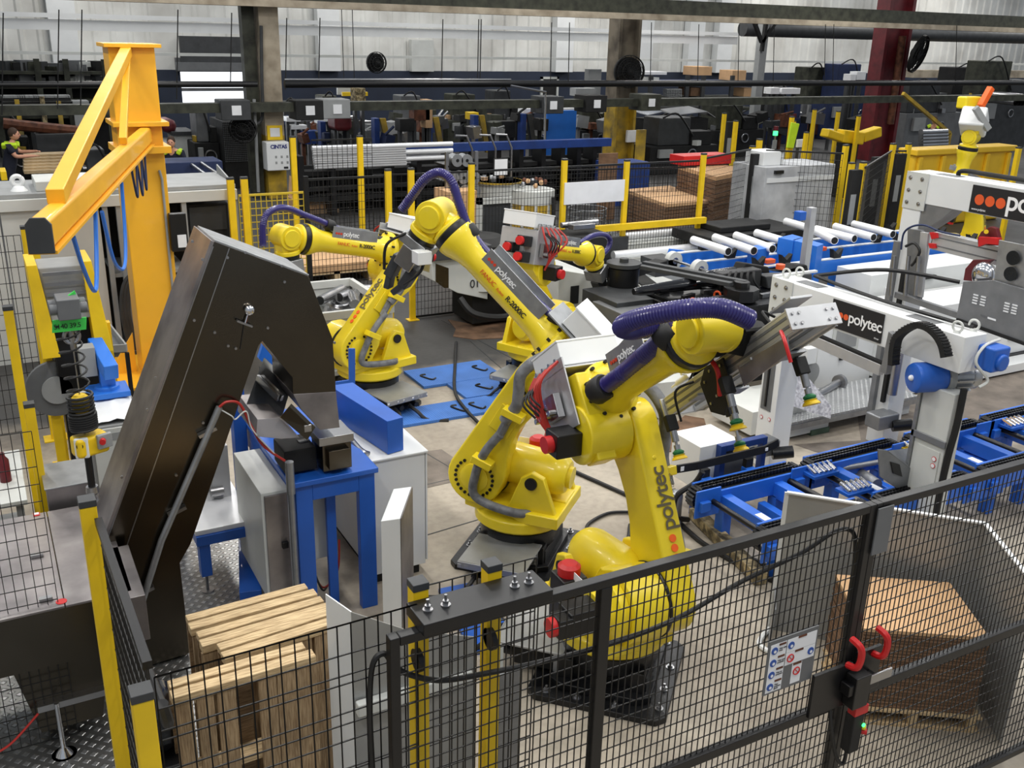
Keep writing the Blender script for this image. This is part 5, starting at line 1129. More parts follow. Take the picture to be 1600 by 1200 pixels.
tn = ['leftmost', 'second from the left', 'third from the left', 'fourth from the left, behind the blue box', 'first right of the blue gate box', 'second right of the blue gate box', 'second from the right', 'rightmost', 'short one on the small silver arm']
for i, ((a, b), lb) in enumerate(zip(tub, tn)):
    A1, B1 = G(*a, 1.25), G(*b, 1.25); o = solo('steel_tube', MB().cyl(A1, B1, .062, n=18), 'bright', 'straight steel tube on the blue feed table, '+lb, 'tube', 'steel tubes on the blue feed table'); d = (B1-A1).normalized(); MB().cyl(B1, B1+d*.003, .052, n=14).build('bore', 'blackmatte', o)
T = thing('blue_box', 'small blue cover box beside the black motor covers', 'box', (10.0, 10.4, 0)); _q = [G(1169, 385, 1.25), G(1184, 390, 1.25), G(1203, 387, 1.25), G(1188, 382, 1.25)]; MB().prism(_q, (0, 0, -.32)).build('box_body', BL, T, .004); MB().prism([_p_*.8+_q[0]*.1+_q[2]*.1-Vc((0, 0, .32)) for _p_ in _q], (0, 0, -.92)).build('pedestal', 'black', T)
T = thing('blue_gate_box', 'tall blue L-shaped cover across the tube feed table', 'cover', (11.6, 10.6, 0))
_q = [G(1238, 375, 1.32), G(1277, 385, 1.32), G(1287, 381, 1.32), G(1252, 371, 1.32)]; MB().prism(_q, (0, 0, -.75)).build('cover_body', BL, T, .004)
_q2 = [G(1216, 371, 1.32), G(1240, 376, 1.32), G(1256, 371, 1.32), G(1238, 366, 1.32)]; MB().prism(_q2, (0, 0, -.4)).build('side_cover', BL, T, .004)
MB().prism([_p_-Vc((0, 0, .75)) for _p_ in _q], (0, 0, -.55)).build('plinth', 'black', T)
T = thing('sensor_arm', 'small silver sensor mast with a tube arm on the blue cover', 'sensor', (12.0, 10.9, 1.3)); c = G(1262, 375, 1.5)
MB().box(c.x-.05, c.y-.05, .9, c.x+.05, c.y+.05, 1.95).build('mast', 'alu', T, .004); MB().cbox((c.x-.2, c.y, 1.85), .12, .12, .12).build('sensor_head', 'blue', T, .01)
# white low cabinet with handle behind gantry 2
T = thing('white_cabinet', 'long low white cabinet with black door handle behind the near gantry', 'cabinet', (11.5, 9.8, 0))
MB().box(10.9, 9.35, .1, 14.6, 10.0, 1.0).build('cabinet_body', 'white', T, .006); MB().box(12.0, 9.34, .15, 12.01, 9.35, .95).box(13.2, 9.34, .15, 13.21, 9.35, .95).build('door_gap', 'midgrey', T)
MB().box(11.2, 9.33, .6, 11.6, 9.35, .8).build('door_panel', 'paper', T); MB().box(11.9, 9.3, .85, 12.2, 9.34, .9).build('handle', 'black', T)
T = thing('machine_bed', 'long grey machine bed and rails between the two white gantries', 'machine', (12.0, 8.6, 0))
MB().box(9.0, 8.5, .1, 14.5, 9.25, .72).build('bed', 'offwhite', T, .01); MB().box(9.2, 8.8, .72, 14.5, 9.0, .8).build('rail', 'alu', T, .004); MB().box(9.2, 8.55, .72, 14.5, 8.6, .78).build('rail', 'midgrey', T)
# ================================================================ white machine enclosure at the right with checker-plate step
T = thing('white_enclosure', 'large white machine enclosure with windows behind the near gantry', 'machine', (10.5, 8.4, 0))
MB().box(8.55, 7.95, .1, 9.5, 8.45, 1.02).build('door_unit', 'white', T, .008)
MB().box(8.75, 7.935, .55, 9.2, 7.95, .98).build('door_panel', 'offwhite', T, .004); MB().box(8.8, 7.93, .6, 9.15, 7.936, .93).build('grille', 'grey', T)
MB().box(8.9, 7.92, .45, 8.98, 7.935, .49).build('latch', 'black', T)
MB().box(9.5, 7.8, .16, 14.5, 8.4, 1.0).build('long_unit', 'white', T, .008)
for x in (9.95, 11.2, 12.3, 13.4): MB().box(x, 7.79, .2, x+.012, 7.8, .96).build('door_gap', 'midgrey', T)
MB().box(10.4, 7.78, .35, 11.0, 7.8, .8).box(11.9, 7.78, .35, 12.2, 7.8, .8).build('window_frame', 'offwhite', T, .004); MB().box(10.45, 7.775, .4, 10.95, 7.782, .75).build('window', 'olive', T)
MB().box(9.5, 7.75, .0, 14.5, 8.3, .16).build('plinth', 'black', T); MB().box(9.2, 7.5, .03, 14.5, 7.75, .14).build('front_beam', 'white', T, .004)
c = (8.45, 7.95, .5); MB().cyl((8.42, 7.96, .36), (8.42, 7.9, .36), .14, n=28).build('round_cover', 'grey', T); MB().cbox((8.35, 7.9, .6), .16, .1, .2).build('valve', 'white', T, .01)
MB().cyl((8.7, 7.7, .28), (8.2, 7.55, .24), .045, n=14).lathe((8.72, 7.7, .28), (-1, -.3, 0), [(.09, 0), (.09, .05)], 16).build('pipe', 'steel', T)
T = thing('plate_step', 'raised checker-plate step on a white base beside the gantry leg', 'platform', (8.2, 7.3, 0))
MB().box(7.3, 7.05, .2, 9.3, 7.75, .23).build('step_plate', 'plate', T, .003); MB().box(7.3, 7.04, .14, 9.3, 7.06, .2).build('front_edge', 'galv', T); MB().box(7.3, 7.1, .03, 7.95, 7.7, .2).build('base_box', 'offwhite', T, .004); MB().box(7.68, 7.08, 0, 7.95, 7.3, .06).build('foot', 'greenpaint', T); MB().box(9.1, 7.1, 0, 9.25, 7.7, .2).build('support', 'offwhite', T)
mb = MB(); rr = random.Random(2); pp = [(1243, 562), (1253, 562), (1256, 582), (1298, 634), (1297, 654), (1240, 635), (1233, 638), (1235, 585)]
mb.prism([W(x, y, 7.0+(.0 if y > 600 else .25)) for x, y in pp], (0, -.008, 0)); solo('felt_sheet', mb, 'felt', 'speckled grey felt sheet draped over the checker-plate step', 'sheet')
# ================================================================ small white control box with blue frame
T = thing('control_box', 'white control box in a blue frame behind the black bumper', 'box', (5.7, 6.4, 0))
MB().box(5.28, 6.1, .28, 5.72, 6.5, .7).build('box_body', 'white', T, .006); fr = MB(); fr.box(5.46, 6.03, .18, 5.52, 6.1, .7).box(5.95, 6.03, .1, 6.0, 6.1, .7).box(5.52, 6.03, .64, 5.95, 6.1, .7).box(5.52, 6.03, .1, 5.95, 6.1, .15); fr.build('frame', 'bluedark', T, .004)
MB().box(5.54, 6.08, .2, 5.9, 6.1, .6).build('panel', 'midgrey', T)
for x in (5.3, 5.66): MB().box(x, 6.15, 0, x+.05, 6.2, .28).build('leg', 'bluedark', T)
# ================================================================ blue chain conveyor
ZC = .52
def chain_run(T, xa_, xb_, y, m='blueconv', pl=True):
    MB().box(xa_, y-.11, ZC-.2, xb_, y-.085, ZC-.03).build('outer_beam', m, T, .004); MB().box(xa_, y+.07, ZC-.2, xb_, y+.095, ZC-.01).build('outer_beam', m, T, .004)
    MB().box(xa_+.05, y-.09, ZC-.16, xb_-.05, y+.07, ZC-.04).build('chain_bed', 'blackmatte', T)
    mb = MB(); n = int((xb_-xa_)/.038)
    for i in range(n):
        for dy in (-.045, -.005, .035): mb.box(xa_+i*.038, y+dy-.006, ZC-.035, xa_+i*.038+.03, y+dy+.006, ZC+.005)
        mb.cyl((xa_+i*.038+.015, y-.055, ZC-.015), (xa_+i*.038+.015, y+.045, ZC-.015), .012, n=6)
    for k in range(8):
        for xe, sg in ((xa_, -1), (xb_, 1)):
            a = PI/2-k*.4; mb.cyl((xe+sg*.085*math.cos(a), y-.055, ZC-.1+.085*math.sin(a)), (xe+sg*.085*math.cos(a), y+.045, ZC-.1+.085*math.sin(a)), .017, n=6)
    mb.build('roller_chain', 'castblack', T)
    if pl:
        for xe in (xa_, xb_): MB().box(xe-.12, y-.13, ZC-.23, xe+.14, y-.11, ZC+.02).build('end_plate', m, T, .006); MB().cbox((xe-.04, y-.15, ZC-.12), .1, .04, .09).build('bearing_block', m, T, .006)
def section(label, xa_, xb_, yb_, yf_, legs=True, cross=(0, 1)):
    T = thing('chain_conveyor', label, 'conveyor', ((xa_+xb_)/2, (yb_+yf_)/2, 0), 0, 'sections of the blue chain conveyor')
    chain_run(T, xa_, xb_, yb_); chain_run(T, xa_, xb_, yf_)
    for x in (xa_+.22, xb_-.25):
        MB().box(x-.05, yf_+.1, ZC-.22, x+.05, yb_-.1, ZC-.08).build('cross_beam', 'blueconv', T, .006)
        for y in (yf_+.05, yb_-.1): MB().box(x-.05, y-.05, 0, x+.05, y+.05, ZC-.2).build('leg', 'blueconv', T, .005)
    MB().box(xa_+.6, yf_+.1, ZC-.34, xa_+.68, yb_-.1, ZC-.24).build('cross_beam', 'blueconv', T, .006)
    MB().cyl((xa_+.06, yf_, ZC-.1), (xa_+.06, yb_, ZC-.1), .025, n=12).build('drive_shaft', 'black', T); MB().cyl((xb_-.12, yf_, ZC-.1), (xb_-.12, yb_, ZC-.1), .03, n=12).build('drive_shaft', 'black', T)
    MB().cbox((xa_+.22, yf_+.25, ZC-.078), .07, .12, .003).build('label', 'paper', T)
    return T
yb_, yf_ = G(1080, 762, ZC).y, G(1365, 777, ZC).y
xs = [G(1080, 762, ZC).x, G(1245, 723, ZC).x, G(1258, 721, ZC).x, G(1407, 689, ZC).x, G(1420, 684, ZC).x]
yb2 = yb_
section('first section of the blue chain conveyor, at its left end', xs[0]+.08, xs[1]-.05, yb_, yf_)
section('second section of the blue chain conveyor, under the near gantry', xs[2]+.08, xs[3]-.06, yb_, yf_)
section('third section of the blue chain conveyor, behind the gantry motor leg', xs[4]+.08, 8.55, yb_, yf_)
section('fourth section of the blue chain conveyor, at the right edge', 8.75, 11.5, yb_, yf_)
# silver manifold clusters on the conveyor
for i, (x, y, lb) in enumerate(((1282, 738, 'silver valve cluster on the blue conveyor, leftmost'), (1335, 765, 'silver valve cluster on the blue conveyor, nearest the fence'), (1585, 664, 'silver valve cluster on the blue conveyor at the right'), (1432, 700, 'silver valve cluster on a yellow bracket beside the gantry leg'))):
    p = G(x, y, ZC-.04); T = thing('valve_cluster', lb, 'valves', tuple(p), 0, 'silver valve clusters on the blue conveyor')
    MB().cbox(p+Vc((0, 0, .0)), .3, .16, .03).build('base_plate', 'yellow_post' if i == 3 else 'blue', T, .004)
    for k in range(5): MB().cyl(p+Vc((-.12+.06*k, -.06, .03)), p+Vc((-.1+.06*k, .07, .05)), .018, n=8).build('fitting', 'chrome', T)
T = thing('drive_bracket', 'grey steel bracket with cut-outs between the conveyor chains', 'bracket', (6.6, 5.3, .3))
a, b, c, d = G(1375, 700, .62), G(1385, 757, .4), G(1440, 770, .4), G(1440, 715, .62)
MB().prism([W(1372, 702, 5.0), W(1387, 704, 5.0), W(1440, 745, 5.0), W(1440, 790, 5.0), W(1375, 745, 5.0)], (0, .012, 0)).build('plate', 'galvgrey', T, .003)
MB().prism([W(1392, 722, 4.99), W(1406, 726, 4.99), W(1410, 745, 4.99), W(1396, 740, 4.99)], (0, .01, 0)).build('opening', 'black', T)
MB().prism([W(1387, 704, 5.0), W(1420, 700, 5.3), W(1440, 722, 5.3), W(1440, 745, 5.0)], (0, 0, -.008)).build('top_plate', 'galvgrey', T, .002)
solo('actuator', MB().cyl(G(1310, 733, .4), G(1372, 722, .42), .025, n=12).cyl(G(1338, 737, .3), G(1370, 758, .3), .06, n=12), 'galvgrey', 'grey cylinder actuator lying between the conveyor chains', 'actuator')
# black bumper bar, bracket feet, grey motor
T = thing('bumper_bar', 'long black bumper bar bent up at both ends before the conveyor', 'bar', (5.0, 5.7, .7))
P = [W(1057, 733, 5.95), W(1088, 728, 5.95), W(1195, 702, 5.95), W(1216, 691, 5.95)]
mb = MB()
for i in range(3): mb.bar(P[i], P[i+1], .02, .075)
mb.build('bar', 'blackmatte', T, .004)
for (x, y) in ((1102, 733), (1170, 716)): p = W(x, y, 5.97); MB().box(p.x-.04, 5.95, ZC-.1, p.x+.04, 6.0, p.z).build('bracket', 'blackmatte', T)
for (x, y) in ((1102, 733), (1170, 716)): p = W(x, y, 5.97); MB().box(p.x-.05, yb_+.1, ZC-.14, p.x+.05, 6.0, ZC-.04).build('arm', 'blueconv', T, .005)
MB().cbox(P[0]*.75+P[1]*.25+Vc((0, -.012, 0)), .035, .004, .04).cbox(W(1198, 702, 5.93), .03, .004, .03).build('reflector', 'paper', T)
solo('motor_can', MB().drum((5.0, 6.05, .02), (5.0, 6.05, .36), .07), 'galv', 'grey cylindrical motor standing at the left end of the conveyor', 'motor')
solo('power_cable', MB().tube([W(1098, 737, 5.9), W(1085, 755, 5.95), W(1060, 772, 6.0), W(1053, 790, 6.0), W(1058, 808, 6.0), G(1075, 812, .03)], .025, 8, 8), 'rubber', 'thick black cable curving down beside the end of the conveyor', 'cable')
for (x, y, lb) in ((1190, 697, 'grey geared motor at the foot of the left gantry leg'), (1378, 655, 'grey geared motor at the foot of the far gantry leg')):
    p = W(x, y, 6.5); T = thing('geared_motor', lb, 'motor', tuple(p)); MB().cbox(p, .3, .2, .16).build('gearbox', 'galvgrey', T, .02); MB().cyl(p+Vc((.05, -.1, -.05)), p+Vc((.22, -.2, -.02)), .06, n=16).build('motor', 'castblack', T)
# ================================================================ near white gantry
X2 = 6.6; T = thing('gantry', 'near white gantry over the blue conveyor with arched cable chain', 'gantry', (6.7, 5.7, 0), 0, 'white gantries over the conveyor'); zt = 1.95
ta = WX(1209, 434, X2); tb = WX(1509, 525.6, X2); ya_, yb3 = ta.y, tb.y
MB().prism([(X2, ya_, zt), (X2, yb3, zt), (X2, yb3, zt-.3), (X2, ya_, zt-.3)], (.26, 0, 0)).build('beam', 'white', T, .006)
MB().box(X2+.0, ya_-.24, 0, X2+.24, ya_, zt-.3).build('leg', 'white', T, .006)
MB().box(X2-.012, ya_-.27, zt-.36, X2, ya_+.01, zt+.005).build('joint_plate', 'offwhite', T)
MB().box(X2, ya_-.02, zt, X2+.55, ya_+.02, zt+.02).build('end_plate', 'white', T)
for i in range(2):
    for j in range(3): p = Vc((X2-.012, ya_-.06-.13*i, zt-.06-.12*j)); MB().lathe(p, (-1, 0, 0), [(.022, 0), (.022, .006), (.012, .006), (.012, .018)], 10).build('bolt', 'steel', T)
for (y, x) in ((ya_-.08, .08), (ya_-.08, .25), (yb3+.12, .05), (yb3+.1, .22)):
    MB().torus((X2+x, y, zt+.05), (1, .2, 0), .04, .011, 18, 6).lathe((X2+x, y, zt), (0, 0, 1), [(.03, 0), (.02, .02)], 10).build('lifting_eye', 'offwhite', T)
for yy in (ya_-.36, yb3+.5): MB().box(X2+.07, yy-.14, zt+.001, X2+.2, yy+.14, zt+.003).build('access_hole', 'midgrey', T)
sy0, sy1 = WX(1304, 465, X2).y, WX(1384, 490, X2).y
pn = MB().box(X2-.012, sy1, zt-.275, X2-.002, sy0, zt-.02).build('sign_panel', 'letter_black', T)
def gsign(T, pn, X, sy0, sy1, zlo, zhi, s):
    yl = sy0-.02*s; h = zhi-zlo; sz = (sy0-sy1)*.245
    mb = MB()
    for k in range(3): mb.cyl((X-.013, sy0-sz*.36-k*sz*.43, zlo+h*.5), (X-.016, sy0-sz*.36-k*sz*.43, zlo+h*.5), sz*.19, n=22)
    mb.build('logo_dots', 'orangecap', pn)
    text('lettering', 'polytec', (X-.013, sy0-sz*1.42, zlo+h*.42-sz*.1), (0, -1, 0), sz*.98, 'letter_white', pn, (0, 0, 1), .002, sz*.012)
    text('lettering', 'Group', (X-.013, sy1+sz*.5, zlo+h*.1), (0, -1, 0), sz*.14, 'letter_white', pn, (0, 0, 1), .002)
    text('lettering', 'www.polytec', (X-.013, sy0-sz*.1, zlo+h*.1), (0, -1, 0), sz*.12, 'letter_white', pn, (0, 0, 1), .002)
gsign(T, pn, X2, sy0, sy1, zt-.275, zt-.02, 1)
l0, l1 = WX(1475, 600, X2-.1).y, WX(1540, 580, X2-.1).y
ny0, ny1 = yb3+.34, yb3+.04
XM = X2+.2
MB().box(XM-.14, ny1, 0, XM+.02, ny0, 1.45).build('motor_leg', 'offwhite', T, .01); MB().box(XM-.16, ny0-.0, 0, XM+.0, ny0+.03, 1.45).build('leg_side', 'galv', T, .003)
MB().box(XM-.16, ny1-.01, .98, XM-.14, ny0+.03, 1.04).build('clamp_bar', 'galvgrey', T, .004); MB().box(XM-.15, ny1+.03, .1, XM-.142, ny0-.05, .93).build('leg_panel', 'offwhite', T)
MB().cyl((XM-.152, ny1+.07, .86), (XM-.155, ny1+.07, .86), .022, n=16).cyl((XM-.152, ny1+.07, .8), (XM-.155, ny1+.07, .8), .022, n=16).build('warning_sticker', 'red', T); MB().cyl((XM-.155, ny1+.07, .86), (XM-.157, ny1+.07, .86), .017, n=16).cyl((XM-.155, ny1+.07, .8), (XM-.157, ny1+.07, .8), .017, n=16).build('warning_sticker', 'paper', T)
MB().tube([(XM-.08, ny1-.03, 1.5), (XM-.1, ny1-.04, 1.2), (XM-.12, ny1-.03, .9), (XM-.12, ny1-.02, .5), (XM-.1, ny1-.02, .1)], .028, 8, 6).build('cable_sleeve', 'blackmatte', T)
mq = Vc((XM-.22, ny0-.02, 1.52)); md = Vc((1, -.32, .0)).normalized()
m_ = MB().drum(mq-md*.08, mq+md*.2, .125, .03, 26).build('brake_motor', 'blue', T); MB().drum(mq+md*.19, mq+md*.25, .135, .01, 26).build('collar', 'grey', m_)
mb = MB().cyl(mq+md*.25, mq+md*.42, .105, n=20)
for k in range(14): a = 2*PI*k/14; r_ = Vc((-md.y, md.x, 0))*math.cos(a)*.12+Vc((0, 0, 1))*math.sin(a)*.12; mb.bar(mq+md*.26+r_, mq+md*.42+r_, .008, .03, r_)
mb.build('motor_fins', 'galv', m_); MB().drum(mq+md*.42, mq+md*.5, .11, .02, 24).build('motor_flange', 'galv', m_)
MB().cbox(mq+md*.33+Vc((0, 0, .15)), .18, .13, .07).build('terminal_box', 'blackmatte', m_, .01); MB().ball(mq-md*.085, .025).build('nameplate', 'paper', m_)
MB().cbox((XM+.08, yb3-.06, zt-.18), .2, .18, .2).cyl((XM+.08, yb3-.18, zt-.2), (XM+.08, yb3-.13, zt-.2), .07, n=20).build('gearbox', 'blue', T, .02)
MB().tube([(XM+.2, yb3-.02, zt-.06), (XM-.02, yb3-.05, zt-.08), (XM-.1, yb3-.06, zt-.2), (XM+.0, yb3-.12, zt-.34), (XM-.06, yb3-.1, zt-.4)], .012, 6, 8).build('white_cable', 'offwhite', T)
# cable chain arch
arc = [WX(x, y, X2-.12) for x, y in ((1396, 570), (1398, 545), (1403, 527), (1418, 514), (1436, 508), (1452, 512), (1466, 524), (1475, 540), (1479, 558))]
PA = spline(arc, 4); mb = MB()
for i in range(len(PA)-1): mb.bar(PA[i], PA[i+1], .09, .045, (PA[i+1]-PA[i]).cross(Vc((1, 0, 0))))
mb.build('cable_chain', 'blackmatte', T)
mb = MB()
for i in range(0, len(PA)-1, 1): m = (PA[i]+PA[i+1])/2; n = (PA[i+1]-PA[i]).cross(Vc((1, 0, 0))).normalized(); n = n if n.z > 0 else -n; mb.bar(m+n*.026-Vc((.04, 0, 0)), m+n*.026+Vc((.04, 0, 0)), .014, .006)
mb.build('chain_link', 'black', T)
MB().prism([WX(1375, 580, X2-.08), WX(1388, 518, X2-.08), WX(1395, 523, X2-.08), WX(1384, 586, X2-.08)], (.06, 0, 0)).build('carriage_plate', 'galvgrey', T, .003)
a, b = WX(1260, 526, X2), WX(1378, 578, X2); MB().bar(a, b, .06, .1).build('cross_rail', 'alu', T, .004); MB().bar(a+Vc((0, 0, .06)), b+Vc((0, 0, .06)), .05, .02).build('cross_rail', 'blackmatte', T)
# black hoses on the beam
MB().tube([(X2+.22, ya_-.3, zt+.06), (X2+.2, (ya_+yb3)/2, zt+.03), (X2+.2, yb3+.4, zt+.03), (X2+.22, yb3+.1, zt+.03)], .018, 6, 8).build('hose', 'rubber', T)
MB().tube([(X2+.24, ya_-.3, zt+.06), (X2+.7, ya_-.7, zt+.16), (X2+1.1, ya_-1.2, zt+.12)], .02, 6, 8).build('hose', 'rubber', T)
# slot on the left leg and stickers
MB().box(X2-.006, ya_-.17, .62, X2-.001, ya_-.03, 1.4).build('leg_recess', 'midgrey', T); MB().box(X2-.02, ya_-.11, .66, X2-.006, ya_-.09, 1.35).build('slide_rail', 'black', T)
MB().cyl((X2-.003, ya_-.06, .53), (X2-.006, ya_-.06, .53), .02, n=16).cyl((X2-.003, ya_-.17, .54), (X2-.006, ya_-.17, .54), .02, n=16).build('warning_sticker', 'red', T); MB().cyl((X2-.006, ya_-.06, .53), (X2-.008, ya_-.06, .53), .015, n=16).cyl((X2-.006, ya_-.17, .54), (X2-.008, ya_-.17, .54), .015, n=16).build('warning_sticker', 'paper', T)
# ================================================================ far white gantry
X1 = 8.16; T = thing('gantry', 'far taller white gantry with crossbeam, red brackets and grey louvred cover', 'gantry', (8.3, 5.4, 0), 0, 'white gantries over the conveyor'); zt = 2.9
ya4 = WX(1422, 267, X1).y; yb4 = 3.2
MB().prism([(X1, ya4, zt), (X1, yb4, zt), (X1, yb4, zt-.29), (X1, ya4, zt-.29)], (.28, 0, 0)).build('beam', 'white', T, .006)
MB().box(X1-.012, ya4-.24, zt-.36, X1, ya4+.02, zt).build('joint_plate', 'offwhite', T)
MB().box(X1, ya4-.2, 0, X1+.24, ya4+.02, zt-.29).build('leg', 'white', T, .006)
for i in range(2):
    for j in range(3): p = Vc((X1-.012, ya4-.03-.14*i, zt-.06-.12*j)); MB().lathe(p, (-1, 0, 0), [(.02, 0), (.02, .006), (.011, .006), (.011, .016)], 10).build('bolt', 'steel', T)
s0_, s1_ = WX(1522, 290, X1).y, WX(1522, 290, X1).y-1.32
pn = MB().box(X1-.014, s1_, zt-.28, X1-.002, s0_, zt-.03).build('sign_panel', 'letter_black', T); gsign(T, pn, X1, s0_, s0_-1.05, zt-.28, zt-.03, 1)
MB().box(X1+.06, ya4-.5, zt+.001, X1+.18, ya4-.25, zt+.003).build('access_hole', 'midgrey', T)
MB().tube([(X1+.2, ya4-.4, zt), (X1+.2, ya4-.46, zt+.05), (X1+.2, ya4-.9, zt+.05), (X1+.2, 4.0, zt+.05)], .022, 8, 6).build('hose', 'blackmatte', T)
MB().prism([(X1+.01, ya4-.2, zt-.29), (X1+.01, ya4-.55, zt-.29), (X1+.01, ya4-.45, zt-.4), (X1+.01, ya4-.2, zt-.6)], (.2, 0, 0)).build('gusset', 'galvgrey', T)
# rack on the front of the leg
MB().box(X1-.05, ya4-.04, .25, X1-.0, ya4+.02, 2.2).build('guide_rail', 'galvgrey', T); MB().box(X1-.04, ya4-.16, .5, X1-.0, ya4-.12, 1.9).build('guide_rail', 'blackmatte', T); MB().cyl((X1-.02, ya4-.24, .62), (X1-.02, ya4-.24, 1.2), .05, n=16).build('cylinder', 'steel', T)
def XP(pts, X, d, name_, m, **k): return MB().prism([WX(x, y, X) for x, y in pts], (d, 0, 0)).build(name_, m, T, **k)
XP([(1418, 357), (1440, 360), (1447, 375), (1437, 470), (1415, 458)], X1-.1, .04, 'carriage_plate', 'galvgrey', bevel=.003)
XP([(1438, 362), (1450, 364), (1440, 465), (1430, 462)], X1-.16, .03, 'slide_plate', 'alu', bevel=.003)
for (x0, x1_) in ((1398, 1402), (1420, 1424), (1436, 1440)):
    a, b = WX(x0, 400, X1-.2), WX(x0-6, 462, X1-.2); MB().cyl(a, b, .02, n=10).build('guide_rod', 'steel', T)
MB().tube([WX(x, y, X1-.18) for x, y in ((1408, 390), (1412, 365), (1425, 354), (1445, 352), (1470, 362), (1500, 368))], .01, 6, 6).build('blue_cable', 'navy', T)
MB().tube([WX(x, y, X1-.2) for x, y in ((1415, 385), (1428, 380), (1437, 392), (1430, 408), (1424, 415))], .014, 6, 6).build('cable', 'rubber', T)
a, b = WX(1462, 375, X1-.1), WX(1600, 408, X1-.1); MB().bar(a, b+(b-a)*.3, .1, .17).build('crossbeam', 'alu', T, .004)
mb = MB()
for dz in (-.04, .04): mb.bar(a+Vc((-.052, 0, dz)), b+(b-a)*.3+Vc((-.052, 0, dz)), .004, .012)
mb.build('profile_groove', 'midgrey', T)
MB().bar(WX(1400, 460, X1-.15), WX(1500, 493, X1-.15), .05, .06).build('perforated_rail', 'galvgrey', T, .003)
XP([(1452, 363), (1462, 364), (1464, 372), (1455, 374)], X1-.18, .1, 'clamp', 'red', bevel=.003); XP([(1450, 380), (1460, 381), (1461, 388), (1452, 388)], X1-.18, .1, 'clamp', 'red', bevel=.003)
XP([(1527, 372), (1533, 362), (1547, 354), (1556, 357), (1560, 373), (1560, 384), (1528, 383)], X1-.24, .05, 'bracket', 'maroon', bevel=.003)
XP([(1529, 370), (1560, 372), (1559, 383), (1541, 381), (1528, 386)], X1-.3, .05, 'bracket', 'red', bevel=.003)
XP([(1505, 438), (1508, 420), (1520, 406), (1550, 406), (1535, 418), (1527, 428), (1524, 440)], X1-.3, .05, 'bracket', 'maroon', bevel=.004)
MB().cyl(WX(1541, 362, X1-.26), WX(1541, 362, X1-.3), .02, n=12).build('hole_plug', 'yellow_post', T)
p = WX(1538, 430, X1-.36); MB().ball(p, .12, .6, 1, 1, 18).build('pulley_cover', 'chrome', T)
cv = XP([(1505, 440), (1552, 438), (1600, 452), (1600, 535), (1494, 497)], X1-.5, .02, 'louvred_cover', 'galvgrey', bevel=.002)
XP([(1561, 375), (1600, 383), (1600, 452), (1553, 440)], X1-.46, .02, 'side_cover', 'galv', bevel=.002)
XP([(1494, 497), (1600, 535), (1600, 540), (1494, 502)], X1-.52, .05, 'cover_edge', 'blackmatte')
for (cx_, cy_) in ((1525, 466), (1537, 469), (1574, 479), (1586, 482)):
    for k in range(4): q = WX(cx_-k*.8, cy_-5+4.2*k, X1-.505); MB().cbox(q, .006, .05, .012).build('louvre', 'bright', cv)
XP([(1532, 491), (1543, 495), (1543, 498), (1532, 494)], X1-.505, .003, 'label', 'midgrey'); XP([(1543, 495), (1556, 499), (1556, 502), (1543, 498)], X1-.506, .003, 'label', 'paper')
for (x, y) in ((1583, 403), (1579, 428)): q = WX(x, y, X1-.48); MB().cyl(q, q+Vc((-.005, 0, 0)), .062, n=24).build('round_opening', 'screen', T)
# ================================================================ rear cell fence
def WB(x0, y0, x1, y1, Y):
    a, b = W(x0, y0, Y), W(x1, y1, Y); return a.x, b.x, min(a.z, b.z), max(a.z, b.z)
YB = 13.05; GB = 'yellow posts of the rear cell fence'
for x, h, lb in ((2.92, 2.2, 'yellow fence post right of the grey machine, left of a pair'), (3.1, 2.2, 'yellow fence post right of the grey machine, right of a pair'), (5.12, 2.22, 'yellow rear fence post left of the gate opening'), (5.47, 2.22, 'yellow rear fence post on a foot plate near the purple hose'), (6.43, 2.26, 'yellow rear fence post behind the grey bender head'), (8.03, 2.26, 'yellow rear fence post right of the round drums'), (9.2, 2.2, 'yellow rear fence post before the lower carton stack'), (10.75, 2.25, 'yellow rear fence post between the two carton stacks')):
    post('fence_post', x, YB, h, lb, .085 if x > 5 else .09, .06, grp=None)
def fpanel(label, x0, x1, y0, y1=None, z0=.03, z1=2.15, m='mesh', rail=True, sx=.055, sz=.11, r=.0026):
    y1 = y0 if y1 is None else y1; T = thing('mesh_fence', label, 'mesh fence', ((x0+x1)/2, (y0+y1)/2, 0)); a = Vc((x0, y0, 0)); b = Vc((x1, y1, 0))
    mw = MB(); mesh_wires(mw, a, b, z0, z1, sx, sz, r); mw.build('wire_mesh', m, T, smooth=False)
    if rail:
        for z in (z0, z1): MB().bar(a+Vc((0, 0, z)), b+Vc((0, 0, z)), .03, .03).build('rail', m, T)
    return T
fpanel('black wire mesh gate panel behind the crate of tubes', 3.95, 5.05, YB); MB().box(3.9, YB-.03, 0, 3.96, YB+.03, 2.2).build('gate_post', 'black', bpy.data.objects['mesh_fence'])
fpanel('black wire mesh panel behind the elbow of the robot with the grey gripper', 5.52, 6.38, YB+.05)
fpanel('black wire mesh panel in front of the round drums', 6.48, 7.98, YB+.05)
fpanel('black wire mesh panel holding a white board', 8.08, 9.15, YB+.05)
fpanel('black wire mesh panel in front of the lower carton stack', 9.25, 10.7, YB+.05)
fpanel('black wire mesh panel leading to the tall white cabinet', 10.85, 12.8, YB+.2, 14.2)
fpanel('yellow wire mesh panel beside the grey machine', 3.35, 4.4, 14.5, z1=1.75, m='meshyellow', sx=.08, sz=.1, r=.006)
a, b = W(935, 357, YB-.1), W(1068, 345, YB-.1)
solo('yellow_rail', MB().box(8.2, YB-.16, a.z-.05, 10.8, YB-.08, a.z+.05), 'yellow_post', 'yellow horizontal rail low on the rear fence', 'rail')
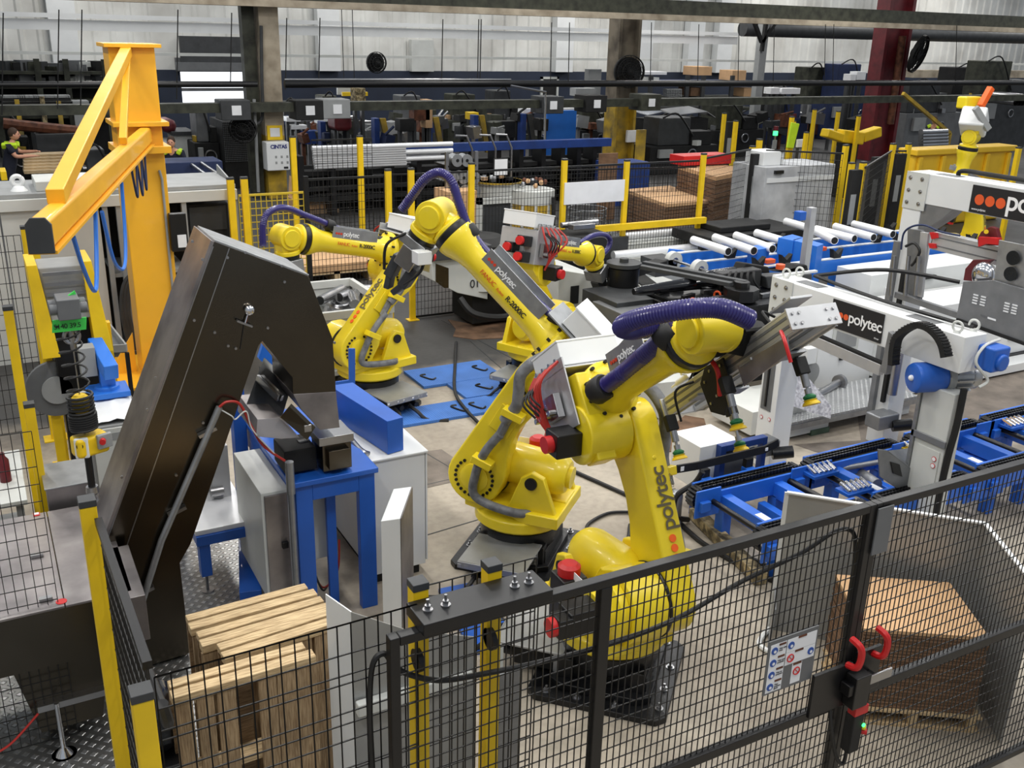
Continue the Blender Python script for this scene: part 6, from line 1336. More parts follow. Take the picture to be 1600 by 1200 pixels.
solo('white_board', MB().box(W(880, 290, YB).x, YB-.05, W(900, 318, YB).z, W(974, 280, YB).x, YB-.03, W(900, 284, YB).z), 'bright', 'white board fixed on the rear mesh fence', 'board')
# right hand cluster of yellow posts
for (x, y, z, lb) in ((1187, 219, 2.2, 'tall yellow post left of the big white cabinet'), (1176, 230, 2.1, 'yellow post touching the tall one left of the white cabinet'), (1322, 228, 2.2, 'yellow post right of the big white cabinet, rearmost'), (1349, 255, 2.2, 'yellow post right of the white cabinet, nearest'), (1331, 256, 2.0, 'narrow yellow post right of the white cabinet'), (1396, 226, 2.2, 'yellow post between black light curtains'), (1420, 226, 2.2, 'yellow post against the far gantry'), (1592, 232, 2.2, 'yellow post at the right edge above the far gantry'), (1240, 190, 2.2, 'far yellow post beside the green signal lamp'), (1273, 172, 2.2, 'far yellow post behind the hi-vis vest'), (1260, 208, 2.0, 'far yellow post next to the hanging hi-vis vest'), (1310, 175, 2.2, 'far yellow post behind the yellow robot arms'), (1342, 182, 2.2, 'far yellow post beside the maroon column'), (1132, 178, 2.2, 'far yellow post with black curtain, left one'), (1150, 190, 2.2, 'far yellow post with black curtain, right one')):
    p = G(x, y, z); post('fence_post', p.x, p.y, z, lb, .1, .08)
for (x, y, lb) in ((457, 215, 'yellow post beside the white dispenser box'), (562, 214, 'yellow post in front of the white tube bundle')):
    p = G(x, y, 2.2); post('fence_post', p.x, p.y, 2.2, lb, .1, .08)
for (pl, pr, lb) in (((1197, 235), (1318, 240), 'black mesh panel in front of the big white cabinet'), ((1400, 236), (1416, 236), 'black mesh strip beside the far gantry'), ((1352, 262), (1393, 236), 'black mesh panel with dark light curtain posts')):
    a, b = G(*pl, 2.15), G(*pr, 2.15); fpanel(lb, a.x, b.x, a.y, b.y, sx=.07, sz=.12, r=.003)
for (x, y, lb) in ((1372, 245, 'black light curtain post, left of two'), (1408, 240, 'black light curtain post, right of two'), (1338, 265, 'black light curtain post beside the white cabinet'), (1142, 190, 'far black light curtain post'), (1183, 240, 'black light curtain post by the tall yellow post')):
    p = G(x, y, 2.1); T = thing('light_curtain', lb, 'safety curtain', (p.x, p.y, 0)); MB().box(p.x-.12, p.y-.05, .01, p.x+.12, p.y+.05, 2.1).build('column', 'blackmatte', T, .01); MB().box(p.x-.1, p.y-.06, 1.2, p.x+.02, p.y-.05, 1.7).build('plate', 'grey', T)
fpanel('black mesh panel before the rack of white tubes, left', G(462, 215, 2.1).x, G(558, 214, 2.1).x, 17.8, sx=.09, sz=.14, r=.004)
fpanel('long black mesh fence across the middle of the hall', 6.6, 13.5, 17.6, 16.6, sx=.11, sz=.16, r=.004, z1=1.5)
# ================================================================ columns
def column(label, x0, x1, Y, ztop, m, ml=None, zl=0):
    T = thing('building_column', label, 'column', ((x0+x1)/2, Y+.3, 0)); w = x1-x0
    MB().box(x0, Y, 0 if ml is None else zl, x0+w*.12, Y+.6, ztop).box(x1-w*.12, Y, 0 if ml is None else zl, x1, Y+.6, ztop).box(x0+w*.1, Y+.24, 0 if ml is None else zl, x1-w*.1, Y+.36, ztop).build('column_shaft', m, T, .01)
    if ml: MB().box(x0, Y, 0, x0+w*.12, Y+.6, zl).box(x1-w*.12, Y, 0, x1, Y+.6, zl).box(x0+w*.1, Y+.24, 0, x1-w*.1, Y+.36, zl).build('painted_base', ml, T, .01)
    return T
YC = 24.6
mat('yellow_worn', (196, 160, 40), .6, 0, .5, 2.5, rgb2=(110, 96, 56))
x0, x1, _, _ = WB(405, 50, 436, 60, YC); zl = W(420, 212, YC).z
T = column('worn concrete-grey building column with yellow base and white dispenser', x0, x1, YC, 6.5, 'concrete_col', 'yellow_worn', zl)
MB().box(x0, YC-.02, zl, x1, YC, 6.5).build('front_face', 'concrete_col', T); MB().box(x0, YC-.02, 0, x1, YC, zl).build('front_face', 'yellow_worn', T)
MB().box(x0-.35, YC+.2, 0, x0-.05, YC+.5, 6.5).build('pipe_casing', 'olive', T)
MB().tube([W(408, 40, YC-.1), W(409, 120, YC-.1), W(410, 180, YC-.1), W(400, 194, YC-.1), W(385, 190, YC-.1), W(365, 178, YC-.1)], .04, 8, 6).build('conduit', 'darkgrey', T)
MB().tube([W(397, 155, YC-.15), W(400, 215, YC-.15), W(404, 300, YC-.15)], .04, 8).build('conduit', 'grey', T)
x_0, x_1, z0, z1 = WB(416, 196, 441, 218, YC); S_ = thing('notice', 'yellow-framed white notice on the concrete column', 'sign', ((x_0+x_1)/2, YC, z0)); MB().box(x_0, YC-.06, z0, x_1, YC-.02, z1).build('frame', 'yellow_post', S_); MB().box(x_0+.07, YC-.07, z0+.08, x_1-.07, YC-.06, z1-.06).build('sheet', 'paper', S_)
YD = YC-.35
x_0, x_1, z0, z1 = WB(414, 222, 452, 265, YD); D_ = thing('dispenser_box', 'white wall dispenser box with blue lettering on the column', 'dispenser', ((x_0+x_1)/2, YD, z0)); MB().box(x_0, YD-.1, z0, x_1, YD+.3, z1).build('box_body', 'white', D_, .02)
text('lettering', 'CINTAS', (x_0+.1, YD-.101, z1-.15), (1, 0, 0), .125, 'letter_blue', D_, (0, 0, 1), .003, .005)
MB().box(x_1-.16, YD-.104, z0+.04, x_1-.05, YD-.1, z0+.09).build('label', 'letter_black', D_)
for i in range(6): px_ = x_0+.2+.14*(i % 3); pz = z0+.3-.14*(i//3); MB().box(px_, YD-.104, pz, px_+.05, YD-.1, pz+.06).build('pictogram', 'grey', D_)
x0, x1, _, _ = WB(968, 60, 1002, 60, YC+1)
column('dirty grey steel column in the middle with a black fan', x0, x1, YC+1, 6.5, 'grime', 'yellow_worn', W(985, 165, YC+1).z)
x0, x1, _, _ = WB(1384, 60, 1424, 60, YC+1)
T = column('maroon steel column at the right with a pipe on it', x0, x1, YC+1, 6.5, 'maroon')
MB().cyl(((x0+x1)/2, YC+.8, 1.3), ((x0+x1)/2-.05, YC+.8, 4.3), .13, n=14).build('duct_pipe', 'rust', T)
p = W(1189, 75, 29); T = thing('slim_column', 'slim silver column with black Y-shaped braces', 'column', (p.x, 29, 0)); MB().box(p.x-.16, 28.85, 0, p.x+.16, 29.1, 4.6).build('column_shaft', 'grey', T)
MB().bar(W(1190, 66, 28.8), W(1177, 30, 28.8), .12, .12).bar(W(1190, 66, 28.8), W(1215, 30, 28.8), .12, .12).bar(W(1190, 80, 28.8), W(1198, 30, 28.8), .12, .12).build('brace', 'blackmatte', T)
def fan(label, x, y, r, Y, ax=(0, -1, 0)):
    c = W(x, y, Y); R = r/F_PX*(c-Vc((0, 0, CAMH))).length; T = thing('wall_fan', label, 'fan', tuple(c)); a = Vc(ax).normalized()
    mb = MB()
    for k in range(5): mb.torus(c+a*.05*(k % 2), a, R*(.35+.16*k), .012, 28, 5)
    for k in range(16): t = 2*PI*k/16; u = a.orthogonal().normalized(); w_ = a.cross(u); mb.cyl(c+a*.06, c+(u*math.cos(t)+w_*math.sin(t))*R, .01, n=5)
    mb.build('guard', 'blackmatte', T)
    mb = MB(); u = a.orthogonal().normalized(); w_ = a.cross(u)
    for k in range(3):
        t = 2*PI*k/3; d = u*math.cos(t)+w_*math.sin(t); e = a.cross(d); mb.prism([c-a*.1+d*R*.15-e*R*.1, c-a*.05+d*R*.85-e*R*.35, c-a*.12+d*R*.85+e*R*.3, c-a*.1+d*R*.15+e*R*.1], a*.01)
    mb.cyl(c-a*.3, c-a*.02, R*.2, n=14); mb.build('blades', 'black', T)
    MB().lathe(c-a*.12, a, [(R*.98, 0), (R*1.02, .02), (R*1.02, .12), (R*.98, .14)], 28, cap=False).lathe(c-a*.13, a, [(R*.9, 0), (R*.9, .005)], 24).build('shroud', 'blackmatte', T)
fan('large black fan on the grey middle column', 984, 112, 23, YC+.6, (-.3, -1, 0))
fan('black fan hanging against the white wall', 589, 98, 15, 32)
fan('large black fan on the maroon column', 1437, 85, 25, YC+.4, (.4, -1, -.3))
fan('dark fan seen edge-on beside the concrete column', 379, 203, 20, YC-.4, (-.4, -1, -.2))
# overhead black pipe, dark conveyor beam and hanging rods
a = W(700, 131, 24); solo('overhead_pipe', MB().cyl((W(445, 140, 24).x, 24, a.z), (70, 24, a.z), .09, n=12).cyl((-16, 24, a.z), (W(402, 140, 24).x, 24, a.z), .07, n=12), 'black', 'long black pipe running level across the whole hall', 'pipe')
solo('bright_conduit', MB().cyl((W(445, 134, 23.7).x, 23.7, a.z+.12), (W(798, 134, 23.7).x, 23.7, a.z+.12), .025, n=8).tube([W(798, 134, 23.7), W(853, 144, 23.7), W(852, 150, 23.7), W(850, 335, 23.7)], .03, 6), 'steel', 'thin bright conduit on the black pipe dropping to the drums', 'conduit')
z0 = W(700, 170, 24.3).z; z1 = W(700, 157, 24.3).z
T = thing('overhead_beam', 'dark brown boxed monorail beam hanging across the hall', 'beam', (20, 24.3, z0)); MB().box(-16, 24.1, z0, 70, 24.5, z1).build('beam', 'olive', T)
for (x, y, m, lb) in ((365, 172, 'darkgrey', 0), (400+235/2.963, 172, 'blackmatte', 0), (400+360/2.963, 170, 'grey', 0), (925, 162, 'blackmatte', 0), (857, 164, 'darkgrey', 0), (1010, 160, 'olive', 0)):
    c = W(x, y, 24.2); MB().box(c.x-.35, 23.95, c.z-.22, c.x+.35, 24.6, c.z+.24).build('drive_unit', m, T, .02); MB().box(c.x-.1, 23.93, c.z-.1, c.x+.12, 23.95, c.z+.12).build('label', 'paper', T)
for i, (x, y0, y1) in enumerate(((5, 20, 180), (92, 15, 170), (128, 15, 165), (278, 15, 155), (362, 20, 134), (448, 28, 140), (500, 28, 136), (692, 30, 130), (752, 30, 130), (748, 30, 132), (862, 35, 130), (890, 35, 130), (1018, 35, 132), (1092, 38, 130), (1155, 38, 130), (1210, 38, 130), (1290, 38, 130), (1303, 38, 132), (1495, 40, 134))):
    a, b = W(x, y0, 23.95), W(x-2, y1, 23.95); solo('hanger_rod', MB().cyl(a, b, .013, n=6), 'blackmatte', 'thin black hanger rod below the roof steel, '+ORD[i]+' from the left', 'rod', 'hanger rods below the roof steel')
p0, p1 = W(1160, 45, 31), W(1600, 60, 31); solo('duct', MB().cyl((p0.x, 31, p0.z), (p1.x+6, 31, p0.z), .28, n=20), 'darkgrey', 'fat dark duct under the roof at the right', 'duct')
for k, (x, Yk) in enumerate(((30, 36), (700, 36), (1400, 36))): pass
# ================================================================ background machinery
def bmachine(label, rect, Y, d, m1, m2, seed, name='workshop_machine', cat='machine'):
    r = random.Random(seed); x0, x1, z0, z1 = WB(*rect, Y); z0 = 0; w = x1-x0; h = z1-z0; T = thing(name, label, cat, ((x0+x1)/2, Y+d/2, 0))
    hb = z1*r.uniform(.45, .6)
    MB().box(x0, Y, .0, x1, Y+d, hb).build('base', m1, T, .03)
    xs0 = x0+w*r.uniform(0, .3); xs1 = xs0+w*r.uniform(.35, .6); MB().box(xs0, Y+.1, hb, xs1, Y+d*.8, z1).build('head', m2, T, .04)
    MB().box(xs1, Y, hb, min(x1, xs1+w*.3), Y+d*.5, hb+(z1-hb)*.5).build('tool_slide', m1, T, .02)
    MB().box(x0+w*.1, Y-.12, hb*.6, x0+w*.3, Y, hb*.9).build('control_box', 'grey', T, .01)
    MB().torus((x0+w*.6, Y-.06, hb*.7), (0, 1, 0), .15, .025, 18, 6).build('handwheel', 'steel', T)
    MB().cyl((x0+w*.2, Y+.2, hb+.1), (x0+w*.9, Y+.2, hb+.15), .06, n=10).build('spindle', 'steel', T)
    MB().tube([(xs0+.05, Y, z1), (xs0+w*.2, Y-.1, z1+.12), (xs1, Y-.05, hb+.3)], .03, 6, 6).build('hose', 'rubber', T)
    for i in range(4): xx = x0+w*r.uniform(0.02, .9); MB().cbox((xx, Y-.05+d*r.uniform(0, .5), hb+.08), w*r.uniform(.04, .1), .2, .16, rz=r.uniform(0, 1)).build('tool_piece', r.choice(['steel', 'midgrey', 'maroon', 'offwhite', 'yellow_worn', 'card']), T, .01)
    return T
BM = [
 ((110, 235, 200, 275), 26, 'olive', 'darkgrey', 'dark machine behind the grey enclosure, below the crane boom'),
 ((440, 160, 500, 235), 33, 'olive', 'darkgrey', 'green-grey machine tool beside the concrete column, far back'),
 ((505, 150, 560, 225), 33, 'darkgrey', 'olive', 'dark drilling machine under the yellow lamp, far back'),
 ((612, 150, 690, 225), 34, 'olive', 'midgrey', 'olive machine left of the middle blue stanchions'),
 ((700, 148, 760, 225), 34, 'olive', 'olive', 'olive press with brown rags, centre far back'),
 ((765, 142, 830, 220), 34, 'blackmatte', 'darkgrey', 'black forklift-like machine in the centre far back'),
 ((905, 170, 960, 225), 29, 'darkgrey', 'olive', 'dark trolley behind the blue panel'),
 ((1020, 185, 1120, 245), 25, 'blackmatte', 'darkgrey', 'long black machine right of the middle column'),
 ((1120, 165, 1190, 240), 28, 'blackmatte', 'olive', 'black machine at the foot of the slim silver column'),
 ((1195, 135, 1260, 215), 31, 'navy', 'darkgrey', 'dark blue press behind the green signal lamp'),
 ((1262, 105, 1310, 200), 33, 'midgrey', 'olive', 'grey milling machine left of the dark blue machine'),
 ((1300, 100, 1376, 195), 32, 'navy', 'navy', 'dark blue machine with white papers, left of the maroon column'),
 ((1425, 130, 1500, 215), 26, 'midgrey', 'darkgrey', 'grey machine tool behind the diagonal yellow bar'),
 ((1470, 105, 1545, 230), 29, 'blackmatte', 'blackmatte', 'tall black machine with cables at the upper right'),
 ((1540, 95, 1600, 230), 27, 'darkgrey', 'olive', 'dark grey machine at the upper right corner'),
 ((0, 190, 50, 250), 30, 'blackmatte', 'olive', 'black machine behind the worker at the left edge'),
 ((300, 175, 345, 250), 27, 'blackmatte', 'midgrey', 'dark saw bench in front of the bright window'),
]
for i, (rc, Y, m1, m2, lb) in enumerate(BM): bmachine(lb, rc, Y, 1.2, m1, m2, 40+i)
def simple(name_, label, cat, rect, Y, d, m, z0=None, bev=.01, group=None):
    x0, x1, a, b = WB(*rect, Y); a = a if z0 is None else z0; return solo(name_, MB().box(x0, Y, a, x1, Y+d, b), m, label, cat, group, bevel=bev)
# shelving at the left
T = thing('storage_rack', 'dark storage rack full of black bar stock at the upper left', 'rack', (-4, 34, 0))
x0, x1, _, _ = WB(-20, 100, 168, 100, 34)
for y in (113, 135, 157, 182):
    z = W(80, y, 34).z; MB().box(x0, 34, z-.06, x1, 35.2, z+.03).build('shelf', 'olive', T)
for x in (-10, 60, 105, 165): xx = W(x, 120, 34).x; MB().box(xx-.08, 33.95, 0, xx+.08, 34.1, W(80, 92, 34).z).build('upright', 'olive', T)
MB().box(x0, 35.1, 0, x1, 35.2, W(80, 112, 34).z).build('back_panel', 'blackmatte', T)
rr = random.Random(21); stored = MB()
for sh, n in ((113, 34), (135, 30)):
    z = W(80, sh, 34).z
    for i in range(n):
        x = W(rr.uniform(0, 165), sh, 34).x; s = rr.uniform(.15, .45); stored.k = rr.randrange(5); stored.cbox((x, 34.4+rr.uniform(0, .3), z+.03+s*.35), s, .4, s*.7, rz=rr.uniform(0, 1)); 0 and solo('stored_part', MB().cbox((x, 34.4+rr.uniform(0, .3), z+.03+s*.35), s, .4, s*.7, rz=rr.uniform(0, 1)), rr.choice(['darkgrey', 'blackmatte', 'olive', 'midgrey', 'offwhite', 'rust']), 'part lying on the '+('upper' if sh == 113 else 'lower')+' littered shelf of the left rack, '+ORD[i % 20], 'part', 'parts on the upper shelves of the left rack', bevel=.03)
tag(stored.build('stored_parts', ['darkgrey', 'blackmatte', 'olive', 'midgrey', 'offwhite']), 'jumble of small dark parts lying on the shelves of the left rack', 'parts', kind='stuff')
T = thing('bar_rack', 'rack of stacked bar stock with bright ends at the left', 'rack', (-4, 32, 0))
for r_ in range(5):
    z = W(60, 151+6*r_, 32).z
    mb = MB()
    for i in range(30):
        x = W(2+i*3.6, 151, 32).x
        mb.box(x, 32, z-.035, x+.055+.03*rr.random(), 32.6, z+.02)
    mb.build('bar_ends', 'grey', T); MB().box(W(-10, 150, 32).x, 31.98, z-.12, W(110, 150, 32).x, 32.8, z-.05).build('shelf', 'blackmatte', T)
for (x, y, m) in ((28, 170, 'yellow_worn'), (67, 165, 'lumber'), (93, 172, 'yellow_worn')): c = W(x, y, 31.8); MB().box(c.x-.06, 31.7, 0, c.x+.06, 31.85, c.z+.25).build('post', m, T)
simple('locker', 'grey metal locker with open doors behind the crane boom', 'locker', (113, 158, 145, 210), 32, .6, 'grey', 0)
simple('scrap_bin', 'big dark grey box bin behind the worker at the left', 'bin', (55, 210, 150, 255), 28, 2, 'darkgrey', 0)
solo('long_pipe', MB().tube([W(5, 193, 28.3), W(50, 198, 28.3), W(100, 203, 28.3), W(140, 207, 28.3)], .14, 8, 6), 'rust', 'long rust-brown pipe lying across the dark bin at the left', 'pipe')
for i in range(6):
    a, b = W(38, 272-5*i, 25.5+.2*i), W(112, 270-5*i, 25.5+.2*i); solo('lumber_board', MB().box(a.x, a.y, a.z, b.x, a.y+.5, a.z+.07), 'wood', 'light timber board beside the left worker, '+ORD[i]+' from the bottom of the pile', 'board', 'timber boards piled beside the left worker')
simple('hood', 'maroon machine hood behind the crane column', 'hood', (252, 187, 278, 208), 28, 1, 'maroon', bev=.15)
simple('steel_cabinet', 'light grey cabinet with dark top behind the worker at the crane', 'cabinet', (272, 211, 304, 250), 28, 1, 'offwhite', 0); simple('cabinet_top', 'dark top slab on the light grey cabinet behind the worker', 'slab', (268, 206, 305, 211), 27.9, 1.2, 'darkgrey')
# wire crate of tubes by the column
T = thing('tube_stack', 'tall stack of dark metal tubes seen end-on left of the column', 'stack', (6, 26.5, 0)); x0, x1, z0, z1 = WB(347, 190, 398, 252, 26.5)
MB().box(x0, 26.5, 0, x1, 28, z1).build('stack_core', 'blackmatte', T)
mb = MB(); nx = 18; nz = 22
for i in range(nx):
    for j in range(nz): mb.cyl((x0+(i+.5)*(x1-x0)/nx, 26.5, z0+(j+.5)*(z1-z0)/nz), (x0+(i+.5)*(x1-x0)/nx, 26.47, z0+(j+.5)*(z1-z0)/nz), .016, n=5)
o = mb.build('tube_ends', 'midgrey', T); o['kind'] = 'stuff'
for i in range(5):
    YPp = G(380, 288).y; x0, x1, z0, z1 = WB(362, 258+6*i, 397, 262+6*i, YPp); T = thing('wooden_pallet', ('topmost', 'second from the top', 'third from the top', 'fourth from the top', 'lowest')[i]+' wooden pallet of the stack left of the concrete column', 'pallet', ((x0+x1)/2, 22.4, z0)); MB().box(x0, YPp, z1-.03, x1, YPp+1, z1).build('deck_board', 'wood', T)
    for q_ in range(3): MB().box(x0+(x1-x0)*.45*q_, YPp, z0-.03, x0+(x1-x0)*.45*q_+.1, YPp+1, z1-.03).build('block', 'wood_dark', T)
# blue stanchions with yellow straps
for i, (x, y0, lb) in enumerate(((508, 190, 'first from the left, with a black strap'), (592, 185, 'second from the left, bright yellow strap'), (675, 183, 'third from the left, bright yellow strap'), (747, 180, 'fourth from the left, dull yellow strap'), (822, 178, 'beside the blue panel, dark strap'))):
    c = W(x, y0, 28); T = thing('stanchion', 'blue loader upright with slanting strap, '+lb, 'upright', (c.x, 28, 0), 0, 'blue uprights of the tube loader')
    MB().box(c.x-.14, 28, 0, c.x+.02, 28.3, c.z).build('upright', 'bluedark', T, .01); MB().prism([(c.x+.02, 27.95, c.z), (c.x+.2, 27.95, c.z), (c.x+.42, 27.95, .5), (c.x+.28, 27.95, .5)], (0, .1, 0)).build('strap', 'yellow_worn' if 0 < i < 4 else 'darkgrey', T)
simple('blue_screen', 'bright blue sheet panel standing in the centre background', 'panel', (855, 173, 899, 222), 28, .1, 'bluelight', 0)
a = simple('long_blue_beam', 'long dark blue beam of the tube loader across the centre', 'beam', (563, 229, 955, 236), 21.5, .2, 'bluedark', W(700, 238, 21.5).z)
a.rotation_euler = (0, 0, 0)
T = thing('loader_frame', 'black frame of the tube loader under the long blue beam', 'frame', (10, 21.8, 0))
for x in (470, 520, 566, 612, 655, 700, 735, 780, 815, 850, 880, 905, 930): c = W(x, 240, 21.7); MB().box(c.x-.06, 21.7, 0, c.x+.06, 22.2, W(700, 236, 21.7).z).build('upright', 'black', T)
for y in (262, 285, 300): c = W(700, y, 21.9); MB().box(W(465, 250, 21.9).x, 21.9, c.z-.05, W(940, 250, 21.9).x, 22.3, c.z+.05).build('cross_rail', 'blackmatte', T)
MB().box(W(465, 250, 22.4).x, 22.4, 0, W(945, 250, 22.4).x, 22.5, W(700, 250, 22.4).z).build('back_panel', 'blackmatte', T)
for i in range(9):
    y = 231+3.9*i; a, b = W(485+1.2*i, y, 21.4-.0*i), W(558 if i > 1 else 560, y, 21.4); solo('white_tube', MB().cyl((a.x, 21.3+.03*i, a.z), (a.x+(2.2 if i % 3 else 3.4), 21.3+.03*i, a.z), .055, n=12), 'bright', 'bright metal tube in the loader bundle, '+ORD[i]+' from the top', 'tube', 'bright tubes in the loader bundle')
for i in range(5):
    y = 240+4*i; a = W(575, y, 21.6); b = W((690, 686, 720, 680, 640)[i], y, 21.6); solo('white_tube', MB().cyl((a.x, 21.55, a.z), (b.x, 21.55, b.z*0+a.z), .04, n=10), 'steel', 'long grey tube on the loader right of the yellow post, '+ORD[i]+' from the top', 'tube', 'grey tubes on the loader right of the post')
# coil reels
T = thing('reel_rack', 'black rack holding rows of wire reels behind the purple hose', 'rack', (9, 18.5, 0))
c0 = G(722, 330, 0); YR = 16.0
for (y0, y1) in ((240, 258), (268, 284), (286, 304)):
    x0, x1, z0, z1 = WB(700, y0, 744, y1, YR); MB().box(x0, YR, z0-.02, x1, YR+.6, z0+.01).build('shelf', 'black', T)
for x in (699, 745): xx = W(x, 250, YR).x; MB().box(xx-.03, YR, 0, xx+.03, YR+.05, W(700, 238, YR).z).build('upright', 'steel', T)
for (y, xs_) in ((251, (715, 730)), (278, (708, 725, 742)), (298, (712, 727, 743))):
    for x in xs_:
        lr_ = {251: 'top', 278: 'middle', 298: 'bottom'}[y]+' row wire reel on the black rack, '+ORD[xs_.index(x)]+' from the left'
        c = W(x, y, YR-.05); o = solo('wire_reel', MB().lathe(c, (0, 1, 0), [(.11, 0), (.11, .02), (.07, .03), (.07, .2), (.11, .21), (.11, .23)], 20), 'galv', lr_, 'reel', 'wire reels on the black rack'); MB().lathe(c-Vc((0, .004, 0)), (0, 1, 0), [(.03, 0), (.03, .003)], 12).build('hub', 'black', o)
simple('carton', 'brown carton under the reel rack', 'carton', (700, 300, 745, 345), 15.6, .6, 'card', 0)
# drums and screens
T = thing('round_cabinet', 'pale grey round cabinet with cluttered yellow-rimmed top and a screen', 'cabinet', (9.5, 16.4, 0)); c = W(793, 290, 16.2); zt_ = c.z
MB().lathe((c.x, 16.6, 0), (0, 0, 1), [(.42, 0), (.42, zt_), (.46, zt_), (.46, zt_+.05)], 32).build('cabinet_body', 'offwhite', T); MB().lathe((c.x, 16.6, zt_+.02), (0, 0, 1), [(.475, 0), (.475, .03)], 32).build('rim', 'yellow_worn', T)
m_ = MB().cbox((c.x-.05, 16.4, zt_+.32), .3, .03, .32).build('monitor', 'blackmatte', T); MB().cbox((c.x-.05, 16.38, zt_+.32), .27, .004, .29).build('screen_sheet', 'paper', m_)
for dx in (-.4, .1, .45): MB().tube([(c.x+dx, 16.9, zt_), (c.x+dx, 16.9, zt_+.6), (c.x+dx-.12, 16.9, zt_+.85), (c.x+dx-.35, 16.9, zt_+.86)], .02, 6).build('bent_conduit', 'steel', T)
rr = random.Random(77)
for i in range(10): MB().cbox((c.x+rr.uniform(-.35, .35), 16.6+rr.uniform(-.3, .3), zt_+.08), .1, .08, .06, rz=rr.random()).build('clutter', rr.choice(['blackmatte', 'steel', 'paper', 'card']), T)
T = thing('round_cabinet', 'yellow and white round machine with a red sticker and copper fittings', 'cabinet', (10.4, 16.2, 0)); c = W(848, 300, 15.8); zt_ = c.z
MB().lathe((c.x, 16.2, 0), (0, 0, 1), [(.42, 0), (.42, zt_-.25)], 24).build('cabinet_body', 'yellow_worn', T); MB().lathe((c.x, 16.2, zt_-.25), (0, 0, 1), [(.43, 0), (.43, .25), (.3, .27)], 24).build('top_ring', 'offwhite', T)
for a in (-1.9, -1.25, -2.5): MB().cbox((c.x+.42*math.cos(a), 16.2+.42*math.sin(a), (zt_-.25)/2), .05, .05, zt_-.27, rz=a).build('strip', 'offwhite', T)
MB().cbox((c.x-.04, 15.765, .55), .13, .01, .13).build('sticker', 'red', T)
MB().tube([(c.x+.2, 15.75, zt_-.1), (c.x+.22, 15.72, .5), (c.x+.25, 15.7, .1)], .035, 6, 6).build('black_hose', 'rubber', T)
for i in range(14): MB().ball((c.x+rr.uniform(-.3, .3), 16.2+rr.uniform(-.25, .25), zt_+.05+rr.uniform(0, .12)), .05, n=8).build('fitting', rr.choice(['rust', 'steel', 'blackmatte', 'card']), T)
T = thing('grey_screen', 'white-framed grey panel with a white sheet leaning behind the mesh', 'panel', (8, 14.6, 0)); x0, x1, z0, z1 = WB(748, 310, 797, 362, 14.4); z0 = max(z0, 0)
MB().box(x0, 14.4, 0, x1, 14.46, z1).build('panel', 'darkgrey', T); MB().box(x0-.02, 14.36, z1-.1, x1, 14.46, z1).box(x0-.02, 14.36, 0, x0+.06, 14.46, z1).build('frame', 'offwhite', T); MB().box(x0+.02, 14.34, .25, x0+.36, 14.36, .62).build('sheet', 'paper', T)
T = thing('wire_basket', 'round wire basket standing behind the white board', 'basket', (12, 17.5, 0)); c = W(918, 325, 17.3); mb = MB()
for z in (0.05, .2, .35, .5, .65): mb.torus((c.x, 17.3, z), (0, 0, 1), .4, .012, 28, 5)
for k in range(28): t = 2*PI*k/28; mb.cyl((c.x+.4*math.cos(t), 17.3+.4*math.sin(t), .05), (c.x+.4*math.cos(t), 17.3+.4*math.sin(t), .65), .008, n=5)
mb.build('wire_cage', 'galv', T); MB().lathe((c.x, 17.3, .02), (0, 0, 1), [(.38, 0), (.38, .3)], 24).build('contents', 'darkgrey', T)
simple('brown_board', 'tall brown cardboard sheet leaning behind the mesh fence', 'cardboard', (937, 240, 963, 292), 19, .04, 'cardedge', 0)
simple('blue_workbench', 'blue workbench with clutter right of the grey middle column', 'bench', (958, 256, 1013, 300), 20.5, .8, 'bluedark', 0)
# carton stacks (each flat bundle a thing)
def cstack(lbl, P, z0, z1, n, grp):
    P = [Vc(p) for p in P]; rr = random.Random(n)
    for i in range(n):
        a = z0+(z1-z0)*i/n; dz = (z1-z0)/n-.008; o = Vc((rr.uniform(-.02, .02), rr.uniform(-.02, .02), 0))
        solo('carton_bundle', MB().prism([p+o+Vc((0, 0, a)) for p in P], (0, 0, dz)), 'card' if i == n-1 else 'cardedge', ('top flat carton bundle of the '+lbl) if i == n-1 else ('flat carton bundle, '+ORD[n-1-i]+' from the top of the '+lbl.split(' stack')[0]+' stack'), 'cartons', grp)
def flat(p): return Vc((p.x, p.y, 0))
cstack('low wide stack behind the rear mesh fence', [flat(G(975, 295, 1.0)), flat(G(1040, 318, 1.0)), flat(G(1108, 312, 1.0)), flat(G(1045, 289, 1.0))], .12, 1.0, 12, 'carton bundles in the low stack')
cstack('tall stack below the red tray', [flat(G(1060, 258, 1.5)), flat(G(1120, 276, 1.5)), flat(G(1172, 265, 1.5)), flat(G(1118, 254, 1.5))], .12, 1.5, 16, 'carton bundles in the tall stack')
c = G(1108, 258, 1.52); solo('red_tray', MB().cbox((c.x, c.y+.3, 1.62), 1.3, .5, .2), 'red', 'red steel tray on top of the tall carton stack', 'tray', bevel=.01)
for nm, P in (('low', [G(975, 352, .1), G(1100, 352, .1)]),): pass
for (lb, x, y, w, d) in (('pallet under the low carton stack', 12.6, 16.5, 1.6, 2.0), ('pallet under the tall carton stack', 13.8, 16.2, 1.3, 1.6)):
    T = thing('wooden_pallet', 'wooden '+lb, 'pallet', (x, y, 0)); MB().box(x-w/2, y-d/2, .08, x+w/2, y+d/2, .115).build('deck_board', 'wood_dark', T)
    for k in range(3): MB().box(x-w/2+k*w*.44, y-d/2, 0, x-w/2+k*w*.44+.1, y+d/2, .08).build('stringer', 'wood_dark', T)
T = thing('plywood_stack', 'light plywood sheets on low pallets behind the crate of tubes', 'plywood', (5.4, 16, 0)); MB().box(4.4, 15.6, .22, 6.6, 16.8, .34).build('plywood', 'card', T)
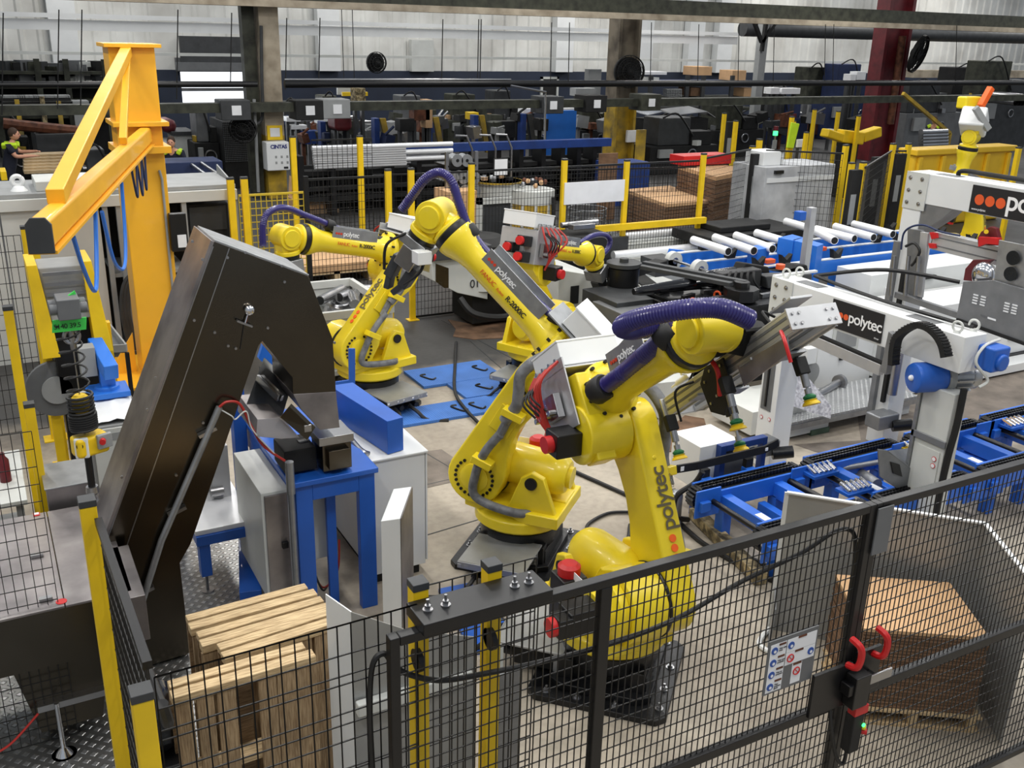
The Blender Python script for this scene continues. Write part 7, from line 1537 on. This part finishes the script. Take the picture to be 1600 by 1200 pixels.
for k in range(4): MB().box(4.5+.62*k, 15.6, 0, 4.6+.62*k, 16.8, .2).build('bearer', 'wood', T)
MB().box(4.4, 15.6, .17, 6.6, 15.7, .2).build('deck_board', 'wood', T)
T = thing('folded_carton', 'open brown carton flaps on a pallet right of the column base', 'carton', (7.9, 19.2, 0)); c = G(478, 325, .1); MB().prism([(c.x-.3, c.y+.4, .1), (c.x+.6, c.y+.2, .1), (c.x-.2, c.y+.5, .8)], (0, .05, 0)).box(c.x-.3, c.y-.2, .1, c.x+.6, c.y+.5, .32).build('flaps', 'card', T); MB().box(c.x-.5, c.y-.3, 0, c.x+.7, c.y+.6, .09).build('pallet_base', 'wood_dark', T)
# big white cabinet behind the feed table
T = thing('tall_white_cabinet', 'big scuffed white cabinet panel seen through the mesh', 'cabinet', (13, 14, 0))
A_ = G(1190, 262, 2.0); B_ = G(1300, 267, 2.0)
P0 = W(1184, 380, 13.6); P1 = W(1196, 262, 13.6); P2 = W(1305, 262, 13.6); P3 = W(1290, 385, 13.6)
mat('scuffed', (196, 198, 200), .5, 0, .3, 2.0, rgb2=(150, 152, 156))
MB().box(P0.x, 13.6, 0, P2.x, 14.5, P1.z).build('cabinet_body', 'scuffed', T, .01); MB().box(P0.x+.05, 13.58, P1.z-.28, P2.x-.02, 13.6, P1.z-.2).box(P0.x+.05, 13.58, .2, P2.x, 13.6, .3).build('trim', 'white', T)
MB().box(P0.x+.1, 13.8, P1.z, P0.x+.6, 14.3, P1.z+.25).build('vent_box', 'white', T, .01); MB().box(P0.x+.2, 13.55, P1.z-.12, P0.x+.4, 13.6, P1.z-.06).build('handle', 'black', T)
# yellow skip and robots at the far right
T = thing('yellow_enclosure', 'large yellow ribbed plastic enclosure behind the far gantry', 'enclosure', (20, 16, 0)); x0, x1, z0, z1 = WB(1431, 235, 1569, 300, 15.5)
MB().box(x0, 15.5, 0, x1, 15.9, z1).build('shell', 'tub', T, .08); 
for k in range(5): xx = x0+.15+(x1-x0-.3)*k/4; MB().box(xx-.06, 15.42, .2, xx+.06, 15.5, z1-.15).build('rib', 'tub', T, .02)
MB().box(x0-.06, 15.4, z1-.12, x1+.06, 15.95, z1+.02).build('rim', 'tub', T, .03)
T5, M5, e5, q5, W5, td5, v5, pv5 = robot('yellow robot far right behind the gantry, arm upright with a pale gripper', 14.9, 11.2, R_(-70), R_(99), R_(84), .95, .92, 0, .46, R_(180), R_(75), ('left', 'logo'))
wp = M5 @ W5; MB().cbox(wp+Vc((0, 0, .25)), .5, .4, .34, rz=.5, ry=.5).build('gripper_block', 'white', T5, .04); MB().bar(wp+Vc((-.3, -.2, .5)), wp+Vc((0, -.3, .15)), .08, .1).build('gripper_arm', 'grey', T5, .01); MB().bar(wp+Vc((.1, 0, .5)), wp+Vc((.28, 0, .8)), .1, .1).build('gripper_finger', 'orange', T5, .01); MB().cbox(wp+Vc((.05, .2, .55)), .4, .2, .2).build('head_plate', 'yellow', T5, .03)
T = thing('yellow_press_arm', 'flat yellow robot arms resting level behind the posts at the right', 'arm', (18, 17.5, 1))
for (a, b, w_) in (((1288, 207), (1312, 215), .22), ((1312, 212), (1345, 216), .34), ((1345, 214), (1372, 205), .28)):
    A1, B1 = W(*a, 19.5), W(*b, 19.5); MB().bar(A1, B1, .3, w_).build('arm_casting', 'yellow_post', T, .04)
MB().box(W(1330, 220, 19.5).x-.2, 19.4, 0, W(1330, 220, 19.5).x+.2, 19.8, W(1330, 218, 19.5).z).build('pedestal', 'blackmatte', T)
T = thing('signal_lamp', 'signal tower with red and bright green lamps', 'signal lamp', (0, 0, 0)); c = W(1212, 205, 22); T.location = (c.x, 22, 0); WM[T.name] = Matrix.Translation((c.x, 22, 0))
MB().cyl((c.x, 22, 0), (c.x, 22, c.z-.1), .03, n=8).build('pole', 'steel', T); MB().cyl((c.x, 22, c.z-.12), (c.x, 22, c.z), .07, n=14).build('green_lamp', 'led_green', T); MB().cyl((c.x, 22, c.z+.02), (c.x, 22, c.z+.14), .07, n=14).build('red_lamp', 'maroon', T); MB().box(c.x-.08, 21.95, c.z-.5, c.x+.05, 22, c.z-.25).build('switch_box', 'grey', T)
c = W(1240, 211, 18.0); mb = MB()
for k in range(1): mb.prism([(c.x-.16, 18, c.z-.3), (c.x+.06, 18, c.z-.32), (c.x+.16, 18, c.z+.26), (c.x-.1, 18, c.z+.3)], (0, .05, 0))
post('fence_post', c.x, 18.12, c.z+.4, 'far yellow post carrying the hi-vis vest', .1, .08); solo('hi_vis_vest', mb, 'hivis', 'lime hi-vis vest hanging on a far yellow post', 'vest', bevel=.015)

simple('white_notice', 'white notice hung on the grey middle column', 'notice', (981, 204, 998, 222), 25.5, .1, 'paper')
simple('yellow_guard', 'bent yellow sheet guard right of the grey middle column', 'guard', (997, 203, 1008, 238), 24.5, .1, 'yellow_worn', 0)
a, b = W(1411, 146, 22), W(1484, 208, 22); solo('diagonal_bar', MB().bar(a, b, .1, .1).bar(b, Vc((b.x, b.y, 0)), .1, .1), 'yellow_worn', 'diagonal yellow bar bent down, right of the maroon column', 'bar')
for i in range(6):
    x = 1588+5*(i % 3); y = 152+8*(i//3); c = W(x, y, 25); solo('big_tube', MB().lathe(c, (.3, 1, 0), [(.13, 0), (.13, 1.5)], 18, cap=False), 'steel', ('upper ' if i < 3 else 'lower ')+'row open steel pipe at the upper right edge, '+ORD[i % 3]+' from the left', 'pipe', 'steel pipes stacked at the upper right')
for i in range(5):
    c = W(1462, 206+5*i, 22); solo('big_tube', MB().cyl((c.x-.7, 22, c.z), (c.x+.5, 22, c.z), .1, n=14), 'steel', 'steel roll behind the diagonal yellow bar, '+ORD[i]+' from the top', 'roll', 'steel rolls behind the diagonal bar')
# tubes on rack behind the middle column, cartons on it
T = thing('pipe_rack', 'dark pipe rack with dark tube ends right of the middle column', 'rack', (26, 31, 0)); x0, x1, z0, z1 = WB(1015, 128, 1190, 150, 31)
for y in (127, 152, 170): z = W(1100, y, 31).z; MB().box(x0, 31, z-.08, x1, 32.4, z).build('shelf', 'navy' if y == 127 else 'olive', T)
for x in (1018, 1075, 1100, 1145, 1188): xx = W(x, 130, 31).x; MB().box(xx-.08, 31, 0, xx+.08, 31.1, W(1100, 118, 31).z).build('upright', 'darkgrey', T)
mb = MB()
for i in range(9):
    for j in range(5): c = W(1044+2.6*i, 140+2.6*j, 30.95); mb.cyl(c, c+Vc((0, .3, 0)), .024, n=6)
o = mb.build('tube_ends', 'grey', T)
for i, (rc, m, lb) in enumerate((((1088, 104, 1112, 118), 'card', 'brown carton high on the pipe rack, left one'), ((1145, 110, 1165, 126), 'card', 'brown carton high on the pipe rack beside the silver column'), ((1080, 137, 1100, 150), 'cardedge', 'brown carton on the middle shelf of the pipe rack'), ((1163, 138, 1185, 151), 'card', 'pale carton on the rack just left of the silver column'), ((1008, 112, 1042, 117), 'bright', 'bright rolled sheet on top of the pipe rack'), ((1004, 121, 1030, 126), 'offwhite', 'white bundle beside the black middle fan'))): simple('rack_carton', lb, 'carton' if i < 4 else 'bundle', rc, 31.2, .8, m)
mb = MB(); P = [W(x, y, 26.2) for x, y in ((1012, 180), (1035, 174), (1060, 179), (1085, 176), (1105, 174), (1118, 183))]
for i in range(5): mb.prism([P[i], P[i+1], P[i+1]+Vc((0, 1.0, .1)), P[i]+Vc((0, 1.0, .1))], (0, 0, -.02))
onst_ = thing('low_rack', 'dark low rack under the crumpled bright plastic sheet', 'rack', (P[2].x, 26.6, 0)); MB().box(P[0].x+.2, 26.3, 0, P[5].x-.2, 27.2, min(p.z for p in P)-.04).build('rack_body', 'blackmatte', onst_, .02); solo('foil_sheet', mb, 'chrome', 'crumpled bright plastic sheet over a dark rack right of the middle column', 'sheet')
# wall items
simple('wall_louvre', 'stack of pale grey louvre panels on the upper wall', 'louvre', (643, 62, 678, 112), 39.6, .3, 'offwhite')
T = thing('roller_shutter', 'dark roller shutter above the bright opening', 'shutter', (4.5, 39.7, 4)); x0, x1, z0, z1 = WB(280, 56, 392, 98, 39.6); MB().box(x0, 39.6, z0, x1, 39.8, z1).build('shutter_curtain', 'darkgrey', T); MB().box(x0-.2, 39.4, z0-.3, x1+.2, 39.8, z0).build('shutter_box', 'midgrey', T)
simple('work_lamp', 'white spotlight at the top right of the bright opening', 'lamp', (382, 108, 393, 126), 39.45, .45, 'white', bev=.1)
simple('door_frame_panel', 'black opening with pale frame on the blue wall', 'opening', (846, 120, 872, 160), 39.84, .06, 'blackmatte')
fr = MB(); x0, x1, z0, z1 = WB(846, 120, 872, 160, 39.8); fr.box(x0, 39.8, z0, x0+.1, 39.9, z1).box(x1-.1, 39.8, z0, x1, 39.9, z1).box(x0, 39.8, z1-.1, x1, 39.9, z1); solo('pale_frame', fr, 'offwhite', 'thin pale frame on the blue wall in the centre', 'frame')
simple('wall_switchgear', 'grey electrical boxes left of the middle column', 'switchgear', (920, 108, 938, 152), 34, .3, 'grey')
for (rc, Yq, m, lb) in (((535, 144, 575, 150), 30, 'yellow_post', 'small yellow hanging sign over the machines at the left centre'), ((527, 130, 550, 148), 30.4, 'offwhite', 'small white hanging panel behind the yellow sign')):
    x0, x1, z0, z1 = WB(*rc, Yq); T = thing('hanging_sign', lb, 'sign', ((x0+x1)/2, Yq, z0)); MB().box(x0, Yq, z0, x1, Yq+.1, z1).build('board', m, T, .01); MB().cyl(((x0+x1)/2, Yq+.05, z1), ((x0+x1)/2, Yq+.05, 7.5), .012, n=6).build('hanger', 'blackmatte', T)
MBN = 1
def onstand(name_, label, rc, Y, d, m, bev=.01):
    x0, x1, z0, z1 = WB(*rc, Y); T = thing(name_, label, name_.split('_')[-1], ((x0+x1)/2, Y+d/2, 0)); MB().box(x0, Y, z0, x1, Y+d, z1).build('main_body', m, T, bev)
    if z0 > .1:
        for x in (x0+(x1-x0)*.15, x0+(x1-x0)*.85): MB().box(x-.04, Y+d*.3, 0, x+.04, Y+d*.7, z0).build('stand_leg', 'darkgrey', T)
    return T
onstand('maroon_hopper', 'maroon steel hopper tilted among the machines beside the column', (524, 180, 552, 205), 27, .8, 'maroon', .12); onstand('white_notice', 'small white notice box left of the yellow robot arms', (1247, 218, 1260, 230), 18, .06, 'paper')
for i, (rc, m, nm, lb) in enumerate((((555, 138, 572, 170), 'lumber', 'leaning_board', 'tan leaning board behind the dark beam'), ((647, 160, 672, 188), 'rust', 'red_crate', 'rust-red crate on a stand behind the dark beam'), ((665, 156, 676, 200), 'card', 'brown_carton', 'brown upright carton beside the rust-red crate'), ((625, 186, 648, 205), 'blackmatte', 'parts_bin', 'black bin on a stand behind the blue uprights'), ((448, 183, 470, 190), 'bright', 'sheet_stack', 'white sheet stack right of the concrete column, upper'), ((455, 196, 480, 202), 'bright', 'sheet_stack', 'white sheet stack right of the concrete column, lower'), ((497, 185, 520, 193), 'white', 'profile_bundle', 'white profile bundle left of the maroon hopper'), ((818, 170, 935, 175), 'bright', 'metal_sheet', 'long bright sheet lying above the blue screen'), ((735, 176, 748, 187), 'yellow_post', 'yellow_box', 'small yellow box on a stand, centre background'), ((1205, 137, 1218, 147), 'bright', 'metal_sheet', 'bright white sheet right of the slim column'), ((1222, 138, 1250, 147), 'bright', 'metal_sheet', 'bright sheet further right of the slim column'), ((1340, 112, 1352, 125), 'paper', 'notice_board', 'white notice on a stand before the dark blue machine'), ((1330, 116, 1337, 126), 'paper', 'notice_board', 'small white notice left of the larger one'), ((1545, 125, 1600, 137), 'galv', 'metal_band', 'bright metal band at the upper right edge'), ((900, 138, 930, 150), 'grey', 'basin_unit', 'grey basin unit left of the middle column'), ((575, 195, 588, 215), 'midgrey', 'tool_cabinet', 'grey tool cabinet left of the first bright yellow strap'), ((770, 190, 810, 215), 'blackmatte', 'parts_table', 'black table between the blue uprights'), ((470, 205, 500, 225), 'bluedark', 'parts_bin', 'dark blue bin behind the white tube bundle'), ((1035, 195, 1075, 215), 'midgrey', 'parts_table', 'grey table right of the middle column'), ((1390, 205, 1420, 222), 'steel', 'parts_bin', 'steel bin right of the maroon column foot'), ((1500, 150, 1530, 190), 'maroon', 'parts_cabinet', 'maroon cabinet behind the pale gripper'), ((232, 225, 262, 262), 'navy', 'tool_cabinet', 'navy cabinet right of the crane column'))): onstand(nm, lb, rc, 26.5 if i < 4 else 29.5, .4, m)
rq = random.Random(99); clut = MB()
for i in range(110):
    x = 440+i*10.5+rq.uniform(-12, 12); y = rq.uniform(176, 214); w_ = rq.uniform(8, 22); h_ = rq.uniform(8, 20)
    if 1375 < x < 1430: continue
    Yk = rq.uniform(27.5, 33); x0, x1, z0, z1 = WB(x, y, x+w_, y+h_, Yk); clut.k = rq.randrange(8)
    clut.cbox(((x0+x1)/2, Yk, (z0+z1)/2), x1-x0, .5, z1-z0, ry=rq.uniform(-.3, .3)); clut.box((x0+x1)/2-.05, Yk, 0, (x0+x1)/2+.05, Yk+.1, max(z0, .05)); clut.cyl((x0, Yk-.2, z1), (x1, Yk-.2, z1+rq.uniform(-.2, .3)), .04, n=6)
o = clut.build('workshop_clutter', ['blackmatte', 'darkgrey', 'olive', 'midgrey', 'navy', 'rust', 'steel', 'grey']); tag(o, 'jumble of dark parts and stock among the far background machines', 'clutter', kind='stuff')
# dark crane girder at the right
solo('right_girder', MB().box(W(1426, 115, 31).x, 31, W(1500, 118, 31).z-.1, 60, 31.5, W(1500, 110, 31).z), 'concrete_col', 'pale concrete-coloured girder at the upper right', 'girder')
solo('grey_ledge', MB().box(W(1426, 148, 29).x, 29, W(1426, 151, 29).z, W(1480, 148, 29).x, 29.8, W(1426, 146, 29).z), 'midgrey', 'thin grey ledge right of the maroon column', 'ledge')
# ================================================================ grey enclosure behind the crane
T = thing('grey_enclosure', 'long light grey machine enclosure with black electrical units behind the crane', 'machine', (1.5, 13.5, 0)); ze = 2.12; XR = 3.02
MB().box(-1.5, 13.2, ze-.06, XR, 14.4, ze).build('roof', 'grey', T, .01); MB().box(-1.5, 13.14, ze-.2, XR, 13.22, ze-.06).build('lintel', 'offwhite', T, .006)
MB().box(-1.5, 13.2, 0, .18, 13.26, ze-.2).box(.2, 13.2, 0, 1.3, 13.26, ze-.2).build('front_panel', 'offwhite', T, .004)
for x in (1.34, 1.5, 2.3, 2.96): MB().box(x, 13.16, 0, x+.06, 13.24, ze-.2).build('frame_post', 'grey', T)
MB().box(1.36, 14.2, 0, XR, 14.3, ze-.1).build('back_panel', 'blackmatte', T); MB().box(1.4, 13.2, 1.0, 2.3, 14.2, 1.05).box(2.36, 13.2, .85, 2.96, 14.2, .9).build('shelf', 'grey', T)
for (x0, x1, z0, z1) in ((1.6, 2.0, 1.25, 1.85), (2.37, 2.95, 1.2, 1.85), (1.7, 2.1, .4, .9), (2.4, 2.9, .2, .8)):
    u_ = MB().box(x0, 13.4, z0, x1, 13.9, z1).build('electrical_unit', 'blackmatte', T, .02); MB().box(x0+.06, 13.385, z0+(z1-z0)*.45, x1-.04, 13.4, z1-.04).build('grille', 'darkgrey', u_)
for k in range(3): MB().tube([(1.9-.04*k, 13.1, 1.1), (1.6-.04*k, 13.05, 1.0), (1.5-.04*k, 13.05, .6), (1.55-.04*k, 13.05, .05)], .028, 8, 8).build('bundled_cable', 'darkgrey', T)
MB().prism([(3.0, 13.3, ze), (3.02, 14.3, ze), (3.02, 14.3, ze+.12)], (.02, 0, 0)).build('edge_flange', 'grey', T)
for k in range(4): MB().tube([(2.5+.14*k, 13.1, 1.3), (2.55+.14*k, 12.95, 1.0), (2.5+.16*k, 13.0, .7)], .04, 8, 6).build('connector', 'black', T)
p = G(30, 298, ze); T_ = thing('lifting_lug', 'white lifting lug on the roof of the grey enclosure', 'lug', tuple(p)); MB().torus(p+Vc((0, .2, .09)), (0, 1, 0), .06, .03, 20, 8).lathe(p, (0, 0, 1), [(.1, 0), (.06, .05)], 14).build('eye', 'white', T_)
a = G(55, 296, ze); b = G(115, 280, ze); solo('white_plate', MB().box(a.x, a.y-.2, ze, a.x+1.0, a.y+.5, ze+.12), 'offwhite', 'white slab lying on the roof of the grey enclosure', 'slab', bevel=.01)
simple('blue_trolley', 'dark blue benches with tools behind the grey enclosure', 'bench', (255, 255, 350, 285), 20, .8, 'navy', 0)
simple('yellow_block', 'yellow machine part at the left edge behind the grey enclosure', 'block', (0, 268, 12, 282), 18, .5, 'yellow_post')
for k, (a, b) in enumerate((((290, 250), (335, 283)), ((305, 248), (352, 280)))): A1, B1 = W(*a, 21), W(*b, 17); solo('long_rod', MB().cyl(A1, B1, .03, n=8), 'steel', ('left' if k == 0 else 'right')+' one of two thin bright rods slanting behind the enclosure', 'rod')
# ================================================================ people
def person(label, c, face, lean, arms, h=1.0, hair='hair'):
    # c: point between the hips; face: heading; arms: list of (elbow, hand) in the body frame (x forward, y left)
    T = thing('person', label, 'person', (c[0], c[1], 0)); M = Matrix.Translation(c) @ Matrix.Rotation(face, 4, 'Z')
    sp = Vc((math.sin(lean), 0, math.cos(lean))); ch = sp*.38; nk = sp*.54; hd = nk+Vc((.06, 0, .16))
    def skin(name_, V_, E_, R_s, m, sub=2):
        me = bpy.data.meshes.new(name_); I = wm(T).inverted(); me.from_pydata([I @ (M @ Vc(v)) for v in V_], E_, []); o = bpy.data.objects.new(name_, me); C.objects.link(o); o.parent = T; WM[o.name] = wm(T).copy(); me.materials.append(MATS[m])
        import bmesh
        bm = bmesh.new(); bm.from_mesh(me); L = bm.verts.layers.skin.verify(); bm.verts.ensure_lookup_table()
        for v, r_ in zip(bm.verts, R_s): v[L].radius = r_ if isinstance(r_, tuple) else (r_, r_)
        bm.verts[0][L].use_root = True; bm.to_mesh(me); bm.free()
        k = o.modifiers.new('skin', 'SKIN'); k.use_smooth_shade = True; s = o.modifiers.new('sub', 'SUBSURF'); s.levels = sub; s.render_levels = sub; return o
    V_ = [(0, 0, 0), tuple(sp*.2), tuple(ch), tuple(nk), tuple(nk+Vc((.03, 0, .07))), (0, .1, -.06), (.02, .11, -.48), (0, .11, -.88), (.1, .11, -.92), (0, -.1, -.06), (.02, -.11, -.48), (0, -.11, -.88), (.1, -.11, -.92)]
    E_ = [(0, 1), (1, 2), (2, 3), (3, 4), (0, 5), (5, 6), (6, 7), (7, 8), (0, 9), (9, 10), (10, 11), (11, 12)]; Rr = [.14, .14, .16, .06, .055, .09, .06, .045, .04, .09, .06, .045, .04]
    for s, (el, ha) in zip((1, -1), arms):
        i = len(V_); sh = ch+Vc((0, s*.19, .08)); ha = Vc(ha); el = Vc(el); V_ += [tuple(sh), tuple(el), tuple(ha), tuple(ha+(ha-el).normalized()*.08)]; E_ += [(2, i), (i, i+1), (i+1, i+2), (i+2, i+3)]; Rr += [.065, .048, .034, .03]
        d = (ha-el).normalized(); sd = Vc((0, 0, 1)).cross(d).normalized()
        for k in range(4):   # fingers
            b = len(V_); p0 = ha+d*.08+sd*(.03-.02*k); V_ += [tuple(p0), tuple(p0+d*(.04+.005*k)), tuple(p0+d*.06-Vc((0, 0, .02)))]; E_ += [(i+3, b), (b, b+1), (b+1, b+2)]; Rr += [.011, .009, .008]
        b = len(V_); p0 = ha+d*.02+sd*.035; V_ += [tuple(p0), tuple(p0+d*.04+sd*.02)]; E_ += [(i+2, b), (b, b+1)]; Rr += [.012, .01]
    skin('body', V_, E_, Rr, 'skin')
    # clothes
    CV = [(0, 0, 0), tuple(sp*.2), tuple(ch), tuple(sp*.47), (0, .1, -.06), (.02, .11, -.48), (0, .11, -.84), (0, -.1, -.06), (.02, -.11, -.48), (0, -.11, -.84)]; CE = [(0, 1), (1, 2), (2, 3), (0, 4), (4, 5), (5, 6), (0, 7), (7, 8), (8, 9)]; CRr = [(.17, .17), .165, .19, .1, .11, .085, .075, .11, .085, .075]
    for s, (el, ha) in zip((1, -1), arms):
        i = len(CV); sh = ch+Vc((0, s*.2, .08)); CV += [tuple(sh), tuple(Vc(sh)*.3+Vc(el)*.7)]; CE += [(2, i), (i, i+1)]; CRr += [.085, .07]
    skin('work_clothes', CV, CE, CRr, 'cloth_navy')
    mb = MB(M.copy())
    for s in (1, -1): mb.cbox(ch+Vc((0, s*.15, .1)), .3, .1, .12, rx=s*-.5)
    mb.build('hi_vis_patch', 'hivis', T, .03)
    # head with face
    hm = MB(M.copy()); hm.ball(hd, .1, 1.02, .8, 1.2, 18); hm.ball(hd+Vc((.1, 0, -.01)), .022, 1, .7, 1.3, 8); hm.ball(hd+Vc((.085, 0, -.055)), .02, .6, 1.4, .4, 8)
    for s in (1, -1): hm.ball(hd+Vc((0, s*.082, -.01)), .028, .6, .35, 1, 8)
    hm.build('head', 'skin', T)
    em = MB(M.copy())
    for s in (1, -1): em.ball(hd+Vc((.088, s*.032, .015)), .014, 1, 1, .8, 8)
    em.build('eyes', 'black', T)
    MB(M.copy()).ball(hd+Vc((-.02, 0, .035)), .105, 1.0, .86, 1.08, 18).build('hair', hair, T)
    return T
c = W(14, 262, 23.5); person('person at the left edge in navy work clothes with lime shoulders, reaching right', (c.x, 23.5, max(c.z, .85)), R_(-12), .25, (((.22, .2, .3), (.5, .12, .32)), ((.2, -.22, .25), (.5, -.1, .25))))
c = W(272, 240, 23.5); person('person in navy work clothes with lime shoulders bending behind the crane column', (c.x, 23.5, .92), R_(-110), .35, (((.2, .25, .2), (.42, .1, .1)), ((.2, -.25, .2), (.42, -.1, .1))))
c = W(1462, 190, 23.5); person('distant person in dark clothes with lime cuffs working at the upper right', (c.x, 23.5, .95), R_(-150), .4, (((.22, .22, .2), (.4, .1, .05)), ((.22, -.22, .2), (.4, -.1, .05))))
# turn lettering into meshes
bpy.context.view_layer.update(); dg = bpy.context.evaluated_depsgraph_get()
for o in [o for o in bpy.data.objects if o.type == 'FONT']:
    me = bpy.data.meshes.new_from_object(o.evaluated_get(dg)); n = bpy.data.objects.new(o.name+'_', me); C.objects.link(n)
    n.parent = o.parent; n.matrix_parent_inverse = o.matrix_parent_inverse.copy(); n.matrix_basis = o.matrix_basis.copy()
    nm = o.name; bpy.data.objects.remove(o); n.name = nm
